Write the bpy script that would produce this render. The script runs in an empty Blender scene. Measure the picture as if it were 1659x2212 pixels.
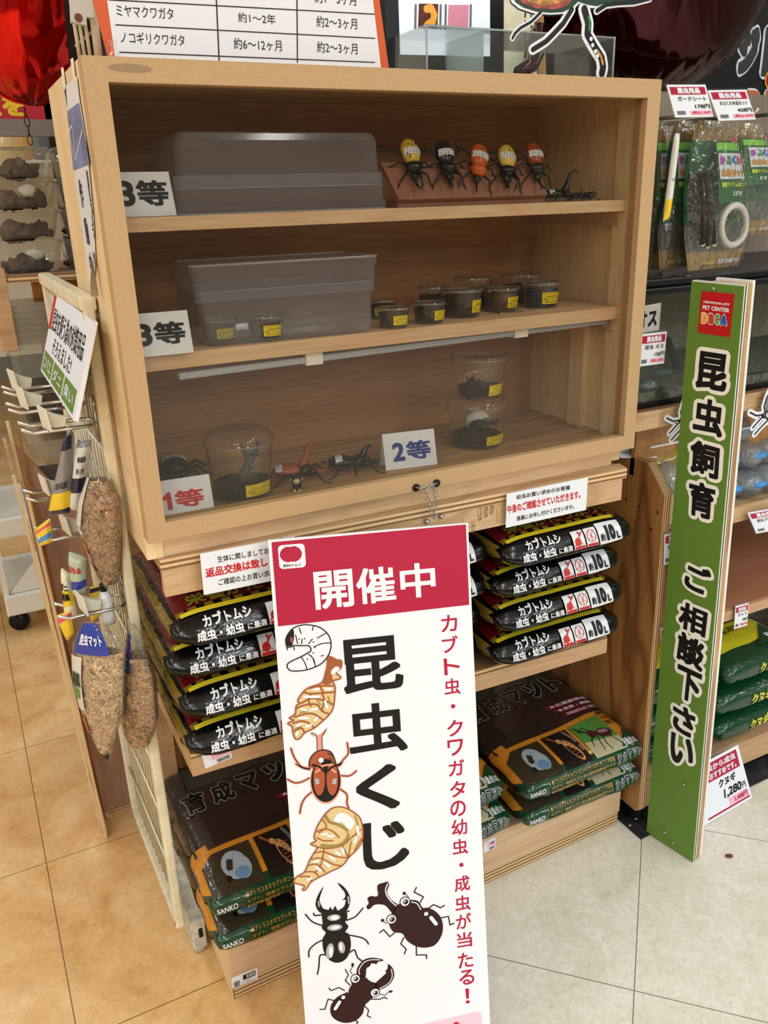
import bpy, bmesh, math, random
from mathutils import Vector as V, Matrix, noise, geometry
random.seed(7)
SC = bpy.context.scene
COL = SC.collection
PI = math.pi

# ------------------------------------------------------------------ camera
FPX, YAW, PIT, ROL = 1809.97, 0.46161346, 0.35488414, -0.0326124
CAM = V((-0.19088953, -1.13643961, 1.38485902))
_fw = V((math.sin(YAW) * math.cos(PIT), math.cos(YAW) * math.cos(PIT), -math.sin(PIT)))
_rt = V((math.cos(YAW), -math.sin(YAW), 0))
_up = _rt.cross(_fw)
RT = _rt * math.cos(ROL) + _up * math.sin(ROL)
UP = -_rt * math.sin(ROL) + _up * math.cos(ROL)
cam_data = bpy.data.cameras.new('camera')
cam_data.sensor_fit = 'VERTICAL'
cam_data.sensor_height = 36
cam_data.lens = 36 * FPX / 2212
cam_data.clip_start = 0.02
cam = bpy.data.objects.new('camera', cam_data)
COL.objects.link(cam)
cam.matrix_world = Matrix(((RT.x, UP.x, -_fw.x, CAM.x), (RT.y, UP.y, -_fw.y, CAM.y), (RT.z, UP.z, -_fw.z, CAM.z), (0, 0, 0, 1)))
SC.camera = cam

# ------------------------------------------------------------------ world, lamps, exposure
SC.view_settings.view_transform = 'Standard'
SC.view_settings.look = 'None'
SC.view_settings.gamma = 1
SC.view_settings.use_curve_mapping = False
SC.view_settings.exposure = 0.13
w = bpy.data.worlds.new('store_air')
SC.world = w
w.use_nodes = True
w.node_tree.nodes['Background'].inputs[0].default_value = (0.95, 0.97, 1.0, 1)
w.node_tree.nodes['Background'].inputs[1].default_value = 0.25
def strip(x, y, sx, sy, power, z=2.86, col=(0.865, 0.95, 1.0)):
    l = bpy.data.lights.new('ceiling_tube', 'AREA')
    l.shape = 'RECTANGLE'; l.size = sx; l.size_y = sy; l.energy = power; l.color = col
    o = bpy.data.objects.new('ceiling_tube', l)
    o.location = (x, y, z)
    COL.objects.link(o)
for ly, pw_ in ((-6.6, 60), (-4.6, 42), (-2.4, 22), (-0.2, 11), (2.2, 22)):
    for lx in (-3.6, -1.2, 1.2, 3.6):
        strip(lx, ly, 0.16, 1.4, pw_)
for ly in (-3.6, -1.2, 1.2): strip(-5.6, ly, 0.16, 1.4, 46)  # extra left-hand column, added to brighten the left-facing green sign
cy = SC.cycles
cy.use_denoising = True
cy.max_bounces = 8; cy.diffuse_bounces = 4; cy.glossy_bounces = 4; cy.transparent_max_bounces = 24; cy.transmission_bounces = 6
cy.caustics_reflective = False; cy.caustics_refractive = False
cy.sample_clamp_indirect = 4

# ------------------------------------------------------------------ pixel of the photo -> point on a real plane
def ray(px, py):
    return RT * ((px - 829.5) / FPX) - UP * ((py - 1106) / FPX) + _fw
def atX(px, py, x):
    d = ray(px, py); return CAM + d * ((x - CAM.x) / d.x)
def atY(px, py, y):
    d = ray(px, py); return CAM + d * ((y - CAM.y) / d.y)
def atZ(px, py, z):
    d = ray(px, py); return CAM + d * ((z - CAM.z) / d.z)
class Plane:
    """a real plane: origin, u, v, normal towards the viewer"""
    def __init__(s, o, u, v):
        s.o = V(o); s.u = V(u).normalized(); v = V(v); s.v = (v - s.u * v.dot(s.u)).normalized()
        s.n = s.u.cross(s.v)
    def uv(s, px, py):
        d = ray(px, py); p = CAM + d * ((s.o - CAM).dot(s.n) / d.dot(s.n)) - s.o
        return p.dot(s.u), p.dot(s.v)
    def __call__(s, u, v, h=0.0):
        return s.o + s.u * u + s.v * v + s.n * h
def by_points(pts_px, at):  # plane through three points: origin, towards u, towards v
    a, b, c = [at(*p) for p in pts_px]
    return Plane(a, b - a, c - a)

# ------------------------------------------------------------------ materials
def lin(c):
    return tuple((x / 12.92 if x <= 0.04045 else ((x + 0.055) / 1.055) ** 2.4) for x in [k / 255 for k in c]) + (1.0,)
MATS = {}
def base(name):
    m = bpy.data.materials.new(name); m.use_nodes = True
    nt = m.node_tree; b = nt.nodes['Principled BSDF']
    MATS[name] = m
    return m, nt, b
def N(nt, t, **kw):
    n = nt.nodes.new(t)
    for k, v in kw.items():
        if k in n.inputs.keys(): n.inputs[k].default_value = v
        else: setattr(n, k, v)
    return n
def flat(name, c, rough=0.5, metal=0.0, spec=0.28, coat=0.0, var=0.0, vs=20, bump=0.0, bs=60, emit=0.0, dist=0.0):
    if name in MATS: return MATS[name]
    m, nt, b = base(name)
    L = nt.links
    b.inputs['Base Color'].default_value = lin(c)
    b.inputs['Roughness'].default_value = rough
    b.inputs['Metallic'].default_value = metal
    b.inputs['Specular IOR Level'].default_value = spec
    b.inputs['Coat Weight'].default_value = coat
    b.inputs['Coat Roughness'].default_value = 0.06
    if var or bump: tc = N(nt, 'ShaderNodeTexCoord')
    if var:
        no = N(nt, 'ShaderNodeTexNoise', Scale=vs, Detail=5.0, Distortion=dist)
        L.new(tc.outputs['Object'], no.inputs['Vector'])
        rp = N(nt, 'ShaderNodeValToRGB')
        rp.color_ramp.elements[0].position = 0.3; rp.color_ramp.elements[1].position = 0.7
        rp.color_ramp.elements[0].color = lin([max(0, x * (1 - var)) for x in c])
        rp.color_ramp.elements[1].color = lin([min(255, x * (1 + var)) for x in c])
        L.new(no.outputs['Fac'], rp.inputs[0]); L.new(rp.outputs[0], b.inputs['Base Color'])
    if bump:
        n2 = N(nt, 'ShaderNodeTexNoise', Scale=bs, Detail=3.0)
        L.new(tc.outputs['Object'], n2.inputs['Vector'])
        bp = N(nt, 'ShaderNodeBump', Strength=bump, Distance=0.004)
        L.new(n2.outputs['Fac'], bp.inputs['Height']); L.new(bp.outputs[0], b.inputs['Normal'])
    if emit:
        b.inputs['Emission Color'].default_value = lin(c); b.inputs['Emission Strength'].default_value = emit
    return m
def film(name, c, rough=0.16, crinkle=0.5, scale=35, coat=0.6, stretch=(1, 1, 1)):
    """printed glossy plastic film with crinkles"""
    if name in MATS: return MATS[name]
    m, nt, b = base(name); L = nt.links
    b.inputs['Base Color'].default_value = lin(c); b.inputs['Roughness'].default_value = rough
    b.inputs['Coat Weight'].default_value = coat; b.inputs['Coat Roughness'].default_value = 0.05; b.inputs['Specular IOR Level'].default_value = 0.35
    tc = N(nt, 'ShaderNodeTexCoord'); mp = N(nt, 'ShaderNodeMapping'); mp.inputs['Scale'].default_value = stretch
    no = N(nt, 'ShaderNodeTexNoise', Scale=scale, Detail=2.0, Distortion=1.2)
    bp = N(nt, 'ShaderNodeBump', Strength=crinkle, Distance=0.006)
    L.new(tc.outputs['Object'], mp.inputs['Vector']); L.new(mp.outputs[0], no.inputs['Vector'])
    L.new(no.outputs['Fac'], bp.inputs['Height']); L.new(bp.outputs[0], b.inputs['Normal']); L.new(bp.outputs[0], b.inputs['Coat Normal'])
    return m
def wood(name, c1, c2, axis=0, scale=1.0, rough=0.55, bands=0.0, c3=None, knots=0.0, contrast=0.25):
    """grain runs along axis; bands>0 adds cathedral figure"""
    if name in MATS: return MATS[name]
    m, nt, b = base(name); L = nt.links
    b.inputs['Roughness'].default_value = rough
    tc = N(nt, 'ShaderNodeTexCoord'); mp = N(nt, 'ShaderNodeMapping')
    sc = [14 * scale] * 3; sc[axis] = 1.1 * scale
    mp.inputs['Scale'].default_value = sc
    L.new(tc.outputs['Object'], mp.inputs['Vector'])
    n1 = N(nt, 'ShaderNodeTexNoise', Scale=1.6, Detail=4.0, Distortion=0.8)
    L.new(mp.outputs[0], n1.inputs['Vector'])
    rp = N(nt, 'ShaderNodeValToRGB'); e = rp.color_ramp.elements
    e[0].position = 0.5 - contrast; e[1].position = 0.5 + contrast; e[0].color = lin(c2); e[1].color = lin(c1)
    L.new(n1.outputs['Fac'], rp.inputs[0])
    out = rp.outputs[0]
    n2 = N(nt, 'ShaderNodeTexNoise', Scale=14.0, Detail=2.0)
    L.new(mp.outputs[0], n2.inputs['Vector'])
    mx = N(nt, 'ShaderNodeMix', data_type='RGBA', blend_type='MULTIPLY'); mx.inputs[0].default_value = 0.35
    r2 = N(nt, 'ShaderNodeValToRGB'); r2.color_ramp.elements[0].position = 0.35; r2.color_ramp.elements[1].position = 0.6
    r2.color_ramp.elements[0].color = (0.6, 0.52, 0.45, 1)
    L.new(n2.outputs['Fac'], r2.inputs[0]); L.new(out, mx.inputs[6]); L.new(r2.outputs[0], mx.inputs[7])
    out = mx.outputs[2]
    if bands:
        m2 = N(nt, 'ShaderNodeMapping'); s2 = [5.0 * scale] * 3; s2[axis] = 1.1 * scale; m2.inputs['Scale'].default_value = s2
        L.new(tc.outputs['Object'], m2.inputs['Vector'])
        n3 = N(nt, 'ShaderNodeTexNoise', Scale=1.5, Detail=1.5, Distortion=0.3); L.new(m2.outputs[0], n3.inputs['Vector'])
        mm = N(nt, 'ShaderNodeMath', operation='MULTIPLY'); mm.inputs[1].default_value = 11.0
        fr = N(nt, 'ShaderNodeMath', operation='PINGPONG'); fr.inputs[1].default_value = 1.0
        L.new(n3.outputs['Fac'], mm.inputs[0]); L.new(mm.outputs[0], fr.inputs[0])
        r3 = N(nt, 'ShaderNodeValToRGB'); r3.color_ramp.elements[0].position = 0.62; r3.color_ramp.elements[1].position = 0.97
        r3.color_ramp.elements[0].color = (0, 0, 0, 1); r3.color_ramp.elements[1].color = (bands, bands, bands, 1)
        L.new(fr.outputs[0], r3.inputs[0])
        mb = N(nt, 'ShaderNodeMix', data_type='RGBA'); L.new(r3.outputs[0], mb.inputs[0]); L.new(out, mb.inputs[6])
        mb.inputs[7].default_value = lin(c3 or c2); out = mb.outputs[2]
    L.new(out, b.inputs['Base Color'])
    bp = N(nt, 'ShaderNodeBump', Strength=0.12, Distance=0.002)
    L.new(n2.outputs['Fac'], bp.inputs['Height']); L.new(bp.outputs[0], b.inputs['Normal'])
    return m
def plyedge(name, c1, c2, axis=2, n=140):
    """stacked plies seen on the cut edge"""
    if name in MATS: return MATS[name]
    m, nt, b = base(name); L = nt.links
    b.inputs['Roughness'].default_value = 0.7
    tc = N(nt, 'ShaderNodeTexCoord'); sp = N(nt, 'ShaderNodeSeparateXYZ'); L.new(tc.outputs['Object'], sp.inputs[0])
    mm = N(nt, 'ShaderNodeMath', operation='MULTIPLY'); mm.inputs[1].default_value = n
    fr = N(nt, 'ShaderNodeMath', operation='PINGPONG'); fr.inputs[1].default_value = 1.0
    L.new(sp.outputs[axis], mm.inputs[0]); L.new(mm.outputs[0], fr.inputs[0])
    rp = N(nt, 'ShaderNodeValToRGB'); rp.color_ramp.elements[0].position = 0.35; rp.color_ramp.elements[1].position = 0.6
    rp.color_ramp.elements[0].color = lin(c2); rp.color_ramp.elements[1].color = lin(c1)
    L.new(fr.outputs[0], rp.inputs[0]); L.new(rp.outputs[0], b.inputs['Base Color'])
    return m
def clear(name, tint=(255, 255, 255), haze=0.0, haze_col=(235, 238, 240), rough=0.03, ior=1.45, gain=1.0, bump=0.0, bs=20):
    """thin clear plastic: straight-through light, Fresnel sheen, a little milky scatter"""
    if name in MATS: return MATS[name]
    m, nt, b = base(name); L = nt.links
    nt.nodes.remove(b); out = nt.nodes['Material Output']
    tr = N(nt, 'ShaderNodeBsdfTransparent'); tr.inputs[0].default_value = lin(tint)
    gl = N(nt, 'ShaderNodeBsdfGlossy', Roughness=rough)
    fr = N(nt, 'ShaderNodeFresnel', IOR=ior)
    ge = N(nt, 'ShaderNodeNewGeometry'); im = N(nt, 'ShaderNodeMix'); im.inputs[2].default_value = ior; im.inputs[3].default_value = 1 / ior
    L.new(ge.outputs['Backfacing'], im.inputs[0]); L.new(im.outputs[0], fr.inputs['IOR'])      # same sheen from both faces of the thin sheet
    mg = N(nt, 'ShaderNodeMath', operation='MULTIPLY'); mg.inputs[1].default_value = gain; mg.use_clamp = True
    L.new(fr.outputs[0], mg.inputs[0])
    mx = N(nt, 'ShaderNodeMixShader'); L.new(mg.outputs[0], mx.inputs[0])
    src = tr.outputs[0]
    if haze:
        df = N(nt, 'ShaderNodeBsdfDiffuse'); df.inputs[0].default_value = lin(haze_col)
        tl = N(nt, 'ShaderNodeBsdfTranslucent'); tl.inputs[0].default_value = lin(haze_col)
        ad = N(nt, 'ShaderNodeMixShader'); ad.inputs[0].default_value = 0.5
        L.new(df.outputs[0], ad.inputs[1]); L.new(tl.outputs[0], ad.inputs[2])
        hz = N(nt, 'ShaderNodeMixShader'); hz.inputs[0].default_value = haze
        L.new(src, hz.inputs[1]); L.new(ad.outputs[0], hz.inputs[2]); src = hz.outputs[0]
    L.new(src, mx.inputs[1]); L.new(gl.outputs[0], mx.inputs[2]); L.new(mx.outputs[0], out.inputs[0])
    if bump:
        tc = N(nt, 'ShaderNodeTexCoord'); no = N(nt, 'ShaderNodeTexNoise', Scale=bs, Detail=2.0, Distortion=0.6)
        bp = N(nt, 'ShaderNodeBump', Strength=bump, Distance=0.01)
        L.new(tc.outputs['Object'], no.inputs['Vector']); L.new(no.outputs['Fac'], bp.inputs['Height'])
        L.new(bp.outputs[0], gl.inputs['Normal']); L.new(bp.outputs[0], fr.inputs['Normal'])
    return m
def vinyl(name, cols, ang, pitch, ox, oy, seam):
    """mottled vinyl floor tiles with thin seams"""
    m, nt, b = base(name); L = nt.links
    b.inputs['Roughness'].default_value = 0.33
    tc = N(nt, 'ShaderNodeTexCoord')
    n1 = N(nt, 'ShaderNodeTexNoise', Scale=5.5, Detail=7.0, Roughness=0.62, Distortion=0.9); L.new(tc.outputs['Object'], n1.inputs['Vector'])
    rp = N(nt, 'ShaderNodeValToRGB'); cr = rp.color_ramp
    cr.elements[0].position = 0.28; cr.elements[0].color = lin(cols[0]); cr.elements[1].position = 0.74; cr.elements[1].color = lin(cols[3])
    for p, c in ((0.45, cols[1]), (0.58, cols[2])):
        e = cr.elements.new(p); e.color = lin(c)
    L.new(n1.outputs['Fac'], rp.inputs[0])
    n2 = N(nt, 'ShaderNodeTexNoise', Scale=42.0, Detail=5.0, Roughness=0.7, Distortion=1.5); L.new(tc.outputs['Object'], n2.inputs['Vector'])
    r2 = N(nt, 'ShaderNodeValToRGB'); r2.color_ramp.elements[0].position = 0.36; r2.color_ramp.elements[1].position = 0.62
    r2.color_ramp.elements[0].color = (0.72, 0.66, 0.58, 1)
    L.new(n2.outputs['Fac'], r2.inputs[0])
    mx = N(nt, 'ShaderNodeMix', data_type='RGBA', blend_type='MULTIPLY'); mx.inputs[0].default_value = 0.5
    L.new(rp.outputs[0], mx.inputs[6]); L.new(r2.outputs[0], mx.inputs[7])
    # dark specks of dirt
    n3 = N(nt, 'ShaderNodeTexVoronoi', Scale=22.0); L.new(tc.outputs['Object'], n3.inputs['Vector'])
    lt = N(nt, 'ShaderNodeMath', operation='LESS_THAN'); lt.inputs[1].default_value = 0.045; L.new(n3.outputs['Distance'], lt.inputs[0])
    ms = N(nt, 'ShaderNodeMath', operation='MULTIPLY'); ms.inputs[1].default_value = 0.4; L.new(lt.outputs[0], ms.inputs[0])
    m3 = N(nt, 'ShaderNodeMix', data_type='RGBA'); L.new(ms.outputs[0], m3.inputs[0]); L.new(mx.outputs[2], m3.inputs[6]); m3.inputs[7].default_value = lin((70, 50, 35))
    # seams
    vr = N(nt, 'ShaderNodeVectorRotate', rotation_type='Z_AXIS'); vr.inputs['Angle'].default_value = ang; vr.inputs['Center'].default_value = (ox, oy, 0)
    L.new(tc.outputs['Object'], vr.inputs['Vector'])
    sp = N(nt, 'ShaderNodeSeparateXYZ'); L.new(vr.outputs[0], sp.inputs[0])
    acc = None
    for i, o in ((0, ox), (1, oy)):
        a = N(nt, 'ShaderNodeMath', operation='SUBTRACT'); a.inputs[1].default_value = o; L.new(sp.outputs[i], a.inputs[0])
        d = N(nt, 'ShaderNodeMath', operation='PINGPONG'); d.inputs[1].default_value = pitch / 2; L.new(a.outputs[0], d.inputs[0])
        l = N(nt, 'ShaderNodeMath', operation='LESS_THAN'); l.inputs[1].default_value = 0.0009; L.new(d.outputs[0], l.inputs[0])
        if acc:
            k = N(nt, 'ShaderNodeMath', operation='MAXIMUM'); L.new(acc.outputs[0], k.inputs[0]); L.new(l.outputs[0], k.inputs[1]); acc = k
        else: acc = l
    m4 = N(nt, 'ShaderNodeMix', data_type='RGBA'); L.new(acc.outputs[0], m4.inputs[0]); L.new(m3.outputs[2], m4.inputs[6]); m4.inputs[7].default_value = lin(seam)
    L.new(m4.outputs[2], b.inputs['Base Color'])
    bp = N(nt, 'ShaderNodeBump', Strength=0.06, Distance=0.003); L.new(n2.outputs['Fac'], bp.inputs['Height']); L.new(bp.outputs[0], b.inputs['Normal'])
    return m

# ------------------------------------------------------------------ mesh builder
def frame_at(d):
    d = d.normalized(); a = V((0, 0, 1)) if abs(d.z) < 0.9 else V((1, 0, 0))
    u = d.cross(a).normalized(); return u, d.cross(u).normalized()
class MB:
    def __init__(s): s.v = []; s.f = []; s.m = []; s.sm = []
    def add(s, vs, fs, mi=0, smooth=False):
        b = len(s.v); s.v += [V(x) for x in vs]
        for f in fs: s.f.append([i + b for i in f]); s.m.append(mi); s.sm.append(smooth)
        return s
    def box(s, x0, x1, y0, y1, z0, z1, mi=0):
        vs = [(x, y, z) for x in (x0, x1) for y in (y0, y1) for z in (z0, z1)]
        return s.add(vs, [(0, 1, 3, 2), (4, 6, 7, 5), (0, 4, 5, 1), (2, 3, 7, 6), (0, 2, 6, 4), (1, 5, 7, 3)], mi)
    def prism(s, foot, z0, z1, mi=0):  # footprint in xy, counter-clockwise
        n = len(foot); vs = [(x, y, z0) for x, y in foot] + [(x, y, z1) for x, y in foot]
        fs = [tuple(range(n - 1, -1, -1)), tuple(range(n, 2 * n))] + [(i, (i + 1) % n, (i + 1) % n + n, i + n) for i in range(n)]
        return s.add(vs, fs, mi)
    def slab(s, poly, pl, h0, h1, mi=0, mside=None):
        """polygon in plane coordinates extruded from h0 to h1 along the plane normal"""
        poly = list(poly); n = len(poly)
        ar = sum(poly[i][0] * poly[(i + 1) % n][1] - poly[(i + 1) % n][0] * poly[i][1] for i in range(n))
        if ar < 0: poly = poly[::-1]
        tri = geometry.tessellate_polygon([[V((a, b, 0)) for a, b in poly]])
        fr = []
        for t in tri:
            a, b, c = [poly[i] for i in t]
            fr.append(t if (b[0] - a[0]) * (c[1] - a[1]) - (b[1] - a[1]) * (c[0] - a[0]) > 0 else t[::-1])
        s.add([pl(a, b, h1) for a, b in poly], fr, mi)
        if h0 != h1:
            s.add([pl(a, b, h0) for a, b in poly], [t[::-1] for t in fr], mi if mside is None else mside)
            s.add([pl(a, b, h0) for a, b in poly] + [pl(a, b, h1) for a, b in poly], [(i, (i + 1) % n, (i + 1) % n + n, i + n) for i in range(n)], mi if mside is None else mside)
        return s
    def stroke(s, pts, wd, pl, h, mi=0):
        """flat ribbon along a polyline in plane coordinates, with round joints"""
        for i in range(len(pts) - 1):
            a, b = V(pts[i]).to_2d(), V(pts[i + 1]).to_2d(); d = b - a
            if d.length < 1e-7: continue
            q = V((-d.y, d.x)).normalized() * wd / 2
            hh = h + 8e-6 * (i + 1); s.add([pl(*(a - q), hh), pl(*(b - q), hh), pl(*(b + q), hh), pl(*(a + q), hh)], [(0, 1, 2, 3)], mi)
        for i, p in enumerate(pts): s.disc(p, wd / 2, pl, h + 8e-6 * (i + 1) + 4e-6, mi, 10)
        return s
    def disc(s, c, r, pl, h, mi=0, n=20, ry=None, rot=0):
        ry = ry or r; vs = []
        for k in range(n):
            a = 2 * PI * k / n; x, y = r * math.cos(a), ry * math.sin(a)
            vs.append(pl(c[0] + x * math.cos(rot) - y * math.sin(rot), c[1] + x * math.sin(rot) + y * math.cos(rot), h))
        return s.add(vs, [tuple(range(n))], mi)
    def tube(s, path, r, n=8, mi=0, closed=False):
        path = [V(p) for p in path]; m = len(path); rr = r if isinstance(r, (list, tuple)) else [r] * m
        vs = []; u = None
        for i, p in enumerate(path):
            a = path[i - 1] if (i > 0 or closed) else p; b = path[(i + 1) % m] if (i < m - 1 or closed) else p
            d = (b - a).normalized()
            if u is None: u, w_ = frame_at(d)
            else: u = (u - d * u.dot(d)).normalized(); w_ = d.cross(u)
            vs += [p + (u * math.cos(2 * PI * k / n) + w_ * math.sin(2 * PI * k / n)) * rr[i] for k in range(n)]
        fs = []
        for i in range(m if closed else m - 1):
            j = (i + 1) % m
            fs += [(i * n + k, i * n + (k + 1) % n, j * n + (k + 1) % n, j * n + k) for k in range(n)]
        if not closed: fs += [tuple(range(n - 1, -1, -1)), tuple(range((m - 1) * n, m * n))]
        return s.add(vs, fs, mi, True)
    def lathe(s, prof, c, n=32, mi=0, axis=(0, 0, 1), cap0=True, cap1=True):
        ax = V(axis).normalized(); u, w_ = (V((1, 0, 0)), V((0, 1, 0))) if abs(ax.z) > 0.99 else frame_at(ax)
        c = V(c); vs = []
        for r, z in prof: vs += [c + ax * z + (u * math.cos(2 * PI * k / n) + w_ * math.sin(2 * PI * k / n)) * r for k in range(n)]
        fs = []
        for i in range(len(prof) - 1): fs += [(i * n + k, i * n + (k + 1) % n, (i + 1) * n + (k + 1) % n, (i + 1) * n + k) for k in range(n)]
        if cap0: fs.append(tuple(range(n - 1, -1, -1)))
        if cap1: fs.append(tuple(range((len(prof) - 1) * n, len(prof) * n)))
        return s.add(vs, fs, mi, True)
    def ball(s, c, r, n=14, m=9, mi=0, rot=None, f=None):
        r = (r, r, r) if not isinstance(r, (tuple, list)) else r; vs = []
        for i in range(m + 1):
            t = PI * i / m
            for k in range(n):
                p = V((math.sin(t) * math.cos(2 * PI * k / n), math.sin(t) * math.sin(2 * PI * k / n), math.cos(t)))
                if f: p = f(p)
                p = V((p.x * r[0], p.y * r[1], p.z * r[2]))
                vs.append(V(c) + (rot @ p if rot else p))
        fs = [(i * n + k, (i + 1) * n + k, (i + 1) * n + (k + 1) % n, i * n + (k + 1) % n) for i in range(m) for k in range(n)]
        return s.add(vs, fs, mi, True)
    def grid(s, fn, nu, nv, mi=0, smooth=True, mf=None):
        vs = [fn(i / nu, j / nv) for j in range(nv + 1) for i in range(nu + 1)]
        b = len(s.v); s.v += vs
        for j in range(nv):
            for i in range(nu):
                a = b + j * (nu + 1) + i
                s.f.append([a, a + 1, a + nu + 2, a + nu + 1]); s.m.append(mf((i + .5) / nu, (j + .5) / nv) if mf else mi); s.sm.append(smooth)
        return s
    def round_text(s, string, box, pl, h, mi, bold):
        vs, fs, (a0, b0, a1, b1) = glyphs(string) if isinstance(pl, Plane) else glyphs_cut(string); u0, v0, u1, v1 = box
        ku = (u1 - u0) / (a1 - a0 + 2 * bold); kv = (v1 - v0) / (b1 - b0 + 2 * bold)
        for r, n in ((bold, 40), (bold * .5, 8)):
            for k in range(n):
                dx, dy = r * math.cos(2 * PI * k / n), r * math.sin(2 * PI * k / n)
                s.add([pl(u0 + (x + dx - a0 + bold) * ku, v0 + (y + dy - b0 + bold) * kv, h + k * 2e-6) for x, y in vs], fs, mi)
        return s
    def text(s, string, box, pl, h=0.0005, mi=0, bold=0.0, fit=True, vertical=False, italic=0.0, ring=8):
        """writing fitted into box=(u0,v0,u1,v1) of a plane or surface function pl(u,v,h); bold in ems"""
        u0, v0, u1, v1 = box
        if vertical:
            n = len(string); hh = (v1 - v0) / n
            for i, ch in enumerate(string):
                if ch.strip(): s.text(ch, (u0, v1 - hh * (i + 0.94), u1, v1 - hh * (i + 0.06)), pl, h, mi, bold, fit='char')
            return s
        vs, fs, (a0, b0, a1, b1) = glyphs(string) if isinstance(pl, Plane) else glyphs_cut(string)
        if fit == 'char': a0, a1, b0, b1 = 0.02, 0.98, -0.10, 0.86   # one full-width cell
        a0 -= bold; a1 += bold; b0 -= bold; b1 += bold
        ku = (u1 - u0) / max(a1 - a0, 1e-6); kv = (v1 - v0) / max(b1 - b0, 1e-6)
        if string in ('ー', '一', '-', '~', '・', '〜'): kv = ku
        sh = [(0, 0)]
        if bold:
            n = 2 if bold < .012 else 3 if bold < .02 else 5 if bold < .028 else 8
            e = [-1 + 2 * i / n for i in range(n)]
            sh = [(bold * a, bold * b) for t in e for a, b in ((t, -1), (1, t), (-t, 1), (-1, -t))] + ([(bold * .5, bold * .5), (-bold * .5, bold * .5), (bold * .5, -bold * .5), (-bold * .5, -bold * .5)] if bold > .05 else [])
        for k, (dx, dy) in enumerate(sh):
            s.add([pl(u0 + (x + dx - a0) * ku + italic * (y + dy - b0) * kv, v0 + (y + dy - b0) * kv, h + k * 2e-6) for x, y in vs], fs, mi)
        return s
_GL = {}
def glyphs(string):
    if string in _GL: return _GL[string]
    c = bpy.data.curves.new('t', 'FONT'); c.body = string; c.size = 1; c.resolution_u = 3
    o = bpy.data.objects.new('t', c); COL.objects.link(o)
    me = bpy.data.meshes.new_from_object(o.evaluated_get(bpy.context.evaluated_depsgraph_get()))
    vs = [(v.co.x, v.co.y) for v in me.vertices]; fs = []
    for p in me.polygons:
        t = list(p.vertices)
        a, b, d = [vs[i] for i in t[:3]]
        fs.append(t if (b[0] - a[0]) * (d[1] - a[1]) - (b[1] - a[1]) * (d[0] - a[0]) > 0 else t[::-1])
    bpy.data.objects.remove(o); bpy.data.curves.remove(c); bpy.data.meshes.remove(me)
    xs = [p[0] for p in vs] or [0, 1]; ys = [p[1] for p in vs] or [0, 1]
    _GL[string] = (vs, fs, (min(xs), min(ys), max(xs), max(ys)))
    return _GL[string]

_GC = {}
def glyphs_cut(string, n=5):
    """glyph faces sliced into bands so that they bend with a curved face"""
    if string in _GC: return _GC[string]
    vs, fs, bb = glyphs(string); bm = bmesh.new(); bv = [bm.verts.new((x, y, 0)) for x, y in vs]
    for f in fs:
        try: bm.faces.new([bv[i] for i in f])
        except ValueError: pass
    for i in range(1, n):
        bmesh.ops.bisect_plane(bm, geom=bm.verts[:] + bm.edges[:] + bm.faces[:], plane_co=(0, bb[1] + (bb[3] - bb[1]) * i / n, 0), plane_no=(0, 1, 0))
    bm.verts.index_update()
    out = ([(v.co.x, v.co.y) for v in bm.verts], [[v.index for v in f.verts] for f in bm.faces], bb); bm.free()
    _GC[string] = out
    return out
def root_of(o):
    while o.parent: o = o.parent
    return o
def obj(name, mb, mats, parent=None, bevel=0.0, local=False, seg=2, label=None):
    me = bpy.data.meshes.new(name)
    if parent is not None: off = V((0, 0, 0)) if local else root_of(parent).location.copy()
    elif local or not mb.v: off = V((0, 0, 0))
    else:
        xs = [p.x for p in mb.v]; ys = [p.y for p in mb.v]; zs = [p.z for p in mb.v]
        off = V(((min(xs) + max(xs)) / 2, (min(ys) + max(ys)) / 2, min(zs)))
    me.from_pydata([tuple(p - off) for p in mb.v], [], mb.f)
    for m in (mats if isinstance(mats, (list, tuple)) else [mats]): me.materials.append(m)
    me.polygons.foreach_set('material_index', mb.m); me.polygons.foreach_set('use_smooth', mb.sm)
    me.update()
    o = bpy.data.objects.new(name, me); COL.objects.link(o)
    if parent is not None: o.parent = parent
    else: o.location = off
    if bevel:
        b = o.modifiers.new('edge', 'BEVEL'); b.width = bevel; b.segments = seg; b.limit_method = 'ANGLE'; b.angle_limit = 0.7
    if label: o['label'] = label
    return o
def tag(o, label, cat, group=None):
    o['label'] = label; o['category'] = cat
    if group: o['group'] = group
    return o
def thing(name, label, cat, loc=(0, 0, 0), group=None, rot=None):
    o = bpy.data.objects.new(name, None); COL.objects.link(o); o.location = loc; o.empty_display_size = 0.02
    if rot is not None: o.rotation_euler = rot.to_euler() if isinstance(rot, Matrix) else rot
    return tag(o, label, cat, group)
def struct(name, mb, mats, bevel=0.0):
    o = obj(name, mb, mats, bevel=bevel, local=True); o['kind'] = 'structure'; return o
def kids(o): return [c for c in bpy.data.objects if c.parent == o]
def dup(root, loc=None, rot=None, label=None, group=None):
    r = root.copy(); COL.objects.link(r)
    if loc is not None: r.location = loc
    if rot is not None: r.rotation_euler = rot
    if label: r['label'] = label
    if group: r['group'] = group
    for ch in kids(root):
        c = ch.copy(); COL.objects.link(c); c.parent = r
        for g in kids(ch):
            d = g.copy(); COL.objects.link(d); d.parent = c
    return r
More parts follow.
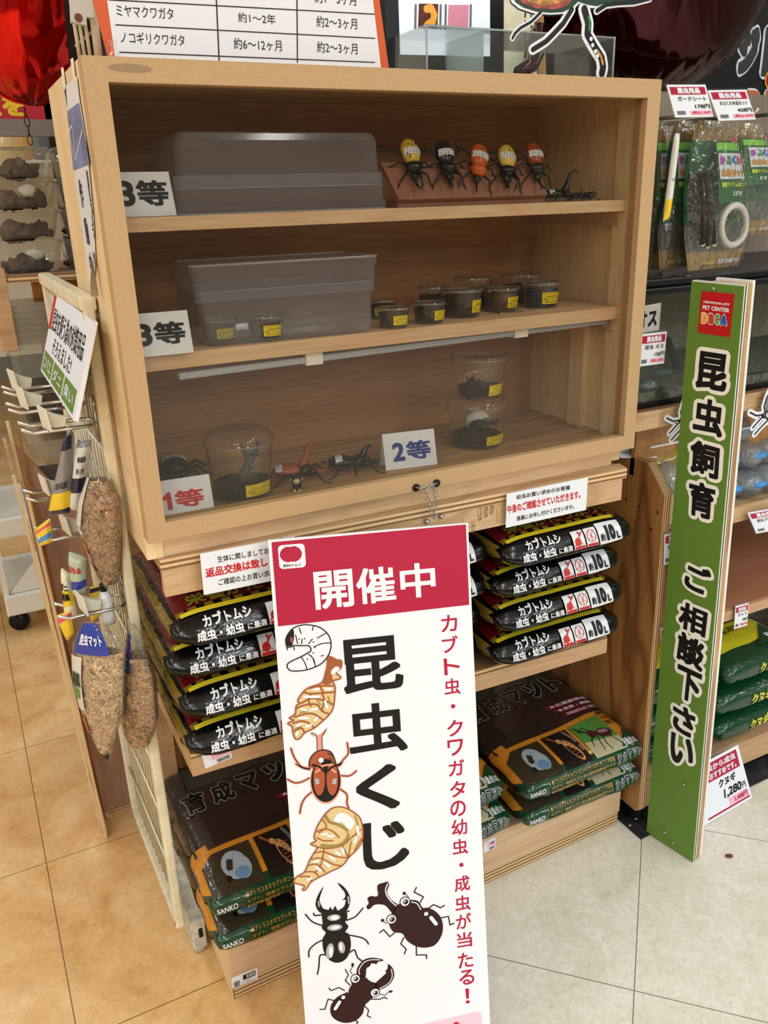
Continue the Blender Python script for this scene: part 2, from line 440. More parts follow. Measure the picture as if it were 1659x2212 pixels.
def smooth(pts, closed=False, n=4):
    """Catmull-Rom curve through the traced points"""
    m = len(pts); out = []
    for i in range(m if closed else m - 1):
        g = (lambda k: pts[k % m]) if closed else (lambda k: pts[max(0, min(m - 1, k))])
        p0, p1, p2, p3 = [V(g(i + k)) for k in (-1, 0, 1, 2)]
        for k in range(n):
            t = k / n; out.append(tuple(.5 * (2 * p1 + (p2 - p0) * t + (2 * p0 - 5 * p1 + 4 * p2 - p3) * t * t + (3 * p1 - p0 - 3 * p2 + p3) * t ** 3)))
    if not closed: out.append(tuple(pts[-1]))
    return out
def arc(c, r, a0, a1, n, pl): return [pl(c[0] + r * math.cos(a0 + (a1 - a0) * i / n), c[1] + r * math.sin(a0 + (a1 - a0) * i / n)) for i in range(n + 1)]
def rrect(u0, v0, u1, v1, r, n=5):
    out = []
    for cx, cy_, a in ((u1 - r, v0 + r, -PI / 2), (u1 - r, v1 - r, 0), (u0 + r, v1 - r, PI / 2), (u0 + r, v0 + r, PI)):
        out += [(cx + r * math.cos(a + PI / 2 * k / n), cy_ + r * math.sin(a + PI / 2 * k / n)) for k in range(n + 1)]
    return out
def quad(u0, v0, u1, v1): return [(u0, v0), (u1, v0), (u1, v1), (u0, v1)]
XZ = lambda y: Plane((0, y, 0), (1, 0, 0), (0, 0, 1))   # faces -y
# ------------------------------------------------------------------ palette
WHITE = flat('paper_white', (228, 231, 240), 0.45)
BLACKP = flat('print_black', (16, 16, 18), 0.45)
REDP = flat('print_red', (196, 32, 36), 0.45)
CRIM = flat('print_crimson', (172, 26, 62), 0.42)
BLUEP = flat('print_blue', (34, 52, 140), 0.45)
NAVY = flat('print_navy', (38, 42, 92), 0.45)
GREENP = flat('print_green', (98, 134, 52), 0.45)
GREYP = flat('print_grey', (120, 122, 126), 0.5)
PINKP = flat('print_pink', (240, 178, 200), 0.45)
YELL = flat('label_yellow', (238, 214, 40), 0.45)
MDF = flat('mdf', (184, 152, 112), 0.6, var=0.02, vs=320)
PINE = wood('pine', (236, 212, 168), (222, 190, 142), axis=2, scale=1.0, contrast=0.3)
PINEX = wood('pine_x', (226, 194, 154), (206, 168, 126), axis=0, scale=1.0, contrast=0.3, bands=0.3, c3=(188, 146, 106))
PINESH = wood('pine_shelf', (230, 200, 164), (212, 176, 136), axis=0, scale=0.8, contrast=0.3, bands=0.3, c3=(200, 140, 96))
PINEFL = wood('pine_floor', (206, 168, 122), (150, 108, 70), axis=0, scale=1.6, contrast=0.18)
PLYX = wood('ply_x', (214, 182, 142), (192, 156, 116), axis=0, scale=1.2, contrast=0.3, bands=0.4, c3=(150, 104, 66))
PLYZ = wood('ply_z', (186, 136, 82), (160, 112, 62), axis=2, scale=1.0, contrast=0.3, bands=0.85, c3=(112, 68, 34))
LUMX = wood('lumber_x', (204, 168, 128), (180, 142, 104), axis=0, scale=0.7, contrast=0.3)
BASEX = wood('base_board_x', (222, 190, 156), (200, 164, 128), axis=0, scale=0.6, contrast=0.3, bands=0.25, c3=(180, 138, 104))
EDGEZ = plyedge('ply_edge_z', (218, 186, 140), (128, 92, 58), 2, 230)
EDGEX = plyedge('ply_edge_x', (214, 180, 132), (120, 84, 50), 0, 330)
BACKB = wood('back_board', (190, 140, 92), (168, 120, 76), axis=0, scale=1.0, contrast=0.3)
CHROME = flat('chrome', (205, 208, 214), 0.14, metal=1.0)
STEEL = flat('zinc_chain', (180, 182, 186), 0.25, metal=1.0)
BLACKPL = flat('black_plastic', (14, 14, 15), 0.35)
CREAM = flat('cream_enamel', (222, 212, 184), 0.42, var=0.06, vs=30)
SOIL = flat('dark_soil', (40, 29, 22), 0.95, var=0.45, vs=160, bump=1.0, bs=220)
CUPC = clear('clear_cup', (254, 254, 253), haze=0.035, gain=2.0, bump=0.15, bs=40)
CUPR = clear('cup_rim_glint', (250, 250, 250), haze=0.30, haze_col=(228, 230, 234), gain=3.0, rough=.08)  # white haze puts the bright rim highlights into the colour
BINC = clear('frosted_bin', (236, 236, 240), haze=0.19, haze_col=(236, 236, 250), rough=0.10, gain=1.4)
PANE = clear('vinyl_pane', (240, 238, 234), haze=0.003, rough=0.02, gain=0.55, bump=0.22, bs=4)

# ------------------------------------------------------------------ setting
XS = 0.262   # where the tan vinyl meets the white vinyl
TAN = vinyl('vinyl_tan', [(196, 146, 90), (217, 172, 114), (226, 186, 130), (234, 204, 154)], 0, 0.49, -0.225, 0.0846, (96, 66, 38))
PALE = vinyl('vinyl_white', [(214, 206, 190), (224, 218, 204), (229, 224, 212), (236, 232, 222)], PI / 4, 0.478, 0.707, -0.307, (110, 100, 86))
struct('floor', MB().add([(-7, -9, 0), (XS, -9, 0), (XS, 7, 0), (-7, 7, 0)], [(0, 1, 2, 3)]), TAN)
struct('floor_white', MB().add([(XS, -9, 0), (7, -9, 0), (7, 7, 0), (XS, 7, 0)], [(0, 1, 2, 3)]), PALE)
struct('ceiling', MB().add([(-7, -9, 2.9), (7, -9, 2.9), (7, 7, 2.9), (-7, 7, 2.9)], [(3, 2, 1, 0)]), flat('ceiling_white', (225, 225, 222), 0.9))
WALLM = flat('store_wall', (150, 145, 136), 0.9)
struct('wall_back', MB().add([(-7, 7, 0), (7, 7, 0), (7, 7, 2.9), (-7, 7, 2.9)], [(0, 1, 2, 3)]), WALLM)
struct('wall_front', MB().add([(-7, -9, 0), (7, -9, 0), (7, -9, 2.9), (-7, -9, 2.9)], [(3, 2, 1, 0)]), flat('store_wall_front', (120, 110, 98), 0.9))
struct('wall_left', MB().add([(-7, -9, 0), (-7, 7, 0), (-7, 7, 2.9), (-7, -9, 2.9)], [(0, 1, 2, 3)]), WALLM)
struct('wall_right', MB().add([(7, -9, 0), (7, 7, 0), (7, 7, 2.9), (7, -9, 2.9)], [(3, 2, 1, 0)]), WALLM)

# ------------------------------------------------------------------ display cabinet
ZB, ZF_, ZT = 0.903, 0.939, 1.5553      # box bottom, door bottom, top
cab = thing('display_cabinet', 'wooden display cabinet with brown door frame, clear front and prize toys inside', 'cabinet', (0.45, 0.17, ZB))
d = MB(); BW = 0.0274
fr = XZ(0); g = 0.0003
for poly in ([(0, ZT), (BW - g, ZT - BW), (0.9 - BW + g, ZT - BW), (0.9, ZT)],
             [(0, ZF_), (0.9, ZF_), (0.9 - BW + g, ZF_ + BW), (BW - g, ZF_ + BW)],
             [(0, ZF_ + g), (BW, ZF_ + BW + g), (BW, ZT - BW - g), (0, ZT - g)],
             [(0.9, ZF_ + g), (0.9, ZT - g), (0.9 - BW, ZT - BW - g), (0.9 - BW, ZF_ + BW + g)]):
    d.slab(poly, fr, -0.0285, 0)
door = obj('door', d, MDF, cab, bevel=0.0012, label='brown fibreboard door frame with mitred corners')
obj('pane', MB().box(BW - .004, 0.9 - BW + .004, 0.0125, 0.0142, ZF_ + BW - .004, ZT - BW + .004), PANE, door, label='clear glossy pane of the door')
st = MB()
st.disc((0.055, ZT - 0.012), 0.026, fr, 0.0004, 0, 14, 0.0045, -0.02)
obj('tape_mark', st, flat('tape_residue', (150, 124, 96), 0.5), door)
obj('side_panel', MB().box(0, 0.011, 0.029, 0.323, ZB, ZT), PINE, cab, bevel=0.001)
obj('side_panel', MB().box(0.889, 0.9, 0.029, 0.323, ZB + .03, ZT), PINE, cab, bevel=0.001)
obj('top_panel', MB().box(0.011, 0.889, 0.029, 0.323, ZT - 0.012, ZT - .0005), PINEX, cab)
obj('back_panel', MB().box(0.011, 0.889, 0.309, 0.3215, ZB, ZT - 0.0125), BACKB, cab)
obj('bottom_panel', MB().box(0.011, 0.889, 0.029, 0.309, 0.945, 0.955), PINEFL, cab)
for x0, x1, c in ((0.8755, 0.889, PINE), ):
    obj('post', MB().box(x0, x1, 0.030, 0.070, 0.956, ZT - 0.013), c, cab, bevel=0.001)
obj('post', MB().box(0.872, 0.889, 0.122, 0.165, 0.956, 1.176), PINE, cab, bevel=0.001)
for z0, z1 in ((1.3565, 1.375), (1.1745, 1.1965)):
    sh = obj('shelf', MB().box(0.0112, 0.8885, 0.036, 0.306, z0, z1), PINESH, cab, bevel=0.001)
    for x0 in (0.0112, 0.870):
        obj('cleat', MB().box(x0, x0 + 0.0183, 0.05, 0.28, z0 - 0.0225, z0 - 0.0002), LUMX, sh, bevel=0.001)
obj('base_rail', MB().box(0.026, 0.874, 0.030, 0.045, ZB, ZF_ + .002), PINEX, cab)
obj('base_block', MB().box(0.0005, 0.0255, 0.0292, 0.05, ZB, ZF_ - .0005), PINE, cab)
obj('base_block', MB().box(0.8745, 0.896, 0.033, 0.05, ZB + .006, ZF_ - .0005), PINEX, cab)

lb = thing('light_bar', 'slim white light bar fixed under the middle shelf of the cabinet', 'light', (0.48, 0.05, 1.155))
b = MB(); A0, A1 = V((0.082, 0.046, 1.1615)), V((0.872, 0.060, 1.1685))
ax = (A1 - A0); n_ = V((0, 1, 0))
def barbox(a, bq, w0, h0, mb, mi=0):
    vs = [];
    for p in (a, bq):
        for dy in (0, w0):
            for dz in (-h0 / 2, h0 / 2): vs.append(p + V((0, dy, dz)))
    mb.add(vs, [(0, 1, 3, 2), (4, 6, 7, 5), (0, 4, 5, 1), (2, 3, 7, 6), (0, 2, 6, 4), (1, 5, 7, 3)], mi)
barbox(A0, A1, 0.022, 0.009, b)
for k in range(3): barbox(A0 + V((0, -.0006, -.003 + k * .003)), A1 + V((0, -.0006, -.003 + k * .003)), 0.001, 0.0006, b, 1)
obj('tube', b, [flat('lens_grey', (196, 200, 212), 0.3), GREYP], lb)
for t in (0.262, 0.752):
    p = A0 + ax * t
    obj('clip', MB().box(p.x - 0.014, p.x + 0.014, p.y - 0.003, p.y + 0.024, p.z - 0.0085, 1.1743), flat('clip_white', (232, 232, 226), 0.5), lb, bevel=0.001)

# lock chain on the door
lk = thing('lock_chain', 'small zinc chain looped between two black studs under the cabinet door', 'chain', (0.45, -0.005, 0.9))
for px, py in ((898, 1053), (942, 1043)):
    p = atY(px, py, 0)
    obj('stud', MB().lathe([(0.0062, 0), (0.0066, 0.003), (0.004, 0.006), (0.0, 0.0065)], (p.x, 0, p.z), 16, axis=(0, -1, 0), cap1=False), BLACKPL, lk)
def link_path(c, d, side, L=0.0075, W=0.0032):
    d = d.normalized(); u = (side - d * side.dot(d)).normalized(); out = []
    for k in range(12):
        a = 2 * PI * k / 12; out.append(c + d * L * math.cos(a) + u * W * math.sin(a))
    return out
def chain(path, parent, mat, L=0.0075, W=0.0032, r=0.0008):
    acc = 0; tot = sum((path[i + 1] - path[i]).length for i in range(len(path) - 1)); n = int(tot / (L * 1.6)); k = 0
    for j in range(n):
        t = (j + .5) * tot / n; s_ = 0
        for i in range(len(path) - 1):
            l = (path[i + 1] - path[i]).length
            if s_ + l >= t:
                dd = path[i + 1] - path[i]; c = path[i] + dd * ((t - s_) / l); break
            s_ += l
        side = V((1, 0, 0)) if j % 2 else V((0, 1, 0))
        if abs(dd.normalized().dot(side)) > 0.9: side = V((0, 0, 1))
        obj('chain_link', MB().tube(link_path(c, dd, side, L, W), r, 6, closed=True), mat, parent)
q = lambda px, py, y=-0.006: atY(px, py, y)
chain([q(900, 1053), q(918, 1055), q(934, 1047), q(943, 1043)], lk, STEEL)
chain([q(919, 1056), q(922, 1075), q(930, 1098), q(936, 1118)], lk, STEEL)
chain([q(934, 1048), q(942, 1070), q(940, 1098), q(937, 1120)], lk, STEEL)
for px, py in ((919, 1125), (950, 1114)):
    p = q(px, py, 0.012)
    obj('screw', MB().lathe([(0.0045, 0), (0.0045, 0.004), (0.002, 0.006)], (p.x, 0.0085, p.z), 10, axis=(0, -1, 0)), STEEL, lk)

# ------------------------------------------------------------------ stand under the cabinet
stand = thing('wooden_stand', 'low plywood stand holding up the cabinet, stacked with soil bags', 'shelf', (0.45, 0.2, 0))
obj('top_board', MB().prism([(0.016, 0.022), (0.884, -0.003), (0.894, 0.34), (0.016, 0.36)], 0.884, 0.9025), [EDGEZ], stand)
obj('top_veneer', MB().prism([(0.016, 0.0215), (0.884, -0.0035), (0.894, 0.029), (0.016, 0.029)], 0.9025, 0.9028), PLYX, stand)
obj('apron', MB().prism([(0.018, 0.025), (0.878, 0.0), (0.879, 0.02), (0.019, 0.045)], 0.840, 0.8838), PLYX, stand, bevel=0.001)
obj('shelf', MB().prism([(0.0235, 0.026), (0.868, 0.0), (0.878, 0.36), (0.0235, 0.38)], 0.513, 0.5465), LUMX, stand, bevel=0.001)
obj('shelf_deck', MB().prism([(0.0245, 0.028), (0.867, 0.002), (0.877, 0.36), (0.0245, 0.38)], 0.5467, 0.558), [EDGEZ], stand)
obj('base_front', MB().prism([(0.0455, 0.030), (0.984, 0.046), (0.984, 0.062), (0.0455, 0.048)], 0.036, 0.1268), BASEX, stand, bevel=0.001)
obj('base_foot', MB().prism([(0.047, 0.0325), (0.982, 0.0485), (0.982, 0.42), (0.047, 0.42)], 0.0, 0.0345), [EDGEZ], stand)
obj('base_deck', MB().prism([(0.0455, 0.0485), (0.984, 0.0625), (0.984, 0.42), (0.0455, 0.42)], 0.112, 0.1266), PLYX, stand)
obj('base_end', MB().box(0.044, 0.0453, 0.031, 0.42, 0.001, 0.1262), PINE, stand)
obj('back_board', MB().box(0.02, 0.985, 0.425, 0.437, 0.0, 0.90), PLYZ, stand)
for x in (0.03, 0.86):
    obj('leg', MB().box(x, x + .03, 0.385, 0.42, 0.1268, 0.883), LUMX, stand)
# printed stamp on the apron
PA = by_points([(1003, 1143), (1080, 1124), (995, 1103)], lambda px, py: atY(px, py, 0.0075))
ap = Plane((0.018, 0.025, 0), (0.86, -0.025, 0), (0, 0, 1))
def box_on(pl, bl, tr): a = pl.uv(*bl); c = pl.uv(*tr); return (a[0], a[1], c[0], c[1])
stp = MB()
for x in (998, 1072):
    a = ap.uv(x, 1100 + (1072 - x) * .24); c = ap.uv(x + 3, 1130 + (1072 - x) * .15); stp.stroke([a, c], 0.0006, ap, 0.0003)
for i, (s_, px, py) in enumerate((('F☆☆☆☆', 1018, 1140), ('C-D', 1032, 1112), ('2×1829', 1045, 1105), ('12mm 910', 1058, 1098))):
    a = ap.uv(px, py); stp.text(s_, (a[0], a[1] - .012, a[0] + .008, a[1] + .016), (lambda u, v, h, a=a: ap(a[0] + (v - a[1]) , a[1] - (u - a[0]) , h)) if False else ap, 0.0004)
obj('stamp', stp, flat('stamp_ink', (92, 72, 54), 0.7), stand)
leg = thing('steel_foot', 'worn white steel shelf foot on the tan floor beside the grid', 'shelf foot', (0.02, 0.3, 0))
f_ = MB().box(0.006, 0.034, 0.163, 0.60, 0.012, 0.082)
obj('channel', f_, flat('worn_enamel', (196, 194, 182), 0.5, var=0.12, vs=60), leg, bevel=0.002)
obj('slot', MB().box(0.020, 0.028, 0.1622, 0.164, 0.04, 0.062), BLACKPL, leg)
obj('glide', MB().lathe([(0.013, 0), (0.014, 0.005), (0.013, 0.012)], (0.02, 0.178, 0), 16), flat('worn_glide', (176, 172, 158), 0.6), leg)

# ------------------------------------------------------------------ laminated notices and price stickers on the stand
LAMI = clear('laminate', (255, 255, 255), gain=1.2, rough=0.02)
def notice(label, quad_px, y, lines, name='notice_card', th=0.0012):
    """quad_px: bl, br, tl. lines: text, colour material, bl px, tr px, bold"""
    pl = by_points(quad_px, lambda px, py: atY(px, py, y)); W_ = (atY(*quad_px[1], y) - pl.o).length; H_ = (atY(*quad_px[2], y) - pl.o).dot(pl.v)
    t = thing(name, label, 'notice', pl(W_ / 2, 0))
    c = MB().slab(quad(0, 0, W_, H_), pl, 0, th)
    obj('card', c, WHITE, t)
    groups = {}
    for s_, m, bl, br, tl_, bo in lines:
        a, b_, c_ = V(pl.uv(*bl)), V(pl.uv(*br)), V(pl.uv(*tl_))
        groups.setdefault(m, MB()).text(s_, (0, 0, 1, 1), lambda u, v, h=0: pl(*(a + (b_ - a) * u + (c_ - a) * v), th + .0003 + h), 0, bold=bo)
    for m, mb in groups.items(): obj('lettering', mb, m, t)
    return t, pl, W_, H_
notice('white laminated notice left on the stand apron about returns, half behind the tall sign', [(440, 1285), (640, 1243), (432, 1196)], 0.006,
       [('生体に関しましてお客様', BLACKP, (469.7, 1215), (606, 1190.5), (468, 1201), .014), ('返品交換は致しません', REDP, (444.5, 1248), (634, 1211), (442.4, 1227.5), .03), ('ご確認の上お買い求め下さい', BLACKP, (472, 1264.3), (628, 1236), (471, 1250.4), .014)])
notice('white laminated notice right on the apron with red line of text, above the soil bags', [(1092, 1140), (1265, 1101), (1088, 1068)], -0.003,
       [('幼虫お買い求めのお客様', BLACKP, (1114.5, 1079), (1230.4, 1057), (1114, 1068.7), .02), ('中身のご確認させていただきます。', REDP, (1095.7, 1109.5), (1253, 1075.7), (1093.7, 1091.5), .03), ('係員にお申し付けくださいませ。', BLACKP, (1115.4, 1125.6), (1239.3, 1097.9), (1114.5, 1115), .02)])
def sticker(label, pl, bl, br, tl, price, base_m, dark=None):
    a, b_, c = [V(pl.uv(*p)) for p in (bl, br, tl)]; W_ = (b_ - a).length; H_ = (c - a).length
    l2 = Plane(pl(*a), pl(*b_) - pl(*a), pl(*c) - pl(*a))
    t = thing('price_sticker', label, 'price label', l2(W_ / 2, 0))
    m = MB().slab(rrect(0, 0, W_, H_, 0.002), l2, 0, 0.0005)
    obj('paper', m, WHITE, t)
    k = MB().slab(quad(W_ * .3, H_ * .35, W_ * .96, H_ * .78) if not dark else quad(W_ * .43, H_ * .4, W_ * .92, H_ * .85), l2, .0005, .0007)
    obj('field', k, base_m, t)
    ink = MB().text(price, (W_ * .55, H_ * .5, W_ * .9, H_ * .78), l2, .0009, bold=.02)
    obj('lettering', ink, dark or BLACKP, t)
    bar = MB(); x = W_ * (.45 if not dark else .06)
    rnd = random.Random(3)
    while x < W_ * (.92 if not dark else .3):
        wv = rnd.choice((.0005, .0009, .0014)); bar.slab(quad(x, H_ * .06, x + wv, H_ * (.28 if not dark else .55)), l2, .0005, .0008); x += wv + rnd.choice((.0006, .001))
    bar.text('カブト育成マット', (W_ * .06, H_ * .83, W_ * .6, H_ * .95) if not dark else (W_ * .35, H_ * .08, W_ * .9, H_ * .28), l2, .0008)
    obj('barcode', bar, BLACKP, t)
    return t
sp_ = Plane((0.0235, 0.026, 0), (0.8445, -0.026, 0), (0, 0, 1))
sticker('small white price sticker with pink field on the left shelf edge, 778 yen', sp_, (444, 1660), (502, 1636), (440, 1627), '778円', PINKP)
bp_ = Plane((0.0455, 0.030, 0), (0.9385, 0.016, 0), (0, 0, 1))
sticker('white sticker with black 5502 field low on the base board near the floor', bp_, (502, 2136), (557, 2113), (500, 2113), '5502', BLACKP, flat('print_white', (235, 235, 235), .5))
sticker('small white price sticker on the right of the base board beside the tall sign', bp_, (1045, 1842), (1070, 1831), (1044, 1820), '1,080円', PINKP)
# ------------------------------------------------------------------ tent cards in the cabinet
def tent(label, bl, br, tl, zf, txt, m, txt_box, back=0.03, tr=None):
    at = (lambda q: atZ(q[0], q[1], zf + .0005)) if zf < 1.3 else (lambda q: V((*atY(q[0], q[1], .046 if q[0] < 300 else .052).xy, zf + .0005)))
    A, B = at(bl), at(br)
    u = (B - A).normalized(); nb = V((-u.y, u.x, 0))          # towards the back
    # lean: top edge sits back by k of the height
    d = ray(*tl); best = None
    P = lambda k: Plane(A, B - A, V((0, 0, 1)) + nb * k)
    pl = P(0.28); H_ = pl.uv(*tl)[1]; W_ = (B - A).length
    t = thing('tent_card', label, 'prize card', (A + B) / 2, 'folded prize number cards in the cabinet')
    c = MB().slab(quad(0, 0, W_, H_), pl, -0.0007, 0)
    obj('front_flap', c, WHITE, t)
    T0, T1 = pl(0, H_, -.0004), pl(W_, H_, -.0004); off = nb * (2 * 0.28 * H_ * pl.v.z)
    bk = MB().add([T0, T1, B + off, A + off], [(0, 1, 2, 3)]).add([T0 - nb * -.0007, T1 - nb * -.0007, B + off + nb * .0007, A + off + nb * .0007], [(3, 2, 1, 0)])
    obj('back_flap', bk, WHITE, t)
    a, b_ = pl.uv(*txt_box[0]), pl.uv(*txt_box[1])
    num, kan = txt[0], txt[1]; mid = a[0] + (b_[0] - a[0]) * 0.36
    k = MB().round_text(num, (a[0] + (mid - a[0]) * .35 if num == '1' else a[0], a[1], mid - .003, b_[1]), pl, .0004, 0, .04)
    if num == '1': k = MB().slab([(mid - .012, a[1]), (mid - .005, a[1]), (mid - .005, b_[1]), (mid - .010, b_[1]), (mid - .017, b_[1] - .007), (mid - .017, b_[1] - .012), (mid - .012, b_[1] - .009)], pl, .0004, .0006)
    k.text(kan, (mid, a[1], b_[0], b_[1]), pl, .0004, bold=.03, ring=12)
    obj('lettering', k, m, t)
    return t
tent('white folded prize card reading 3 in black on the top shelf of the cabinet', (243, 468), (382, 465), (243, 372), 1.3752, '3等', BLACKP, ((262, 447), (358, 389)))
tent('white folded prize card reading 3 in black on the middle shelf of the cabinet', (290, 774), (419, 761), (272, 680), 1.1967, '3等', BLACKP, ((299, 750), (396, 692)))
tent('white folded prize card with red 1 on the cabinet floor in the left corner', (352, 1122), (464, 1103), (337, 1041), 0.9552, '1等', REDP, ((346, 1105), (437, 1052)))
tent('white folded prize card with blue 2 on the cabinet floor near the middle', (834, 1017), (945, 1003), (829, 938), 0.9552, '2等', BLUEP, ((850, 998), (928, 948)))

# ------------------------------------------------------------------ frosted storage bins
def rloop(cx, cy_, w_, d_, r, z, n=5):
    return [V((cx + x, cy_ + y, z)) for x, y in rrect(-w_ / 2, -d_ / 2, w_ / 2, d_ / 2, r, n)]
def loft(mb, loops, mi=0, cap0=False, cap1=False):
    n = len(loops[0]); vs = [p for l in loops for p in l]
    fs = [(i * n + k, i * n + (k + 1) % n, (i + 1) * n + (k + 1) % n, (i + 1) * n + k) for i in range(len(loops) - 1) for k in range(n)]
    if cap0: fs.append(tuple(range(n - 1, -1, -1)))
    if cap1: fs.append(tuple(range((len(loops) - 1) * n, len(loops) * n)))
    return mb.add(vs, fs, mi)
BINR = clear('bin_rim', (236, 236, 240), haze=.45, haze_col=(226, 226, 236), gain=2.0, rough=.1)
def storage_bin(label, bl, br, z0, H_, invert, rotz, depth=0.15):
    A, B = (atZ(*bl, z0), atZ(*br, z0)) if z0 < 1.3 else [V((*atY(*q, .056).xy, z0)) for q in (bl, br)]; W_ = (B - A).length; u = (B - A).normalized()
    c = (A + B) / 2 + V((-u.y, u.x, 0)) * depth / 2
    t = thing('storage_bin', label, 'plastic box', (c.x, c.y, z0), 'frosted plastic boxes in the cabinet', rot=(0, 0, math.atan2(u.y, u.x)))
    w0, d0 = W_, depth; R_ = 0.012
    # profile from open rim (v=0) to closed base (v=1)
    prof = [(1.055, 0.0), (1.055, 0.012), (1.035, 0.014), (1.03, 0.05), (1.03, H_ * .32), (1.0, H_ * .325), (0.985, H_ * .9), (0.955, H_ * .985), (0.93, H_)]
    loops = []
    for k, h in prof:
        z = h if invert else H_ - h
        loops.append(rloop(0, 0, w0 * (k - (.0 if invert else .06)), d0 * (k - (.0 if invert else .06)), R_, z))
    if invert: obj('tub', loft(MB(), loops, 0, False, True), BINC, t, local=True)
    else: obj('tub', loft(MB(), loops[::-1], 0, True, False), BINC, t, local=True)
    rim = MB().tube([p + V((0, 0, 0)) for p in loops[0]], 0.0022, 6, closed=True)
    obj('rim', rim, BINR, t, local=True)
    obj('step_line', MB().tube(loops[4], 0.0008, 5, closed=True), BINR, t, local=True)
    return t
storage_bin('empty frosted plastic box upside down on the top cabinet shelf', (392, 462), (826, 449), 1.3752, 0.104, True, 0)
storage_bin('open frosted plastic box right way up on the middle shelf, two soil cups inside', (428, 754), (825, 716), 1.1967, 0.112, False, 0)

# ------------------------------------------------------------------ soil cups
def cup(label, base, r0, r1, h, lid='flat', soil=0.75, lab=None, soilm=SOIL, group=None, labang=0.0, lw=1.15, lh=(.18, .62), rot=0.0):
    """base: centre of the bottom. r0 bottom radius, r1 rim radius."""
    t = thing('lidded_cup', label, 'plastic cup', base, group, rot=(0, 0, rot))
    wall = MB().lathe([(r0 * .9, 0.0), (r0, 0.002), (r0 + (r1 - r0) * .5, h * .5), (r1, h * .93)], (0, 0, 0), 36, cap1=False)
    obj('cup_wall', wall, CUPC, t, local=True)
    ld = MB()
    if lid == 'dome':
        ld.lathe([(r1 * 1.05, h * .9), (r1 * 1.07, h * .93), (r1 * 1.02, h * .955), (r1 * 1.03, h * .985), (r1 * .96, h * 1.06), (r1 * .8, h * 1.1), (r1 * .2, h * 1.105)], (0, 0, 0), 36, cap0=False)
    else:
        ld.lathe([(r1 * 1.04, h * .88), (r1 * 1.07, h * .9), (r1 * 1.08, h * .94), (r1 * 1.02, h * .97), (r1 * 1.04, h), (r1 * .92, h), (r1 * .88, h * .955), (r1 * .1, h * .955)], (0, 0, 0), 36, cap0=False)
    lo_ = obj('lid', ld, CUPC, t, local=True)
    zr_ = h * (.93 if lid == 'dome' else .92)
    obj('lid_rim_glint', MB().lathe([(r1 * 1.055, zr_ - .0012), (r1 * 1.075, zr_), (r1 * 1.055, zr_ + .0012), (r1 * 1.04, zr_)], (0, 0, 0), 36, cap0=False, cap1=False), CUPR, lo_, local=True)  # lid rim ring, its highlight painted in by the milky material
    rs = lambda z: (r0 + (r1 - r0) * z / (h * .93)) * .965
    rnd = random.Random(hash(label) % 999)
    so = MB(); top = h * soil
    def sf(u, v):
        a = u * 2 * PI
        if v < .5: z = .003 + (top - .003) * v * 2; return V((rs(z) * math.cos(a), rs(z) * math.sin(a), z))
        k = 1 - (v - .5) * 2; p = V((rs(top) * k * math.cos(a), rs(top) * k * math.sin(a), top))
        p.z += .16 * h * (noise.noise(p * 60 + V((rnd.random() * 0, 0, r0 * 900))) ) * (1 - k ** 4)
        return p
    so.grid(sf, 32, 14)
    so.add([V((rs(.003) * math.cos(2 * PI * k / 32), rs(.003) * math.sin(2 * PI * k / 32), .003)) for k in range(32)], [tuple(range(31, -1, -1))])
    obj('soil', so, soilm, t, local=True)
    if lab:
        rr = lambda z: r0 + (r1 - r0) * z / (h * .93) + .0006
        z0, z1 = h * lh[0], h * lh[1]; aw = lw
        def cyl(u, v, hh=0.0):
            a = -PI / 2 + labang + (u - .5) * aw; z = z0 + (z1 - z0) * v; r = rr(z) + hh
            return V((r * math.cos(a), r * math.sin(a), z))
        lb_ = obj('label', MB().grid(lambda u, v: cyl(u, v), 12, 1), YELL, t, local=True, label='yellow paper label')
        k = MB(); n = len(lab)
        for i, s_ in enumerate(lab):
            v1 = .95 - i * .9 / n; v0 = v1 - .9 / n * .78
            k.text(s_, (.06 if i % 2 == 0 else .16, v0, .94, v1), cyl, .0003)
        obj('lettering', k, BLACKP, lb_, local=True)
    return t
SZ = 1.1967
LAB3 = ['ヘラクレスリッキー幼虫', '1-2齢幼虫 累代:CB', '産地:グアドループ島', '孵化日:2026年2月']
G3 = 'soil cups on the middle cabinet shelf'
def cup_at(label, px, py, z, wpx, hratio, **k):
    p = atZ(px, py, z); dpt = (p - CAM).dot(_fw); r = wpx / 2 * dpt / FPX
    return cup(label, p + V((0, r * .82, 0)), r * .84, r * .97, 2 * r * hratio, **k)
cup_at('lidded soil cup with yellow label, left of the two inside the frosted box', 485, 741, SZ + .002, 80, .62, lab=LAB3, group=G3, labang=.15, soil=.7)
cup_at('lidded soil cup with yellow label, right of the two inside the frosted box', 588, 735, SZ + .002, 84, .62, lab=LAB3, group=G3, labang=.1, soil=.7)
cup_at('small black soil cup with yellow label, just right of the frosted box', 864, 710, SZ, 72, .62, lab=['ペアナカシロカブト', '1-2齢幼虫 累代:WF', '産地:南パプアニューギニア', '孵化日:2026年5月'], group=G3, labang=.1, soil=.72)
cup_at('small dark soil cup half hidden behind the first cup beside the frosted box', 838, 690, SZ, 62, .66, lab=LAB3, group=G3, labang=-.5, soil=.72)
cup_at('small black soil cup with label turned right, second from the frosted box', 942, 700, SZ, 74, .62, lab=LAB3, group=G3, labang=.42, soil=.72)
cup_at('soil cup half hidden behind the second small cup from the frosted box', 951, 675, SZ, 70, .78, lab=None, group=G3, soil=.62)
cup_at('wide clear soil cup between the small black cup and the cup with spilt soil', 1017, 687, SZ, 92, .66, lab=LAB3, group=G3, labang=.5, soil=.74, lw=.95)
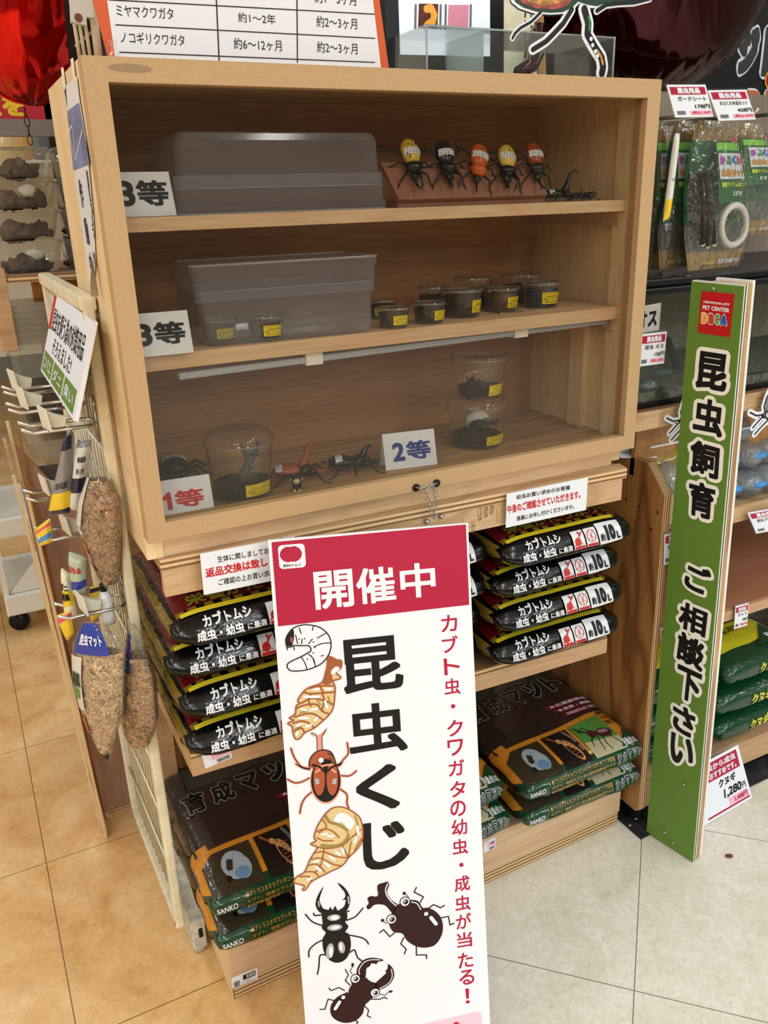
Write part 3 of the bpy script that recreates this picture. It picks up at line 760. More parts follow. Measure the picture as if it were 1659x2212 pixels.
cup_at('soil cup mostly hidden behind the wide clear cup on the middle shelf', 1040, 668, SZ, 84, .8, lab=LAB3, group=G3, labang=1.0, soil=.6)
cup_at('clear soil cup with a pale grub against its wall, spilt soil below it', 1100, 674, SZ, 82, .62, lab=LAB3, group=G3, labang=.4, soil=.7, soilm=flat('brown_soil', (84, 62, 44), .95, var=.35, vs=150, bump=1, bs=220))
cup_at('soil cup behind the rightmost two cups on the middle shelf', 1146, 656, SZ, 88, .7, lab=None, group=G3, soil=.6)
cup_at('soil cup with bluish dark soil, last one at the right end of the middle shelf', 1189, 666, SZ, 84, .66, lab=LAB3, group=G3, labang=.0, soil=.7, soilm=flat('blue_soil', (36, 36, 52), .9, var=.3, vs=150, bump=1, bs=220))
gb = MB(); p = atZ(1083, 664, SZ + .02)
gb.tube([p + V((-.006, -.004, -.008)), p + V((-.010, -.006, 0)), p + V((-.006, -.007, .008)), p + V((.002, -.007, .011))], [.003, .0052, .0052, .003], 10)
# crumbs of soil on the shelf
cr = MB(); rnd = random.Random(5); pc = atZ(1100, 676, SZ)
for k in range(90):
    a = rnd.gauss(0, .022); b = rnd.gauss(0, .009); r = rnd.uniform(.0004, .0011)
    cr.ball((pc.x + a, max(.041, pc.y + .006 + b), SZ + r * .8), r, 5, 3)
c_ = obj('spilt_soil', cr, SOIL); tag(c_, 'brown soil crumbs spilt on the middle shelf under a cup', 'soil'); c_['kind'] = 'stuff'

LZ = 0.9552
def tall_cup(label, px, py, z, wpx, hr, lab, **k):
    p = atZ(px, py, z); dpt = (p - CAM).dot(_fw); r = wpx / 2 * dpt / FPX
    return cup(label, p + V((0, r * .85, 0)), r * .80, r * .95, 2 * r * hr, lid='dome', soil=.24, lab=lab, lh=(.1, .3), lw=1.0, **k), p + V((0, r * .85, 0)), r
GC = 'tall clear prize cups on the cabinet floor'
t1, c1_, r1_ = tall_cup('largest clear domed cup with grey beetle inside, on the floor by the red 1 card', 547, 1086, LZ, 156, .86, ['グラントシロカブト', '♂74mm 累代:CB', '産地:アリゾナ', '羽化日:2026年4月'], labang=.3, group=GC)
t2, c2_, r2_ = tall_cup('clear domed cup with black stag beetle, lower cup of the stack of two', 1062, 972, LZ, 138, .72, ['アルキデスヒラタ', '♂76mm 累代:WD', '産地:スマトラ島アチェ'], labang=.3, group=GC)
ztop = LZ + 2 * r2_ * .72 * 1.105 + .0006
t3 = cup('clear cup with dark insect, upper cup of the stack of two', V((c2_.x + .004, c2_.y, ztop)), r2_ * .66, r2_ * .86, r2_ * 1.28, lid='flat', soil=.22, lab=['アルキデスヒラタ', 'ペアサイズ 累代:WD', '産地:スマトラ島アチェ'], lh=(.06, .32), lw=1.05, labang=.4, group=GC)

# ------------------------------------------------------------------ toy beetles
def beetle(label, root_loc, rot, L=0.075, body=(20, 20, 22), elytra=None, spots=False, horn='twin', legspan=1.0, sticker_=True, group=None, name='toy_beetle', gloss=.22, sticker_pos=None, txt='ヘラクレス'):
    """local frame: +x towards the head, +z up, length L without horns"""
    t = thing(name, label, 'toy beetle', root_loc, group, rot=rot)
    bm = flat('beetle_%d_%d_%d' % body, body, gloss, coat=.4)
    em = flat('beetle_%d_%d_%d' % (elytra or body), elytra or body, gloss, coat=.4)
    a = L / 2
    el = MB().ball((-a * .34, 0, a * .34), (a * .66, a * .46, a * .33), 18, 12, f=lambda p: V((p.x, p.y, p.z if p.z > 0 else p.z * .55)))
    if spots:
        pass
    e = obj('wing_cases', el, em, t, local=True)
    seam = MB().tube([V((-a * .98, 0, a * .36)), V((-a * .6, 0, a * .66)), V((-a * .2, 0, a * .68)), V((a * .22, 0, a * .5))], a * .012, 5)
    obj('seam', seam, BLACKPL, e, local=True)
    if spots:
        sp = MB()
        for k in range(7):
            x, y = random.Random(k).uniform(-.75, .05) * a, (k % 2 * 2 - 1) * random.Random(k + 9).uniform(.12, .3) * a
            z = a * .34 + a * .33 * math.sqrt(max(0.05, 1 - ((x + a * .34) / (a * .66)) ** 2 - (y / (a * .46)) ** 2))
            sp.ball((x, y, z), (a * .045, a * .045, a * .02), 8, 5)
        obj('spots', sp, BLACKPL, e, local=True)
    pr_ = MB().ball((a * .42, 0, a * .34), (a * .30, a * .42, a * .32), 16, 10, f=lambda p: V((p.x, p.y * (1 - .2 * p.x), p.z if p.z > 0 else p.z * .6)))
    obj('thorax', pr_, bm if horn != 'orange' else em, t, local=True)
    hd = MB().ball((a * .78, 0, a * .24), (a * .2, a * .22, a * .17), 12, 8)
    obj('head', hd, bm, t, local=True)
    H = []
    if horn in ('twin', 'yellow'):
        H.append(([(a * .6, 0, a * .5), (a * .95, 0, a * .72), (a * 1.35, 0, a * .68), (a * 1.62, 0, a * .5)], [.10, .075, .05, .02]))
        H.append(([(a * .85, 0, a * .2), (a * 1.15, 0, a * .18), (a * 1.4, 0, a * .32), (a * 1.5, 0, a * .5)], [.08, .06, .045, .02]))
    if horn == 'three':
        for s_ in (-1, 1): H.append(([(a * .62, s_ * a * .24, a * .5), (a * .95, s_ * a * .34, a * .66), (a * 1.3, s_ * a * .28, a * .5), (a * 1.45, s_ * a * .2, a * .36)], [.09, .07, .05, .02]))
        H.append(([(a * .85, 0, a * .22), (a * 1.15, 0, a * .24), (a * 1.35, 0, a * .42)], [.08, .055, .02]))
    if horn == 'fork':
        H.append(([(a * .85, 0, a * .25), (a * 1.2, 0, a * .34), (a * 1.45, 0, a * .5)], [.09, .06, .05]))
        for s_ in (-1, 1): H.append(([(a * 1.42, 0, a * .48), (a * 1.56, s_ * a * .14, a * .52), (a * 1.6, s_ * a * .26, a * .56)], [.05, .04, .02]))
    if horn == 'orange': H.append(([(a * .9, 0, a * .22), (a * 1.25, 0, a * .2), (a * 1.5, 0, a * .24)], [.07, .05, .03]))
    if horn == 'stub': H.append(([(a * .62, 0, a * .55), (a * .78, 0, a * .92), (a * .98, 0, a * 1.02), (a * 1.1, 0, a * .98)], [.2, .1, .06, .02])); H.append(([(a * .9, 0, a * .2), (a * 1.25, 0, a * .22), (a * 1.45, 0, a * .42)], [.08, .06, .02]))
    if horn == 'bighorn': H.append(([(a * .3, 0, a * .5), (a * .5, 0, a * .95), (a * .62, 0, a * 1.4), (a * .9, 0, a * 1.62), (a * 1.15, 0, a * 1.5)], [.24, .15, .09, .06, .02])); H.append(([(a * .85, 0, a * .2), (a * 1.2, 0, a * .22), (a * 1.4, 0, a * .5), (a * 1.3, 0, a * .75)], [.08, .06, .04, .015]))
    if horn == 'stag':
        for s_ in (-1, 1): H.append(([(a * .85, s_ * a * .14, a * .22), (a * 1.15, s_ * a * .3, a * .24), (a * 1.4, s_ * a * .26, a * .26), (a * 1.55, s_ * a * .1, a * .28)], [.07, .06, .05, .02]))
    for pth, rr in H:
        pts = []; rad = []
        for i in range(len(pth) - 1):
            for k in range(4):
                f = k / 4; pts.append(V(pth[i]).lerp(V(pth[i + 1]), f)); rad.append((rr[i] * (1 - f) + rr[i + 1] * f) * a)
        pts.append(V(pth[-1])); rad.append(rr[-1] * a)
        obj('horn', MB().tube(pts, rad, 8), em if horn == 'bighorn' else bm, t, local=True)
    for s_ in (-1, 1):
        for j, (x0, ang, ln) in enumerate(((.5, .75, .95), (.15, 1.55, .85), (-.1, 2.25, 1.15))):
            dx, dy = math.cos(ang), math.sin(ang) * s_; ln *= legspan
            p0 = V((x0 * a, s_ * .3 * a, a * .2)); k1 = p0 + V((dx * .42 * ln * a, dy * .42 * ln * a, a * .18)); k2 = p0 + V((dx * .8 * ln * a, dy * .8 * ln * a, -a * .14)); k3 = k2 + V((dx * .35 * ln * a + .02 * a, dy * .2 * ln * a, -a * .03)); 
            k2.z = max(k2.z, a * .05); k3.z = a * .03
            obj('leg', MB().tube([p0, k1, k2, k3], [a * .05, a * .055, a * .035, a * .018], 6), bm if horn != 'bighorn' else bm, t, local=True)
    if sticker_:
        sx = -a * .25 if sticker_pos is None else sticker_pos * a
        def cur(u, v, h=0.0):
            y = (u - .5) * a * .82; x = sx + (.5 - v) * a * -.30
            z = a * .34 + a * .335 * math.sqrt(max(0.04, 1 - ((x + a * .34) / (a * .67)) ** 2 - (y / (a * .47)) ** 2)) + a * .012 + h
            return V((x, -y, z))
        s2 = obj('sticker', MB().grid(lambda u, v: cur(u, v), 10, 3), WHITE, t, local=True)
        k = MB().text(txt, (.06, .52, .94, .94), cur, .0003).text('オオカブト', (.1, .06, .9, .46), cur, .0003)
        obj('lettering', k, BLACKP, s2, local=True)
    return t
def frame_rot(x, z):
    x = V(x).normalized(); z = V(z); z = (z - x * z.dot(x)).normalized(); y = z.cross(x)
    return Matrix((x, y, z)).transposed()
# the sloping plaque with five beetles
PB0, PB1 = [V((*atY(px, py, .062).xy, 1.3754)) for px, py in ((850, 450), (1183, 434))]
pd = (PB1 - PB0).normalized(); pn = V((-pd.y, pd.x, 0)); sl = math.radians(60)
pv = pn * math.cos(sl) + V((0, 0, 1)) * math.sin(sl)
plq = Plane(PB0 + V((0, 0, .008)), pd, pv)
pw = (PB1 - PB0).length
ph = 0.062
t = thing('display_plaque', 'reddish wooden sloping plaque under the five toy beetles on the top shelf', 'plaque', (PB0 + PB1) / 2)
b = MB()
b.slab([(.008, 0), (pw - .004, 0), (pw - .006, ph), (-.006, ph)], plq, -.004, .006)
obj('board', b, wood('plaque_wood', (164, 112, 88), (140, 90, 70), axis=0, scale=1.2, contrast=.3), t, bevel=.0015)
f_ = plq(0, 0, -.004); b_ = plq(0, ph, -.004)
b2 = MB().prism([(PB0.x + .01, PB0.y + .004), (PB1.x - .004, PB1.y + .004), (PB1.x - .004 + pn.x * .07, PB1.y + pn.y * .07), (PB0.x + .01 + pn.x * .07, PB0.y + pn.y * .07)], 1.3754, 1.3810)
obj('foot_board', b2, MATS['plaque_wood'], t)
bt = plq(pw / 2, ph * .9, -.004)
obj('prop', MB().box(PB0.x + .05, PB1.x - .05, bt.y - .004, bt.y + .002, 1.3812, bt.z - .002), MATS['plaque_wood'], t)
GB = 'five toy beetles on the sloping plaque'
for px, py, hx, hy, body, el, sp, hn, lab_, tx in (
        (878, 352, 893, 408, (14, 14, 16), (206, 172, 56), True, 'twin', 'yellow spotted toy beetle with black head, leftmost on the sloping plaque', 'ヘラクレス'),
        (951, 354, 966, 410, (12, 13, 20), None, False, 'three', 'all black three-horned toy beetle, second from left on the sloping plaque', 'コーカサス'),
        (1023, 360, 1021, 408, (28, 20, 16), (196, 92, 34), False, 'orange', 'orange toy beetle with brown stripe, middle one on the sloping plaque', 'ゾウカブト'),
        (1083, 362, 1087, 410, (14, 14, 16), (216, 186, 84), False, 'three', 'pale yellow toy beetle with black head, fourth on the sloping plaque', 'ゴホンヅノ'),
        (1143, 356, 1154, 408, (24, 14, 12), (150, 62, 26), False, 'fork', 'reddish brown toy beetle with forked horn, rightmost on the sloping plaque', 'カブトムシ')):
    a, c = plq.uv(px, py), plq.uv(hx, hy)
    c0 = (a[0], a[1])
    dirv = plq.u * (c[0] - a[0]) + plq.v * (c[1] - a[1])
    L_ = .068
    beetle(lab_, plq(a[0] + (c[0] - a[0]) * .12, a[1] + (c[1] - a[1]) * .12, .0062), frame_rot(dirv, plq.n), L=L_, body=body, elytra=el, spots=sp, horn=hn, group=GB, legspan=.95, txt=tx)
p = V((*atY(1218, 436, .062).xy, 1.3754))
beetle('black toy beetle lying at the right end of the top shelf', p + V((.005, .02, .0005)), (0, 0, -.25), L=.06, body=(16, 15, 16), horn='bighorn', legspan=.9, sticker_=True, sticker_pos=-.55)
p = V((*atY(1275, 434, .062).xy, 1.3754))
beetle('smaller black toy beetle against the end of the top shelf, pointing right', p + V((.004, .028, .0005)), (0, 0, -.1), L=.04, body=(20, 18, 17), horn='three', legspan=1.1, sticker_=False)
p = atZ(385, 1033, LZ)
beetle('dark green toy beetle seen from the front behind the red 1 card', V((.102, .245, LZ + .0004)), (0, 0, -1.75), L=.10, body=(18, 18, 15), elytra=(40, 42, 24), horn='stub' if False else 'none', legspan=1.1)
p = atZ(650, 1036, LZ)
beetle('reddish brown toy beetle with tall curved horn beside the large domed cup', p + V((-.004, .012, .0004)), (0, 0, -.35), L=.078, body=(52, 26, 20), elytra=(158, 84, 48), horn='bighorn', legspan=1.2, sticker_pos=-.7)
p = atZ(758, 1017, LZ)
beetle('black toy rhinoceros beetle on the cabinet floor left of the blue 2 card', p + V((0, .008, .0004)), (0, 0, -.30), L=.078, body=(15, 15, 17), horn='stub', legspan=1.2, sticker_pos=-.45)
# beetles inside the cups
beetle('grey beetle standing up inside the largest domed cup', c1_ + V((.022, -.002, r1_ * 2 * .86 * .24 + .016)), (0, -1.2, -.3), L=.066, body=(38, 40, 40), elytra=(52, 56, 54), horn='stub', legspan=.7, sticker_=False, gloss=.5)
beetle('black stag beetle on soil inside the lower stacked cup', c2_ + V((.006, -.008, r2_ * 2 * .72 * .24 + .012)), (0, -.1, -.15), L=.05, body=(20, 22, 22), horn='stag', legspan=.7, sticker_=False, gloss=.4)
beetle('dark beetle pressed to the wall inside the upper stacked cup', V((c2_.x - .018, c2_.y - .012, ztop + .016)), (0, -1.3, .4), L=.042, body=(30, 18, 14), horn='none', legspan=.6, sticker_=False, gloss=.4)
tis = MB().ball(V((c2_.x + .012, c2_.y + .018, LZ + .042)), (.026, .014, .016), 12, 8, f=lambda p: p * (1 + .3 * noise.noise(p * 2.4)))
tag(obj('tissue_wad', tis, flat('tissue', (216, 212, 204), .9, bump=.6, bs=60)), 'crumpled white tissue inside the lower stacked cup', 'tissue')
# tiny monkey figure
p = atZ(645, 1063, LZ)
mk = thing('monkey_figure', 'tiny brown monkey figure with pale face in front of the horned brown beetle', 'figurine', p + V((0, .006, .0004)), rot=(0, 0, -.35))
BR, FACE = flat('monkey_brown', (46, 24, 18), .5), flat('monkey_face', (232, 212, 170), .5)
o = obj('body', MB().ball((0, 0, .0075), (.0062, .0055, .0078), 12, 8), BR, mk, local=True)
h_ = obj('head', MB().ball((0, -.0005, .0195), (.0085, .0078, .008), 14, 9), BR, mk, local=True)
obj('face', MB().ball((0, -.0062, .0182), (.0055, .0025, .0048), 12, 8), FACE, h_, local=True)
obj('eyes', MB().ball((-.002, -.0088, .0195), .0007, 6, 4).ball((.002, -.0088, .0195), .0007, 6, 4), BLACKPL, h_, local=True)
for s_ in (-1, 1):
    obj('ear', MB().ball((s_ * .0082, 0, .019), (.0022, .0015, .0024), 8, 6), FACE, h_, local=True)
    obj('arm', MB().tube([V((s_ * .005, -.002, .012)), V((s_ * .0065, -.006, .009)), V((s_ * .001, -.0075, .0135))], .0017, 6), BR, mk, local=True)
    obj('foot', MB().ball((s_ * .0035, -.0062, .0024), (.0022, .0026, .0024), 8, 6), FACE, mk, local=True)
# ------------------------------------------------------------------ tall white sign leaning on the stand
SL = V((-0.07410801, -0.20554936, -0.9758368)); STP = V((0.950341376, -0.311208864, 0.000558569))
P0 = atY(578.7, 1167, -0.020)
P0b = P0 + SL * (P0.z / -SL.z)                       # foot on the floor
BWD, BLN = 0.309, (P0 - P0b).length
S1 = Plane(P0b, STP, -SL)
sg = thing('leaning_sign', 'tall white sign with crimson head and beetle drawings leaning on the stand', 'sign', P0b)
A_ = lambda x, y: S1.uv(550 + x * .33755, 1120 + y * .33755)      # traced from close views of the sign
B_ = lambda x, y: S1.uv(550 + x * .33755, 1650 + y * .33755)
tl, tr_ = S1.uv(578.7, 1167), S1.uv(1010.8, 1129.5); bl, br_ = S1.uv(659.7, 2212), S1.uv(1059, 2212)
k = lambda a, b, v: a[0] + (b[0] - a[0]) * (a[1] - v) / (a[1] - b[1])
ol = [(k(tl, bl, .004), .004), (k(tr_, br_, .004), .004), tr_, tl]
obj('board', MB().slab(ol, S1, -.0065, 0, 0, 1), [WHITE, flat('foam_core', (222, 214, 204), .7)], sg)
hd = MB().slab([A_(108, 152), A_(150, 690), A_(1373, 552), A_(1352, 38)], S1, .0002, .0005)
hdr = obj('header_band', hd, CRIM, sg)
def px_box(pl, l, b, r, t): x, y = pl.uv(l, b), pl.uv(r, t); return (x[0], x[1], y[0], y[1])
let = MB()
for ch, (x0, y0), (x1, y1) in (('開', (392, 585), (622, 320)), ('催', (660, 552), (893, 300)), ('中', (938, 515), (1150, 275))):
    a, c = A_(x0, y0), A_(x1, y1); let.text(ch, (a[0], a[1], c[0], c[1]), S1, .0008, bold=.022)
obj('lettering', let, WHITE, hdr)
lg = MB().slab(rrect(*A_(160, 325), *A_(318, 158), .006), S1, .0005, .0009)
lgo = obj('logo_patch', lg, WHITE, hdr)
lm = MB(); c0 = A_(232, 228); 
L1 = A_(205, 230); L2 = A_(262, 222); rr_ = .0115
pts = []
for i in range(40):
    a = 2 * PI * i / 40; r = .0165 * (1 - .13 * math.cos(2 * a + PI) ** 2 * 0) ; x = r * math.cos(a); y = r * .78 * math.sin(a)
    y *= 1 - .14 * math.exp(-(x / .004) ** 2); pts.append((c0[0] + x, c0[1] + y))
lm.slab(pts, S1, .0009, .0012)
obj('logo_mark', lm, CRIM, lgo)
a, c, e_ = V(A_(183, 312)), V(A_(296, 304)), V(A_(181, 293)); obj('lettering', MB().text('西村ジョイ', (0, 0, 1, 1), lambda u, v, h=0: S1(*(a + (c - a) * u + (e_ - a) * v), .0013 + h), 0, bold=.02), BLACKP, lgo)
# main word, written downwards
mw = MB()
for ch, f, l, b, r, t_ in (('昆', A_, 575, 1125, 935, 740), ('虫', A_, 612, 1525, 960, 1160)):
    a, c = f(l, b), f(r, t_); mw.text(ch, (a[0], a[1], c[0], c[1]), S1, .0005, bold=.022)
a, c = S1.uv(773, 1756), S1.uv(858, 1648); mw.text('く', (a[0], a[1], c[0], c[1]), S1, .0005, bold=.026)
a, c = B_(703, 690), B_(975, 345); mw.text('じ', (a[0], a[1], c[0], c[1]), S1, .0005, bold=.026)
obj('main_lettering', mw, BLACKP, sg)
sw = MB()
col = [(1245, 670, 'カ'), (1250, 805, 'ブ'), (1262, 945, 'ト'), (1265, 1075, '虫'), (1270, 1200, '・'), (1283, 1340, 'ク'), (1285, 1465, 'ワ'), (1292, 1595, 'ガ')]
for x, y, ch in col:
    c = A_(x, y); s_ = .0128 if ch != '・' else .0035; sw.text(ch, (c[0] - s_, c[1] - s_ * 1.05, c[0] + s_, c[1] + s_ * 1.05), S1, .0005, bold=.012)
for x, y, ch in ((1300, 160, 'タ'), (1302, 285, 'の'), (1310, 405, '幼'), (1315, 530, '虫'), (1323, 645, '・'), (1328, 765, '成'), (1332, 890, '虫'), (1337, 1005, 'が'), (1343, 1125, '当'), (1350, 1255, 'た'), (1357, 1365, 'る'), (1362, 1485, '！')):
    c = B_(x, y); s_ = .0128 if ch not in '・！' else .0035; t_ = .0128 if ch == '！' else s_
    sw.text(ch, (c[0] - s_, c[1] - t_ * 1.05, c[0] + s_, c[1] + t_ * 1.05), S1, .0005, bold=.012)
obj('side_lettering', sw, CRIM, sg)
pk = MB().slab([B_(1062, 1690), B_(1062, 1668), B_(1420, 1586), B_(1448, 1590), B_(1462, 1690)], S1, .0002, .0006)
pko = obj('pink_panel', pk, flat('pale_pink', (240, 196, 214), .45), sg)
obj('emblem', MB().disc(B_(1290, 1668), .0055, S1, .0009).disc(B_(1140, 1682), .0045, S1, .0009).disc(B_(1310, 1690), .007, S1, .0009), REDP, pko)
# --- drawings
UPX = (V(A_(100, 0)) - V(A_(0, 0))).length / 100    # metres per traced pixel
def poly(mb, pts, f, h, mi): mb.slab([f(*p) for p in (smooth(pts, True) if len(pts) < 29 and len(pts) > 4 else pts)], S1, h, h, mi)
SM = True
def line(mb, pts, f, wd, h, mi):
    if len(pts) > 2 and (SM or mi == 0): pts = smooth(pts[:-1], True, 3) + [pts[0]] if pts[0] == pts[-1] else smooth(pts, False, 3)
    mb.stroke([f(*p) for p in pts], wd * UPX, S1, h, mi)
def dot(mb, c, r, f, h, mi, ry=None, rot=0): mb.disc(f(*c), r * UPX, S1, h, mi, 20, (ry or r) * UPX, rot)
BK2 = flat('ink_black', (20, 18, 18), .5); BRN = flat('ink_brown', (156, 88, 52), .5); TANI = flat('ink_tan', (214, 190, 138), .5)
ORG = flat('ink_rust', (168, 84, 54), .5); PNK = flat('ink_salmon', (222, 150, 128), .5); DKB = flat('ink_dark_brown', (44, 18, 20), .5); GRY = flat('ink_grey', (168, 170, 174), .5)
INK = [WHITE, BK2, BRN, TANI, ORG, PNK, DKB, GRY, flat('ink_olive', (150, 132, 74), .5)]
# 1 larva
m = MB()
lar = [(205, 815), (200, 770), (220, 730), (250, 700), (300, 682), (345, 680), (400, 690), (445, 715), (475, 750), (488, 790), (485, 840), (465, 885), (430, 925), (385, 950), (330, 968), (270, 975), (225, 970), (208, 945), (215, 925), (250, 905), (295, 885), (330, 865), (360, 845), (350, 815), (310, 812), (270, 812), (245, 812), (225, 822)]
poly(m, lar, A_, .0006, 0); line(m, lar + lar[:1], A_, 8, .0008, 1)
poly(m, [(205, 812), (200, 770), (222, 728), (248, 710), (252, 760), (245, 795), (235, 814)], A_, .0010, 1); dot(m, (236, 775), 8, A_, .0012, 4, 20)
for s_ in ([(285, 700), (297, 735)], [(375, 690), (370, 715)], [(462, 730), (400, 765)], [(488, 795), (430, 800), (380, 820)], [(440, 875), (425, 880)], [(300, 888), (325, 930), (335, 966)], [(345, 868), (378, 900), (388, 948)], [(262, 745), (275, 800)], [(300, 800), (305, 770)], [(345, 800), (370, 770)], [(205, 815), (210, 840)], [(245, 812), (255, 840)], [(375, 900), (385, 930)]): line(m, s_, A_, 7, .0009, 1)
for c in ((285, 770), (320, 768), (375, 790), (385, 825), (360, 878), (375, 860), (338, 900)): dot(m, c, 5, A_, .0009, 1)
obj('larva_drawing', m, INK, sg)
# 2 pupa
m = MB()
pu = [(470, 885), (500, 890), (525, 905), (555, 910), (552, 955), (520, 985), (548, 1010), (545, 1025), (500, 1040), (515, 1080), (505, 1200), (480, 1250), (440, 1290), (380, 1340), (320, 1370), (290, 1405), (262, 1410), (245, 1370), (240, 1330), (212, 1310), (250, 1290), (222, 1275), (260, 1250), (265, 1200), (290, 1180), (275, 1165), (310, 1110), (350, 1080), (430, 1050), (450, 1000), (465, 940)]
poly(m, pu, A_, .0006, 3); line(m, pu + pu[:1], A_, 11, .0008, 2)
poly(m, [(470, 885), (500, 890), (525, 905), (555, 910), (552, 955), (500, 1000), (500, 1040), (470, 1062), (430, 1050), (450, 1000), (465, 940)], A_, .0009, 2)
poly(m, [(490, 975), (520, 945), (545, 960), (520, 985), (495, 1000)], A_, .0011, 0)
for s_ in ([(350, 1085), (420, 1070), (500, 1070)], [(310, 1110), (360, 1120), (430, 1115), (510, 1110)], [(300, 1180), (360, 1150), (430, 1160), (505, 1190)], [(265, 1215), (330, 1190), (400, 1190), (430, 1230), (480, 1250)], [(255, 1270), (320, 1250), (380, 1250), (440, 1290)], [(245, 1310), (300, 1295), (350, 1310), (380, 1340)], [(255, 1360), (300, 1340), (320, 1370)], [(430, 1115), (445, 1160), (430, 1230)], [(360, 1120), (345, 1160), (360, 1200)], [(420, 1075), (440, 1115)]): line(m, s_, A_, 12, .0010, 2)
for s_ in ([(380, 1092), (410, 1090)], [(320, 1140), (410, 1140)], [(450, 1170), (465, 1210)], [(300, 1215), (330, 1225)], [(360, 1225), (400, 1215)], [(290, 1275), (340, 1275)], [(270, 1325), (300, 1318)], [(330, 1330), (360, 1320)], [(455, 1090), (490, 1090)], [(385, 1290), (400, 1275)], [(268, 1385), (275, 1365)]): line(m, s_, A_, 17, .0011, 0)
for s_ in ([(290, 1240), (330, 1235)], [(470, 1140), (485, 1190)], [(260, 1345), (300, 1325)], [(400, 1160), (420, 1190)]): line(m, s_, A_, 9, .0012, 8)
obj('pupa_drawing', m, INK, sg)
# 3 rust coloured beetle
m = MB(); F = lambda x, y: S1.uv(x, y)
F_A = lambda x, y: A_(x, y)
for s_ in ([(350, 1605), (300, 1590), (255, 1530), (232, 1470)], [(530, 1590), (570, 1540), (600, 1500), (592, 1435)]):
    line(m, s_, A_, 20, .0005, 5); line(m, s_, A_, 6, .0007, 1)
for s_ in ([(350, 90), (300, 115), (255, 120), (210, 98)], [(555, 75), (610, 75), (650, 45)], [(365, 180), (325, 215), (300, 260), (290, 315)], [(545, 160), (590, 195), (590, 250), (603, 283)], [(355, 30), (300, 20), (265, 0)], [(545, 10), (560, -10)]):
    line(m, s_, B_, 20, .0005, 5); line(m, s_, B_, 6, .0007, 1)
poly(m, [(360, 1372), (395, 1388), (430, 1372), (460, 1345), (450, 1380), (432, 1400), (432, 1480), (408, 1490), (400, 1400), (375, 1395)], A_, .0006, 5); line(m, [(360, 1372), (395, 1388), (400, 1480)], A_, 5, .0008, 1); line(m, [(460, 1345), (432, 1395), (434, 1475)], A_, 5, .0008, 1)
poly(m, [(350, 1560), (365, 1520), (400, 1488), (450, 1480), (490, 1495), (512, 1540), (520, 1580), (470, 1600), (395, 1605), (355, 1590)], A_, .0008, 4); line(m, [(350, 1590), (350, 1555), (365, 1520), (400, 1488), (450, 1480), (490, 1495), (512, 1540), (522, 1585)], A_, 8, .0010, 1)
dot(m, (425, 1545), 18, A_, .0012, 0); line(m, [(470, 1500), (495, 1515)], A_, 6, .0012, 1); line(m, [(478, 1530), (492, 1540)], A_, 6, .0012, 1)
line(m, [(400, 1590), (470, 1575), (505, 1580)], A_, 14, .0011, 5)
e = [(455 + 100 * math.cos(2 * PI * i / 30), 110 + 145 * math.sin(2 * PI * i / 30)) for i in range(30)]
poly(m, e, B_, .0007, 5)
e = [(455 + 94 * math.cos(2 * PI * i / 30), 105 + 138 * math.sin(2 * PI * i / 30)) for i in range(30)]
poly(m, e, B_, .0009, 1)
for s_ in (-1, 1):
    e = [(455 + s_ * 42 + 37 * math.cos(2 * PI * i / 24), 95 + 105 * math.sin(2 * PI * i / 24)) for i in range(24)]
    poly(m, e, B_, .0011, 4)
    line(m, [(455 + s_ * 62, 50), (455 + s_ * 40, 35)], B_, 16, .0013, 5)
    poly(m, [(455 + s_ * 70, 90), (455 + s_ * 45, 95), (455 + s_ * 40, 125), (455 + s_ * 65, 130)], B_, .0013, 7)
line(m, [(370, 5), (420, 20), (455, 50), (500, 15), (545, 0)], B_, 14, .0013, 1)
obj('brown_beetle_drawing', m, INK, sg)
# 4 second pupa
m = MB()
p2 = [(500, 280), (560, 275), (620, 300), (670, 340), (690, 400), (690, 480), (660, 540), (600, 600), (560, 650), (480, 690), (420, 720), (360, 755), (330, 800), (305, 805), (320, 780), (290, 770), (250, 755), (270, 720), (320, 690), (350, 620), (385, 560), (400, 530), (358, 512), (395, 490), (380, 470), (400, 400), (430, 350), (460, 310)]
poly(m, p2, B_, .0006, 3); line(m, p2 + p2[:1], B_, 10, .0008, 2)
poly(m, [(520, 330), (560, 310), (610, 335), (640, 370), (630, 400), (600, 420), (560, 370), (530, 380), (505, 370)], B_, .0010, 0)
line(m, [(450, 330), (480, 370), (530, 385), (590, 420), (600, 460), (560, 510), (500, 525), (430, 520)], B_, 22, .0010, 8)
line(m, [(600, 430), (620, 470), (590, 520)], B_, 14, .0011, 3)
line(m, [(640, 330), (660, 390), (650, 450)], B_, 10, .0010, 8)
for s_ in ([(400, 430), (450, 415), (500, 430), (540, 470)], [(400, 470), (440, 490), (500, 490)], [(400, 530), (470, 540), (560, 520), (620, 470), (680, 420)], [(385, 570), (440, 560), (520, 590), (590, 600)], [(360, 610), (420, 600), (500, 640), (550, 650)], [(340, 650), (400, 640), (450, 690)], [(320, 690), (380, 690), (410, 720)], [(290, 720), (350, 720), (365, 755)], [(430, 350), (460, 400), (410, 440)], [(445, 540), (425, 640), (390, 690)], [(620, 470), (600, 600)], [(560, 520), (600, 600)], [(680, 480), (640, 550)]): line(m, s_, B_, 9, .0011, 2)
for s_ in ([(430, 450), (460, 445)], [(470, 460), (500, 460)], [(560, 540), (570, 570)], [(520, 560), (545, 580)], [(480, 590), (510, 610)], [(450, 630), (480, 655)], [(395, 660), (420, 680)], [(340, 740), (360, 730)], [(380, 625), (405, 620)], [(655, 400), (665, 450)], [(640, 500), (650, 470)]): line(m, s_, B_, 18, .0012, 0)
obj('second_pupa_drawing', m, INK, sg)
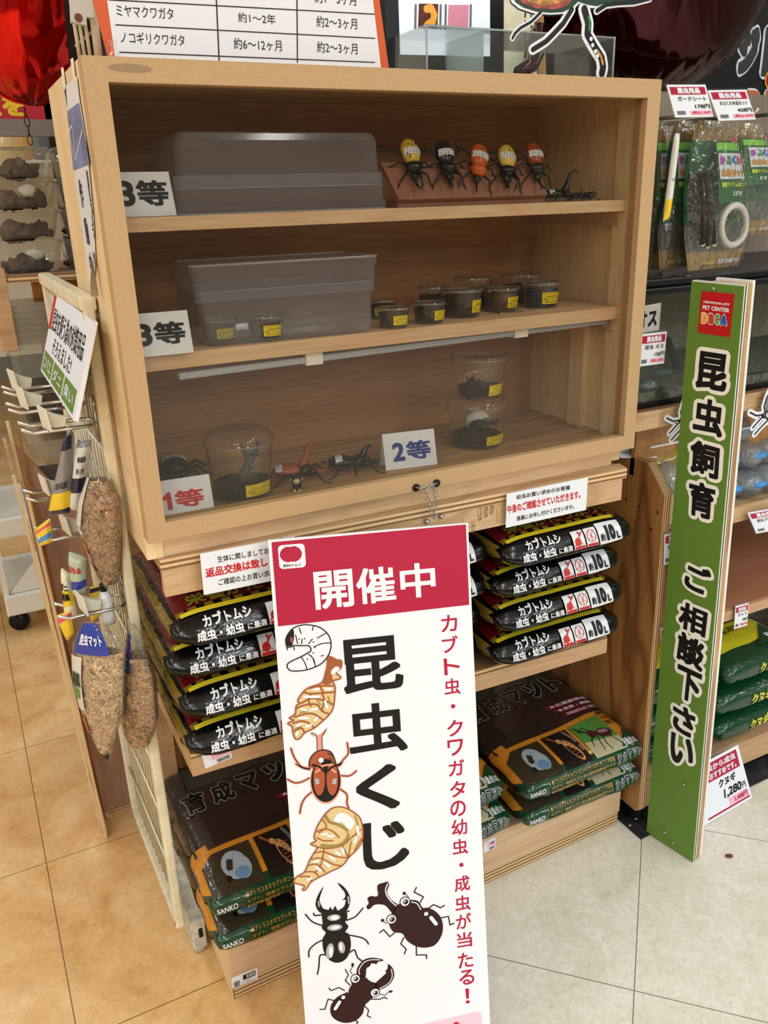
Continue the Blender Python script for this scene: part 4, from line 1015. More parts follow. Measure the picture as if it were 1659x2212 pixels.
# 5 black stag beetle
m = MB()
poly(m, [(440, 785), (405, 840), (390, 900), (412, 945), (450, 960), (470, 935), (440, 925), (422, 895), (415, 865), (425, 830)], B_, .0006, 1)
poly(m, [(530, 760), (570, 785), (602, 830), (612, 880), (592, 935), (560, 955), (535, 940), (572, 912), (582, 870), (562, 870), (580, 850), (575, 820), (555, 795)], B_, .0006, 1)
line(m, [(408, 880), (412, 910)], B_, 10, .0009, 7); line(m, [(598, 850), (603, 890)], B_, 12, .0009, 7)
poly(m, [(430, 945), (470, 935), (485, 915), (500, 935), (515, 908), (530, 935), (550, 935), (588, 945), (592, 990), (580, 1012), (600, 1040), (580, 1075), (600, 1085), (615, 1130), (612, 1190), (590, 1240), (550, 1268), (505, 1268), (465, 1240), (440, 1190), (435, 1120), (455, 1080), (430, 1050), (435, 1015)], B_, .0007, 1)
for c, r, ry, rt in (((507, 982), 46, 24, .08), ((512, 1045), 52, 24, .05), ((482, 1195), 27, 58, .2), ((556, 1172), 24, 46, -.1)): dot(m, c, r, B_, .0009, 7, ry, -rt)
for c, r, ry in (((512, 982), 28, 16), ((515, 1045), 30, 12), ((488, 1200), 13, 42), ((552, 1168), 10, 30)): dot(m, c, r, B_, .0011, 0, ry)
for s_ in ([(590, 1000), (640, 980), (672, 948), (693, 922)], [(435, 1035), (370, 1010), (325, 962)], [(440, 1125), (390, 1150), (350, 1190), (347, 1235)], [(605, 1095), (680, 1110), (715, 1130), (728, 1152)], [(455, 1222), (418, 1225), (412, 1290), (402, 1345)], [(612, 1205), (640, 1190), (660, 1240), (715, 1277)], [(590, 945), (605, 940)], [(425, 965), (385, 970), (378, 955)]): line(m, s_, B_, 10, .0006, 1)
obj('black_stag_drawing', m, INK, sg)
# 6 cartoon rhinoceros beetle
SM = False
m = MB()
poly(m, [(880, 950), (910, 905), (960, 880), (1010, 870), (1050, 880), (1075, 920), (1110, 920), (1160, 945), (1195, 990), (1205, 1050), (1190, 1110), (1150, 1160), (1090, 1175), (1030, 1165), (975, 1130), (945, 1085), (890, 1075), (865, 1040), (860, 1000)], B_, .0007, 6)
poly(m, [(885, 955), (835, 905), (770, 900), (740, 925), (722, 928), (716, 910), (730, 890), (722, 860), (745, 845), (780, 848), (790, 830), (785, 800), (790, 772), (825, 760), (850, 753), (862, 770), (855, 790), (848, 825), (875, 870), (915, 903)], B_, .0007, 6)
line(m, [(852, 765), (838, 800), (845, 838), (870, 875), (905, 905)], B_, 8, .0009, 0)
for c in ((962, 880), (876, 992)):
    dot(m, c, 38, B_, .0009, 6); dot(m, c, 32, B_, .0011, 0); dot(m, (c[0] + 3, c[1]), 20, B_, .0013, 6); dot(m, (c[0], c[1] - 2), 11, B_, .0015, 0); dot(m, (c[0] + 4, c[1]), 8, B_, .0017, 6)
dot(m, (1097, 958), 15, B_, .0009, 0); line(m, [(1128, 982), (1160, 1022)], B_, 26, .0009, 0); line(m, [(1005, 882), (1040, 893), (1062, 930)], B_, 7, .0009, 0)
for s_ in ([(1060, 885), (1080, 850), (1020, 820), (1035, 790)], [(1110, 925), (1145, 900), (1190, 920), (1215, 905)], [(1190, 985), (1240, 975), (1250, 1030), (1275, 1020)], [(895, 1080), (865, 1105), (825, 1060), (800, 1080)], [(955, 1110), (935, 1150), (970, 1185), (958, 1215)], [(1035, 1165), (1035, 1222), (1100, 1222), (1100, 1245)]): line(m, s_, B_, 9, .0006, 6)
dot(m, (957, 827), 12, B_, .0009, 6); line(m, [(957, 827), (985, 850)], B_, 5, .0008, 6); dot(m, (818, 1000), 12, B_, .0009, 6); line(m, [(818, 1000), (842, 1022)], B_, 5, .0008, 6)
obj('cartoon_rhinoceros_drawing', m, INK, sg)
# 7 cartoon stag beetle
m = MB()
poly(m, [(600, 1440), (640, 1360), (690, 1350), (740, 1390), (790, 1410), (775, 1470), (740, 1510), (705, 1545), (690, 1600), (640, 1645), (570, 1655), (510, 1630), (485, 1590), (490, 1540), (530, 1490), (590, 1460)], B_, .0007, 6)
poly(m, [(660, 1360), (655, 1310), (690, 1260), (740, 1240), (800, 1245), (825, 1258), (790, 1265), (780, 1280), (750, 1275), (735, 1295), (715, 1310), (708, 1360)], B_, .0007, 6)
poly(m, [(775, 1400), (840, 1340), (835, 1325), (850, 1310), (855, 1280), (885, 1310), (892, 1360), (862, 1410), (800, 1445), (765, 1440)], B_, .0007, 6)
line(m, [(672, 1345), (668, 1315), (698, 1270), (742, 1252), (800, 1252)], B_, 6, .0009, 0); line(m, [(800, 1437), (855, 1403), (880, 1360), (874, 1312)], B_, 6, .0009, 0)
for c in ((645, 1373), (770, 1462)):
    dot(m, c, 36, B_, .0009, 6); dot(m, c, 30, B_, .0011, 0); dot(m, (c[0] + 3, c[1]), 18, B_, .0013, 6); dot(m, (c[0], c[1] - 2), 10, B_, .0015, 0); dot(m, (c[0] + 4, c[1]), 7, B_, .0017, 6)
dot(m, (567, 1492), 14, B_, .0009, 0); line(m, [(543, 1522), (516, 1565)], B_, 24, .0009, 0); line(m, [(620, 1405), (600, 1440), (598, 1460)], B_, 6, .0009, 0)
for s_ in ([(610, 1415), (580, 1385), (600, 1350), (580, 1315)], [(575, 1450), (540, 1430), (490, 1450), (475, 1435)], [(515, 1515), (470, 1505), (450, 1570), (418, 1570)], [(745, 1505), (800, 1505), (830, 1492), (848, 1502)], [(700, 1545), (730, 1575), (720, 1610), (742, 1622)], [(640, 1640), (662, 1650), (640, 1680)]): line(m, s_, B_, 8, .0006, 6)
dot(m, (627, 1285), 10, B_, .0009, 6, 16); line(m, [(625, 1300), (610, 1325), (625, 1342)], B_, 5, .0008, 6); dot(m, (870, 1455), 15, B_, .0009, 6, 9); line(m, [(855, 1460), (835, 1480), (800, 1470)], B_, 5, .0008, 6)
obj('cartoon_stag_drawing', m, INK, sg)

# ------------------------------------------------------------------ soil bags
def bag_mesh(w_, d_, h_, p, zones, nx=44, nc=72, wr=.0016, seed=0, pinch=5.0, tipdrop=0.0, tilt=0.0):
    """zones(x01, y, zrel, front) -> material index; lies along x, front faces -y, base at z=0"""
    mb = MB(); vs = []; ang = []
    for i in range(nx + 1):
        X = -1 + 2 * i / nx; x = X * w_ / 2
        tp = max(0.06, (1 - abs(X) ** pinch)) ** .5; td = .90 + .10 * max(0.0, 1 - abs(X) ** (pinch * 1.5)) ** .5
        for k in range(nc):
            a = 2 * PI * k / nc; c, s_ = math.cos(a), math.sin(a)
            y = d_ / 2 * math.copysign(abs(c) ** (2 / p), c) * td; z = h_ / 2 * math.copysign(abs(s_) ** (2 / p), s_) * tp
            q_ = V((x * 9 + seed * 7.1, y * 14, z * 30))
            n_ = noise.noise(q_) * wr * 1.2 + noise.noise(q_ * 2.7) * wr
            e = abs(X) ** 6; n2 = noise.noise(V((seed, y * 55, z * 40))) * .006 * e
            if y < 0: y += tilt * (z + h_ / 2) * min(1, -2 * y / d_ * 1.5)
            vs.append(V((x + n2, y + (n_ if c > -.99 else n_), z + n_ * .9 + h_ / 2 - tipdrop * e)))
    mat = []
    fs = []
    for i in range(nx):
        for k in range(nc):
            j = (k + 1) % nc; fs.append((i * nc + k, (i + 1) * nc + k, (i + 1) * nc + j, i * nc + j))
            a = 2 * PI * (k + .5) / nc; c, s_ = math.cos(a), math.sin(a)
            mat.append(zones((i + .5) / nx, math.copysign(abs(c) ** (2 / p), c), math.copysign(abs(s_) ** (2 / p), s_)))
    fs.append(tuple(range(nc))); mat.append(mat[0]); fs.append(tuple(range((nx + 1) * nc - 1, nx * nc - 1, -1))); mat.append(mat[0])
    b = len(mb.v); mb.v += vs
    for f, m_ in zip(fs, mat): mb.f.append(list(f)); mb.m.append(m_); mb.sm.append(True)
    return mb
def bag_front(w_, d_, h_, p, pinch, vis=.86, tilt=0.0):
    def f(u, v, h=0.0):   # u along the width, v up the front face
        X = -1 + 2 * u; tp = max(.06, 1 - abs(X) ** pinch) ** .5; td = .90 + .10 * max(0, 1 - abs(X) ** (pinch * 1.5)) ** .5
        zr = (v - .5) * 2 * vis; y = -d_ / 2 * td * (1 - min(.98, abs(zr)) ** p) ** (1 / p)
        y += tilt * (zr * h_ / 2 * tp + h_ / 2) * min(1, -2 * y / d_ * 1.5)
        return V((X * w_ / 2, y - h * 1.0, zr * h_ / 2 * tp + h_ / 2 + h * tilt))
    return f
def bag_top(w_, d_, h_, p, pinch, tilt=0.0):
    def f(u, v, h=0.0):   # u along width, v from front to back
        X = -1 + 2 * u; tp = max(.06, 1 - abs(X) ** pinch) ** .5; td = .90 + .10 * max(0, 1 - abs(X) ** (pinch * 1.5)) ** .5
        yr = -1 + 2 * v; z = h_ / 2 * tp * (1 - min(.99, abs(yr)) ** p) ** (1 / p)
        y = yr * d_ / 2 * td
        if y < 0: y += tilt * (z + h_ / 2) * min(1, -2 * y / d_ * 1.5)
        return V((X * w_ / 2, y, z + h_ / 2 + h))
    return f
def sub_slab(mb, pts, fn, h, mi=0, n=10):
    """polygon decal bent over a curved bag face: clipped into an n x n grid"""
    bm = bmesh.new(); vs = [bm.verts.new((x, y, 0)) for x, y in pts]; bm.faces.new(vs)
    bmesh.ops.triangulate(bm, faces=bm.faces[:])
    xs = [p[0] for p in pts]; ys = [p[1] for p in pts]
    for ax_, lo, hi in ((0, min(xs), max(xs)), (1, min(ys), max(ys))):
        for i in range(1, n):
            co = [0, 0, 0]; no = [0, 0, 0]; co[ax_] = lo + (hi - lo) * i / n; no[ax_] = 1
            bmesh.ops.bisect_plane(bm, geom=bm.verts[:] + bm.edges[:] + bm.faces[:], plane_co=co, plane_no=no)
    bm.verts.index_update(); fs = []
    for f in bm.faces:
        t = [v.index for v in f.verts]; a, b_, c = [f.verts[i].co for i in range(3)]
        if f.normal.z < 0: t = t[::-1]
        fs.append(t)
    mb.add([fn(v.co.x, v.co.y, h) for v in bm.verts], fs, mi, True); bm.free()
FBLK = film('bag_black', (8, 8, 10), .20, .25, 22, .10, (1, 3, 3)); FYEL = film('bag_yellow', (206, 186, 44), .25, .25, 30, .4); FRED = film('bag_darkred', (96, 14, 22), .22, .35, 26, .5)
FGOLD = film('bag_gold', (120, 96, 30), .22, .45, 24, .5); FNAVY = film('bag_navy', (18, 30, 78), .22, .3, 24, .5)
FGRN = film('bag_green', (12, 62, 36), .2, .4, 22, .5, (1, 3, 3)); FBRN = film('bag_brown', (46, 34, 28), .22, .3, 18, .45); FORA = film('bag_orange', (196, 128, 40), .25, .3, 24, .4)
LET = film('bag_white', (214, 216, 220), .3, .2, 30, .3); LETR = film('bag_red', (186, 34, 30), .3, .2, 30, .3)
BW_, BD_, BH_, BP_, BPI = .300, .36, .0645, 3.6, 6.5
TILT = .5
def zone_black(x, y, z):
    if y < -.25 or abs(z) < .8:
        if y < 0 and (y < -.9 or abs(z) < .5):
            if .84 < z < .92 and y < -.9 and x > .05 and x < .93: return 1
            if -.94 < z < -.82 and y < -.8: return 1
            if -.82 < z < -.6 and .1 < x < .6: return 3
            if y < -.9: return 0
    if z < 0: return 0
    if x < .03 or x > .97: return 4
    if -.84 < y < .9 and .05 < x < .95: return 2
    return 4 if z > 0 and int(x * 24) % 2 else 0
bb = thing('soil_bag', 'x', 'soil bag', (0, 0, 0), 'black beetle soil bags on the upper shelf of the stand')
bag = obj('bag_body', bag_mesh(BW_, BD_, BH_, BP_, zone_black, seed=1, pinch=BPI, tilt=TILT), [FBLK, FYEL, FRED, FNAVY, FGOLD], bb, local=True)
ff = bag_front(BW_, BD_, BH_, BP_, BPI, .78, TILT)
_ff = bag_front(BW_, BD_, BH_, BP_, BPI, .80, TILT)
ff = lambda u, v, h=0.0: _ff(.012 + .900 * u, .15 + .80 * v, h)
T = MB()
T.text('カブトムシ', (.165, .60, .445, .93), ff, .0028, bold=.035); T.text('成虫・幼虫', (.115, .12, .385, .50), ff, .0028, bold=.035); T.text('に最適', (.405, .16, .52, .40), ff, .0028, bold=.02)
T.text('せい ちゅう', (.12, .515, .23, .565), ff, .0028); T.text('よう ちゅう', (.27, .515, .38, .565), ff, .0028)
obj('lettering', T, LET, bag, local=True)
T = MB()
for u0 in (.535, .645): sub_slab(T, rrect(u0, .14, u0 + .098, .86, .012), ff, .0026, 0, 5)
sub_slab(T, rrect(.755, .10, .955, .92, .014), ff, .0026, 0, 8)
obj('white_panels', T, LET, bag, local=True)
T = MB()
wrapf = lambda u, v, h=0.0: ff(u, v, h)
T.disc((.574, .45), .026, ff, .0034, 0, 16, .17); T.stroke([(.58, .55), (.60, .70), (.592, .82)], .014, ff, .0034); T.stroke([(.60, .70), (.622, .80)], .012, ff, .0034)
T.stroke([(.555, .40), (.543, .30)], .008, ff, .0034); T.stroke([(.59, .40), (.61, .33)], .008, ff, .0034)
for u0 in (.535, .645): sub_slab(T, quad(u0 + .006, .15, u0 + .092, .27), ff, .0032, 0, 3)
ring = [(.694 + .036 * math.cos(2 * PI * k / 20), .57 + .24 * math.sin(2 * PI * k / 20)) for k in range(21)]
T.stroke(ring, .006, ff, .0034)
for k in range(0, 20, 3): T.stroke([(.694, .57), ring[k]], .004, ff, .0034)
obj('beetle_marks', T, LETR, bag, local=True)
T = MB().text('1', (.818, .22, .842, .82), ff, .0034, bold=.02).text('0', (.850, .22, .898, .82), ff, .0034, bold=.06).text('L', (.908, .20, .938, .52), ff, .0034, bold=.05).text('約', (.768, .24, .806, .55), ff, .0034, bold=.03)
obj('size_lettering', T, BLACKP, bag, local=True)
T = MB()
for v0, v1, a0, a1 in ((.985, 1.045, .06, .96), (-.11, .0, .0, 1.02)): T.grid(lambda u, v: ff(a0 + (a1 - a0) * u, v0 + (v1 - v0) * v, .0024), 40, 1)
obj('yellow_edges', T, FYEL, bag, local=True)
tf = bag_top(BW_, BD_, BH_, BP_, BPI, TILT)
T = MB(); T.text('幼虫に必要な', (.14, .18, .85, .26), tf, .003, bold=.03); T.text('栄養がたっぷり!!', (.12, .085, .90, .165), tf, .003, bold=.03)
obj('top_lettering', T, film('bag_olive', (122, 122, 30), .3, .2, 30), bag, local=True)
ZS = .5582
first = True
rows = ['top', 'second', 'third', 'bottom']
def stack_bags(side, xs, ys, rots):
    global first
    for i in range(4):
        lvl = 3 - i
        z = ZS + lvl * .0655
        lab = 'black ten litre soil bag, %s of the %s stack under the cabinet' % (rows[i], side)
        loc = (xs[i], ys[i] + BD_ / 2, z); rot = (0, 0, rots[i])
        if first: bb.location = loc; bb.rotation_euler = rot; bb['label'] = lab; first = False
        else: dup(bb, loc, rot, lab)
stack_bags('left', [.164, .156, .162, .164], [-.028, -.004, -.020, -.030], [.0, -.02, .015, 0])
stack_bags('middle', [.456, .452, .458, .446], [.012, .006, .03, .02], [-.01, .02, -.05, .03])
stack_bags('right', [.748, .738, .742, .734], [-.040, -.022, -.035, -.040], [0, .012, -.01, -.012])

# green mat bags on the base
GW, GD, GH, GP, GPI = .322, .40, .073, 3.2, 12.0
def zone_green(x, y, z):
    if y < 0 and abs(z) < .93 and abs(z) < .98:
        if y < -.55: return 0 if z < .72 else 2
    if z > 0:
        if y < -.84: return 2
        if y < -.36:
            return 2
        return 1
    return 0
gb_ = thing('mat_bag', 'x', 'soil bag', (0, 0, 0), 'green and brown rearing mat bags on the base of the stand')
gbody = obj('bag_body', bag_mesh(GW, GD, GH, GP, zone_green, seed=3, pinch=GPI, wr=.0018), [FGRN, FBRN, FORA], gb_, local=True)
gt = bag_top(GW, GD, GH, GP, GPI); gf = bag_front(GW, GD, GH, GP, GPI, .8)
T = MB(); sub_slab(T, [(.02, .285), (.02, .99), (.98, .99), (.98, .36), (.75, .325), (.5, .30), (.25, .295)], gt, .0022, 0, 10)
obj('brown_field', T, FBRN, gbody, local=True)
T = MB(); sub_slab(T, [(.03, .75), (.03, .98), (.97, .98), (.97, .70), (.6, .78), (.35, .74)], gt, .0027, 0, 8)
obj('bark_photo', T, film('bark_print', (52, 56, 52), .25, .3, 20), gbody, local=True)
def ot(mb_b, mb_w, s_, box, fn, h, bo=.03, ow=.085):
    mb_w.round_text(s_, box, fn, h, 0, ow); e = (ow - bo)
    gl = glyphs(s_)[2]; ku = (box[2] - box[0]) / (gl[2] - gl[0] + 2 * ow); kv = (box[3] - box[1]) / (gl[3] - gl[1] + 2 * ow)
    mb_b.text(s_, (box[0] + e * ku, box[1] + e * kv, box[2] - e * ku, box[3] - e * kv), fn, h + .0006, bold=bo, ring=10)
Wt, Bt = MB(), MB()
for i, ch in enumerate('育成マット'): ot(Bt, Wt, ch, (.06 + i * .18, .55 + i * .012, .21 + i * .18, .72 + i * .012), gt, .0033)
obj('title_outline', Wt, film('outline_grey', (120, 122, 122), .3, .2), gbody, local=True); obj('title_lettering', Bt, film('title_black', (10, 10, 10), .3, .2), gbody, local=True)
PHO = [((.03, .022), (.325, .022), (.325, .262), (.10, .255), (.03, .20)), ((.355, .022), (.565, .022), (.565, .272), (.355, .265)), ((.595, .022), (.86, .022), (.86, .295), (.595, .275))]
for i, (pp, nm, m_) in enumerate(zip(PHO, ('larva_photo', 'pupa_photo', 'beetle_photo'), ((44, 36, 26), (30, 24, 24), (74, 126, 52)))):
    T = MB(); sub_slab(T, list(pp), gt, .0024, 0, 6)
    if i == 0:
        T.disc((.20, .15), .072, gt, .0030, 1, 24, .082); T.disc((.235, .125), .050, gt, .0031, 1, 20, .065); T.disc((.225, .095), .044, gt, .0033, 3, 16, .032); T.disc((.145, .085), .016, gt, .0034, 2, 12, .018)
        for k_ in range(9): T.disc((.175 + .013 * (k_ * 2 % 5), .115 + .017 * (k_ * 3 % 7)), .0022, gt, .0036, 2, 6, .0022)
    if i == 1:
        T.disc((.49, .12), .034, gt, .0030, 1, 20, .085, .25)
        for k_ in range(6): T.stroke([(.468 + k_ * .002, .06 + k_ * .022), (.512 + k_ * .002, .065 + k_ * .022)], .005, gt, .0034, 2)
        T.stroke([(.47, .19), (.42, .215), (.39, .25)], .014, gt, .0030, 2); T.disc((.445, .20), .018, gt, .0032, 1, 12, .02)
        T.stroke([(.53, .255), (.55, .20), (.552, .10)], .02, gt, .0028, 3)
    if i == 2:
        sub_slab(T, [(.595, .022), (.86, .022), (.86, .105), (.595, .13)], gt, .0027, 3, 4)
        T.disc((.785, .155), .060, gt, .0034, 1, 24, .034, -.12); T.disc((.785, .165), .040, gt, .0037, 4, 20, .014, -.12); T.disc((.70, .17), .032, gt, .0035, 1, 16, .030); T.stroke([(.69, .185), (.65, .205), (.615, .25)], .011, gt, .0034, 2); T.stroke([(.655, .205), (.62, .212)], .008, gt, .0034, 2); T.stroke([(.70, .20), (.675, .235), (.66, .232)], .006, gt, .0034, 2)
        for pts_ in ([(.72, .14), (.70, .10), (.69, .05)], [(.75, .13), (.735, .08), (.745, .04)], [(.80, .13), (.825, .08), (.84, .05)], [(.69, .15), (.655, .13), (.64, .09)]): T.stroke(pts_, .006, gt, .0034, 2)
    pc = [film('photo_soil', (50, 42, 28), .3, .3, 40), film('photo_larva', (146, 160, 168), .3, .2), film('photo_dark', (22, 16, 14), .3, .2), film('photo_blue', (96, 130, 160), .3, .2)] if i == 0 else \
        [film('photo_black', (24, 20, 20), .3, .3), film('photo_amber', (196, 146, 92), .3, .2), film('photo_rust', (150, 78, 40), .3, .2), film('photo_gravel', (110, 104, 100), .3, .3)] if i == 1 else \
        [film('photo_green', (76, 130, 58), .3, .3), film('photo_maroon', (64, 26, 34), .3, .2), film('photo_dark', (22, 16, 14)), film('photo_sand', (176, 168, 136), .3, .3), film('photo_sheen', (150, 110, 120), .3, .2)]
    obj(nm, T, pc, gbody, local=True)
T = MB(); sub_slab(T, [(.80, .012), (.985, .012), (.985, .13), (.955, .16)], gt, .0029, 0, 5)
obj('green_corner', T, FGRN, gbody, local=True)
T = MB()
for i in range(3): sub_slab(T, rrect(.60 + i * .03, .455 - i * .048, .975, .495 - i * .048, .016), gt, .0029, 0, 5)
obj('red_pills', T, film('pill_red', (110, 20, 44), .28, .2), gbody, local=True)
T = MB()
for i, s_ in enumerate(('★広葉樹使用', '★良質・発酵', '★幼虫が大きく育つ')): T.text(s_, (.63 + i * .03, .462 - i * .048, .95, .488 - i * .048), gt, .0036, bold=.02)
T.text('容量:約10L', (.845, .03, .965, .075), gt, .0036, bold=.02); T.text('SANKO', (.035, .46, .15, .66), gf, .0032, bold=.02)
obj('white_lettering', T, LET, gbody, local=True)
T = MB()
for i, s_ in enumerate(('★産卵や幼虫', 'サナギや成虫', '育成します!')): T.text(s_, (.868, .285 - i * .045, .975, .32 - i * .045), gt, .0036, bold=.02)
obj('dark_lettering', T, BLACKP, gbody, local=True)
T = MB()
for i, s_ in enumerate(('●アトラスオオカブトやコーカサスオオカブトや国産', '  カブト、国産カブト虫の飼育用熟成マット', '●高栄養発酵熟成マット!')): T.text(s_, (.20, .68 - i * .2, .72 - (i == 2) * .25, .82 - i * .2), gf, .0032, bold=.012)
obj('gold_lettering', T, film('gold_print', (176, 130, 48), .3, .2), gbody, local=True)
Wt, Bt = MB(), MB()
for i, ch in enumerate('育成マット'): ot(Bt, Wt, ch, (.74 + i * .045, .42 + i * .03, .778 + i * .045, .78 + i * .03), gf, .0032, .01, .06)
obj('front_outline', Wt, LET, gbody, local=True); obj('front_lettering', Bt, BLACKP, gbody, local=True)
T = MB(); 
for i in range(30): pass
T.grid(lambda u, v: gf(.03 + u * .94, .965 + v * .02, .0026), 30, 1)
obj('pale_edge', T, film('edge_cream', (216, 206, 160), .3, .2), gbody, local=True)
ZG = .1275
spots_ = [('upper', 'left', .180, .006, 1, 0), ('lower', 'left', .181, .000, 0, .0), ('upper', 'middle', .495, .028, 1, -.02), ('lower', 'middle', .496, .012, 0, .03), ('upper', 'right', .830, -.012, 1, .0), ('lower', 'right', .836, -.006, 0, .0)]
for i, (lv, sd, x, y, l, r) in enumerate(spots_):
    lab = 'green and brown mat bag, %s of the %s pair near the floor' % (lv, sd)
    loc = (x, y + GD / 2, ZG + l * .0745)
    if i == 0: gb_.location = loc; gb_.rotation_euler = (0, 0, r); gb_['label'] = lab
    else: dup(gb_, loc, (0, 0, r), lab)
# ------------------------------------------------------------------ left: wire grid with hooks beside the stand
GX = -0.014
gp = thing('wire_grid', 'cream wire grid panel standing at the left side of the stand', 'grid panel', (GX, 0.38, 0))
q4 = [V((GX, .143, 1.262)), V((GX, .655, 1.265)), V((GX, .600, .045)), V((GX, .152, .108))]   # front top, back top, back bottom, front bottom
fb = MB()
for a, b in ((0, 3), (3, 2), (1, 2)):
    A, B = q4[a], q4[b]; dd = (B - A).normalized(); w_ = V((1, 0, 0)); n_ = dd.cross(w_)
    for_w = .0105
    vs = []
    for p_ in (A - dd * .009, B + dd * .009):
        for s1 in (-1, 1):
            for s2 in (-1, 1): vs.append(p_ + w_ * s1 * .0085 + n_ * s2 * .0085)
    fb.add(vs, [(0, 1, 3, 2), (4, 6, 7, 5), (0, 4, 5, 1), (2, 3, 7, 6), (0, 2, 6, 4), (1, 5, 7, 3)])
obj('frame', fb, CREAM, gp, bevel=.004)
A, B = q4[0], q4[1]; tb = MB()
vs = [p_ + V((sx * .0115, 0, sz * .011)) for p_ in (A + V((.0, -.008, 0)), B + V((.0, .010, 0))) for sx in (-1, 1) for sz in (-1, 1)]
tb.add(vs, [(0, 1, 3, 2), (4, 6, 7, 5), (0, 4, 5, 1), (2, 3, 7, 6), (0, 2, 6, 4), (1, 5, 7, 3)])
obj('top_rail', tb, CREAM, gp, bevel=.004)
for k in range(13):
    t = (k + 1) / 14; a = q4[0].lerp(q4[1], t); b = q4[3].lerp(q4[2], t)
    obj('wire', MB().tube([a + V((.004, 0, 0)), b + V((.004, 0, 0))], .0022, 6), CREAM, gp)
for k in range(9):
    t = (k + 1) / 10; a = q4[0].lerp(q4[3], t); b = q4[1].lerp(q4[2], t)
    obj('wire', MB().tube([a, b], .0022, 6), CREAM, gp)
def hook(label, y, z, L_, sep=.052, tip=.008, x0=GX - .008):
    t = thing('display_hook', label, 'hook', (x0, y, z), 'chrome prong hooks on the wire grid')
    pa = [V((x0 - L_, y, z + tip)), V((x0 - L_ + .018, y, z)), V((x0 - L_ * .5, y, z)), V((x0 - .012, y, z)), V((x0 - .004, y + .006, z)), V((x0 - .001, y + sep * .25, z)), V((x0 - .001, y + sep * .75, z)), V((x0 - .004, y + sep - .006, z)), V((x0 - .012, y + sep, z)), V((x0 - L_ * .5, y + sep, z)), V((x0 - L_ + .018, y + sep, z)), V((x0 - L_, y + sep, z + tip))]
    obj('prongs', MB().tube(pa, .0029, 8), CHROME, t)
    xp = x0 + .001
    obj('back_clip', MB().tube([V((xp, y + sep / 2 - .012, z - .03)), V((xp, y + sep / 2 - .012, z + .034)), V((xp, y + sep / 2 - .008, z + .04)), V((xp, y + sep / 2 + .008, z + .04)), V((xp, y + sep / 2 + .012, z + .034)), V((xp, y + sep / 2 + .012, z - .03))], .0022, 6), CHROME, t)
    return t
hook('chrome hook of the top row nearest the cabinet corner, holding a shavings bag', .170, 1.080, .108)
hook('second chrome hook of the top row, behind the white card sign', .268, 1.092, .116)
hook('third chrome hook of the top row, furthest back on the grid', .42, 1.092, .112)
hook('chrome hook of the middle row, nearest, over the yellow pack', .24, .885, .11)
hook('chrome hook of the middle row, further back, bare tip over the slats', .40, .905, .11)
hook('chrome hook of the bottom row, holding two bags with blue headers', .158, .779, .105)
# white price card holders clipped on the hook tips
def holder(label, x, y, z, w_=.040, h_=.034):
    t = thing('price_holder', label, 'price holder', (x, y, z), 'white price card holders on the hooks')
    k = Plane((x, y + w_ / 2, z), (.18, -1, 0), (-.12, 0, 1))
    obj('card', MB().slab(quad(0, 0, w_, h_), k, -.0025, 0), flat('holder_white', (226, 222, 208), .5), t, bevel=.0005)
    obj('clip', MB().slab([(0, 0), (.012, -.004), (.026, -.004), (.030, .010), (.014, .016), (0, .024)], Plane((x + .003, y - .005, z + .006), (1, 0, 0), (0, 0, 1)), -.010, 0), flat('holder_grey', (214, 210, 196), .5), t)
for lab, a in (('cream price holder clipped on the nearest top hook, under the white card sign', (-.098, .172, 1.083)), ('cream price holder on the second top hook, left of the white card sign', (-.118, .275, 1.098)),
               ('cream price holder furthest back in the top hook row', (-.118, .43, 1.10)), ('cream price holder on the middle row hook beside the yellow pack', (-.09, .245, .890)),
               ('white price holder on the bottom hook above the blue header', (-.092, .160, .783)), ('cream price holder furthest back on the bare middle hook', (-.10, .41, .912))):
    holder(lab, *a)
# white card sign hung over the hooks
cs = by_points([(88, 800), (160, 910), (120, 632)], lambda px, py: atX(px, py, -.065 if py in (800, 910) else -.020))
CW_ = (atX(160, 910, -.065) - cs.o).length; CH_ = (atX(120, 632, -.02) - cs.o).dot(cs.v)
t = thing('card_sign', 'white card sign with green fields hanging tilted over the wire grid hooks', 'sign', cs(CW_ / 2, 0))
obj('card', MB().slab(quad(0, 0, CW_, CH_), cs, -.006, 0), WHITE, t)
cb = lambda l, b, r, tt: (CW_ * l, CH_ * b, CW_ * r, CH_ * tt)
obj('red_mark', MB().slab(quad(0.002, CH_ * .55, CW_ * .07, CH_ * .97), cs, .0002, .0005), REDP, t)
obj('lettering', MB().text('昆虫を飼う為の対策用品', cb(.09, .56, .93, .84), cs, .0005, bold=.010).text('そろえました!', cb(.22, .33, .74, .52), cs, .0005, bold=.006), BLACKP, t)
for i, s_ in enumerate(('コバエ', 'ダニ', '臭い')):
    gfld = obj('green_field', MB().slab(quad(CW_ * (.03 + i * .315), CH_ * .035, CW_ * (.315 + i * .315), CH_ * .28), cs, .0002, .0005), GREENP, t)
    obj('lettering', MB().text(s_, cb(.06 + i * .315, .09, .285 + i * .315, .23), cs, .0009, bold=.012), WHITE, gfld)
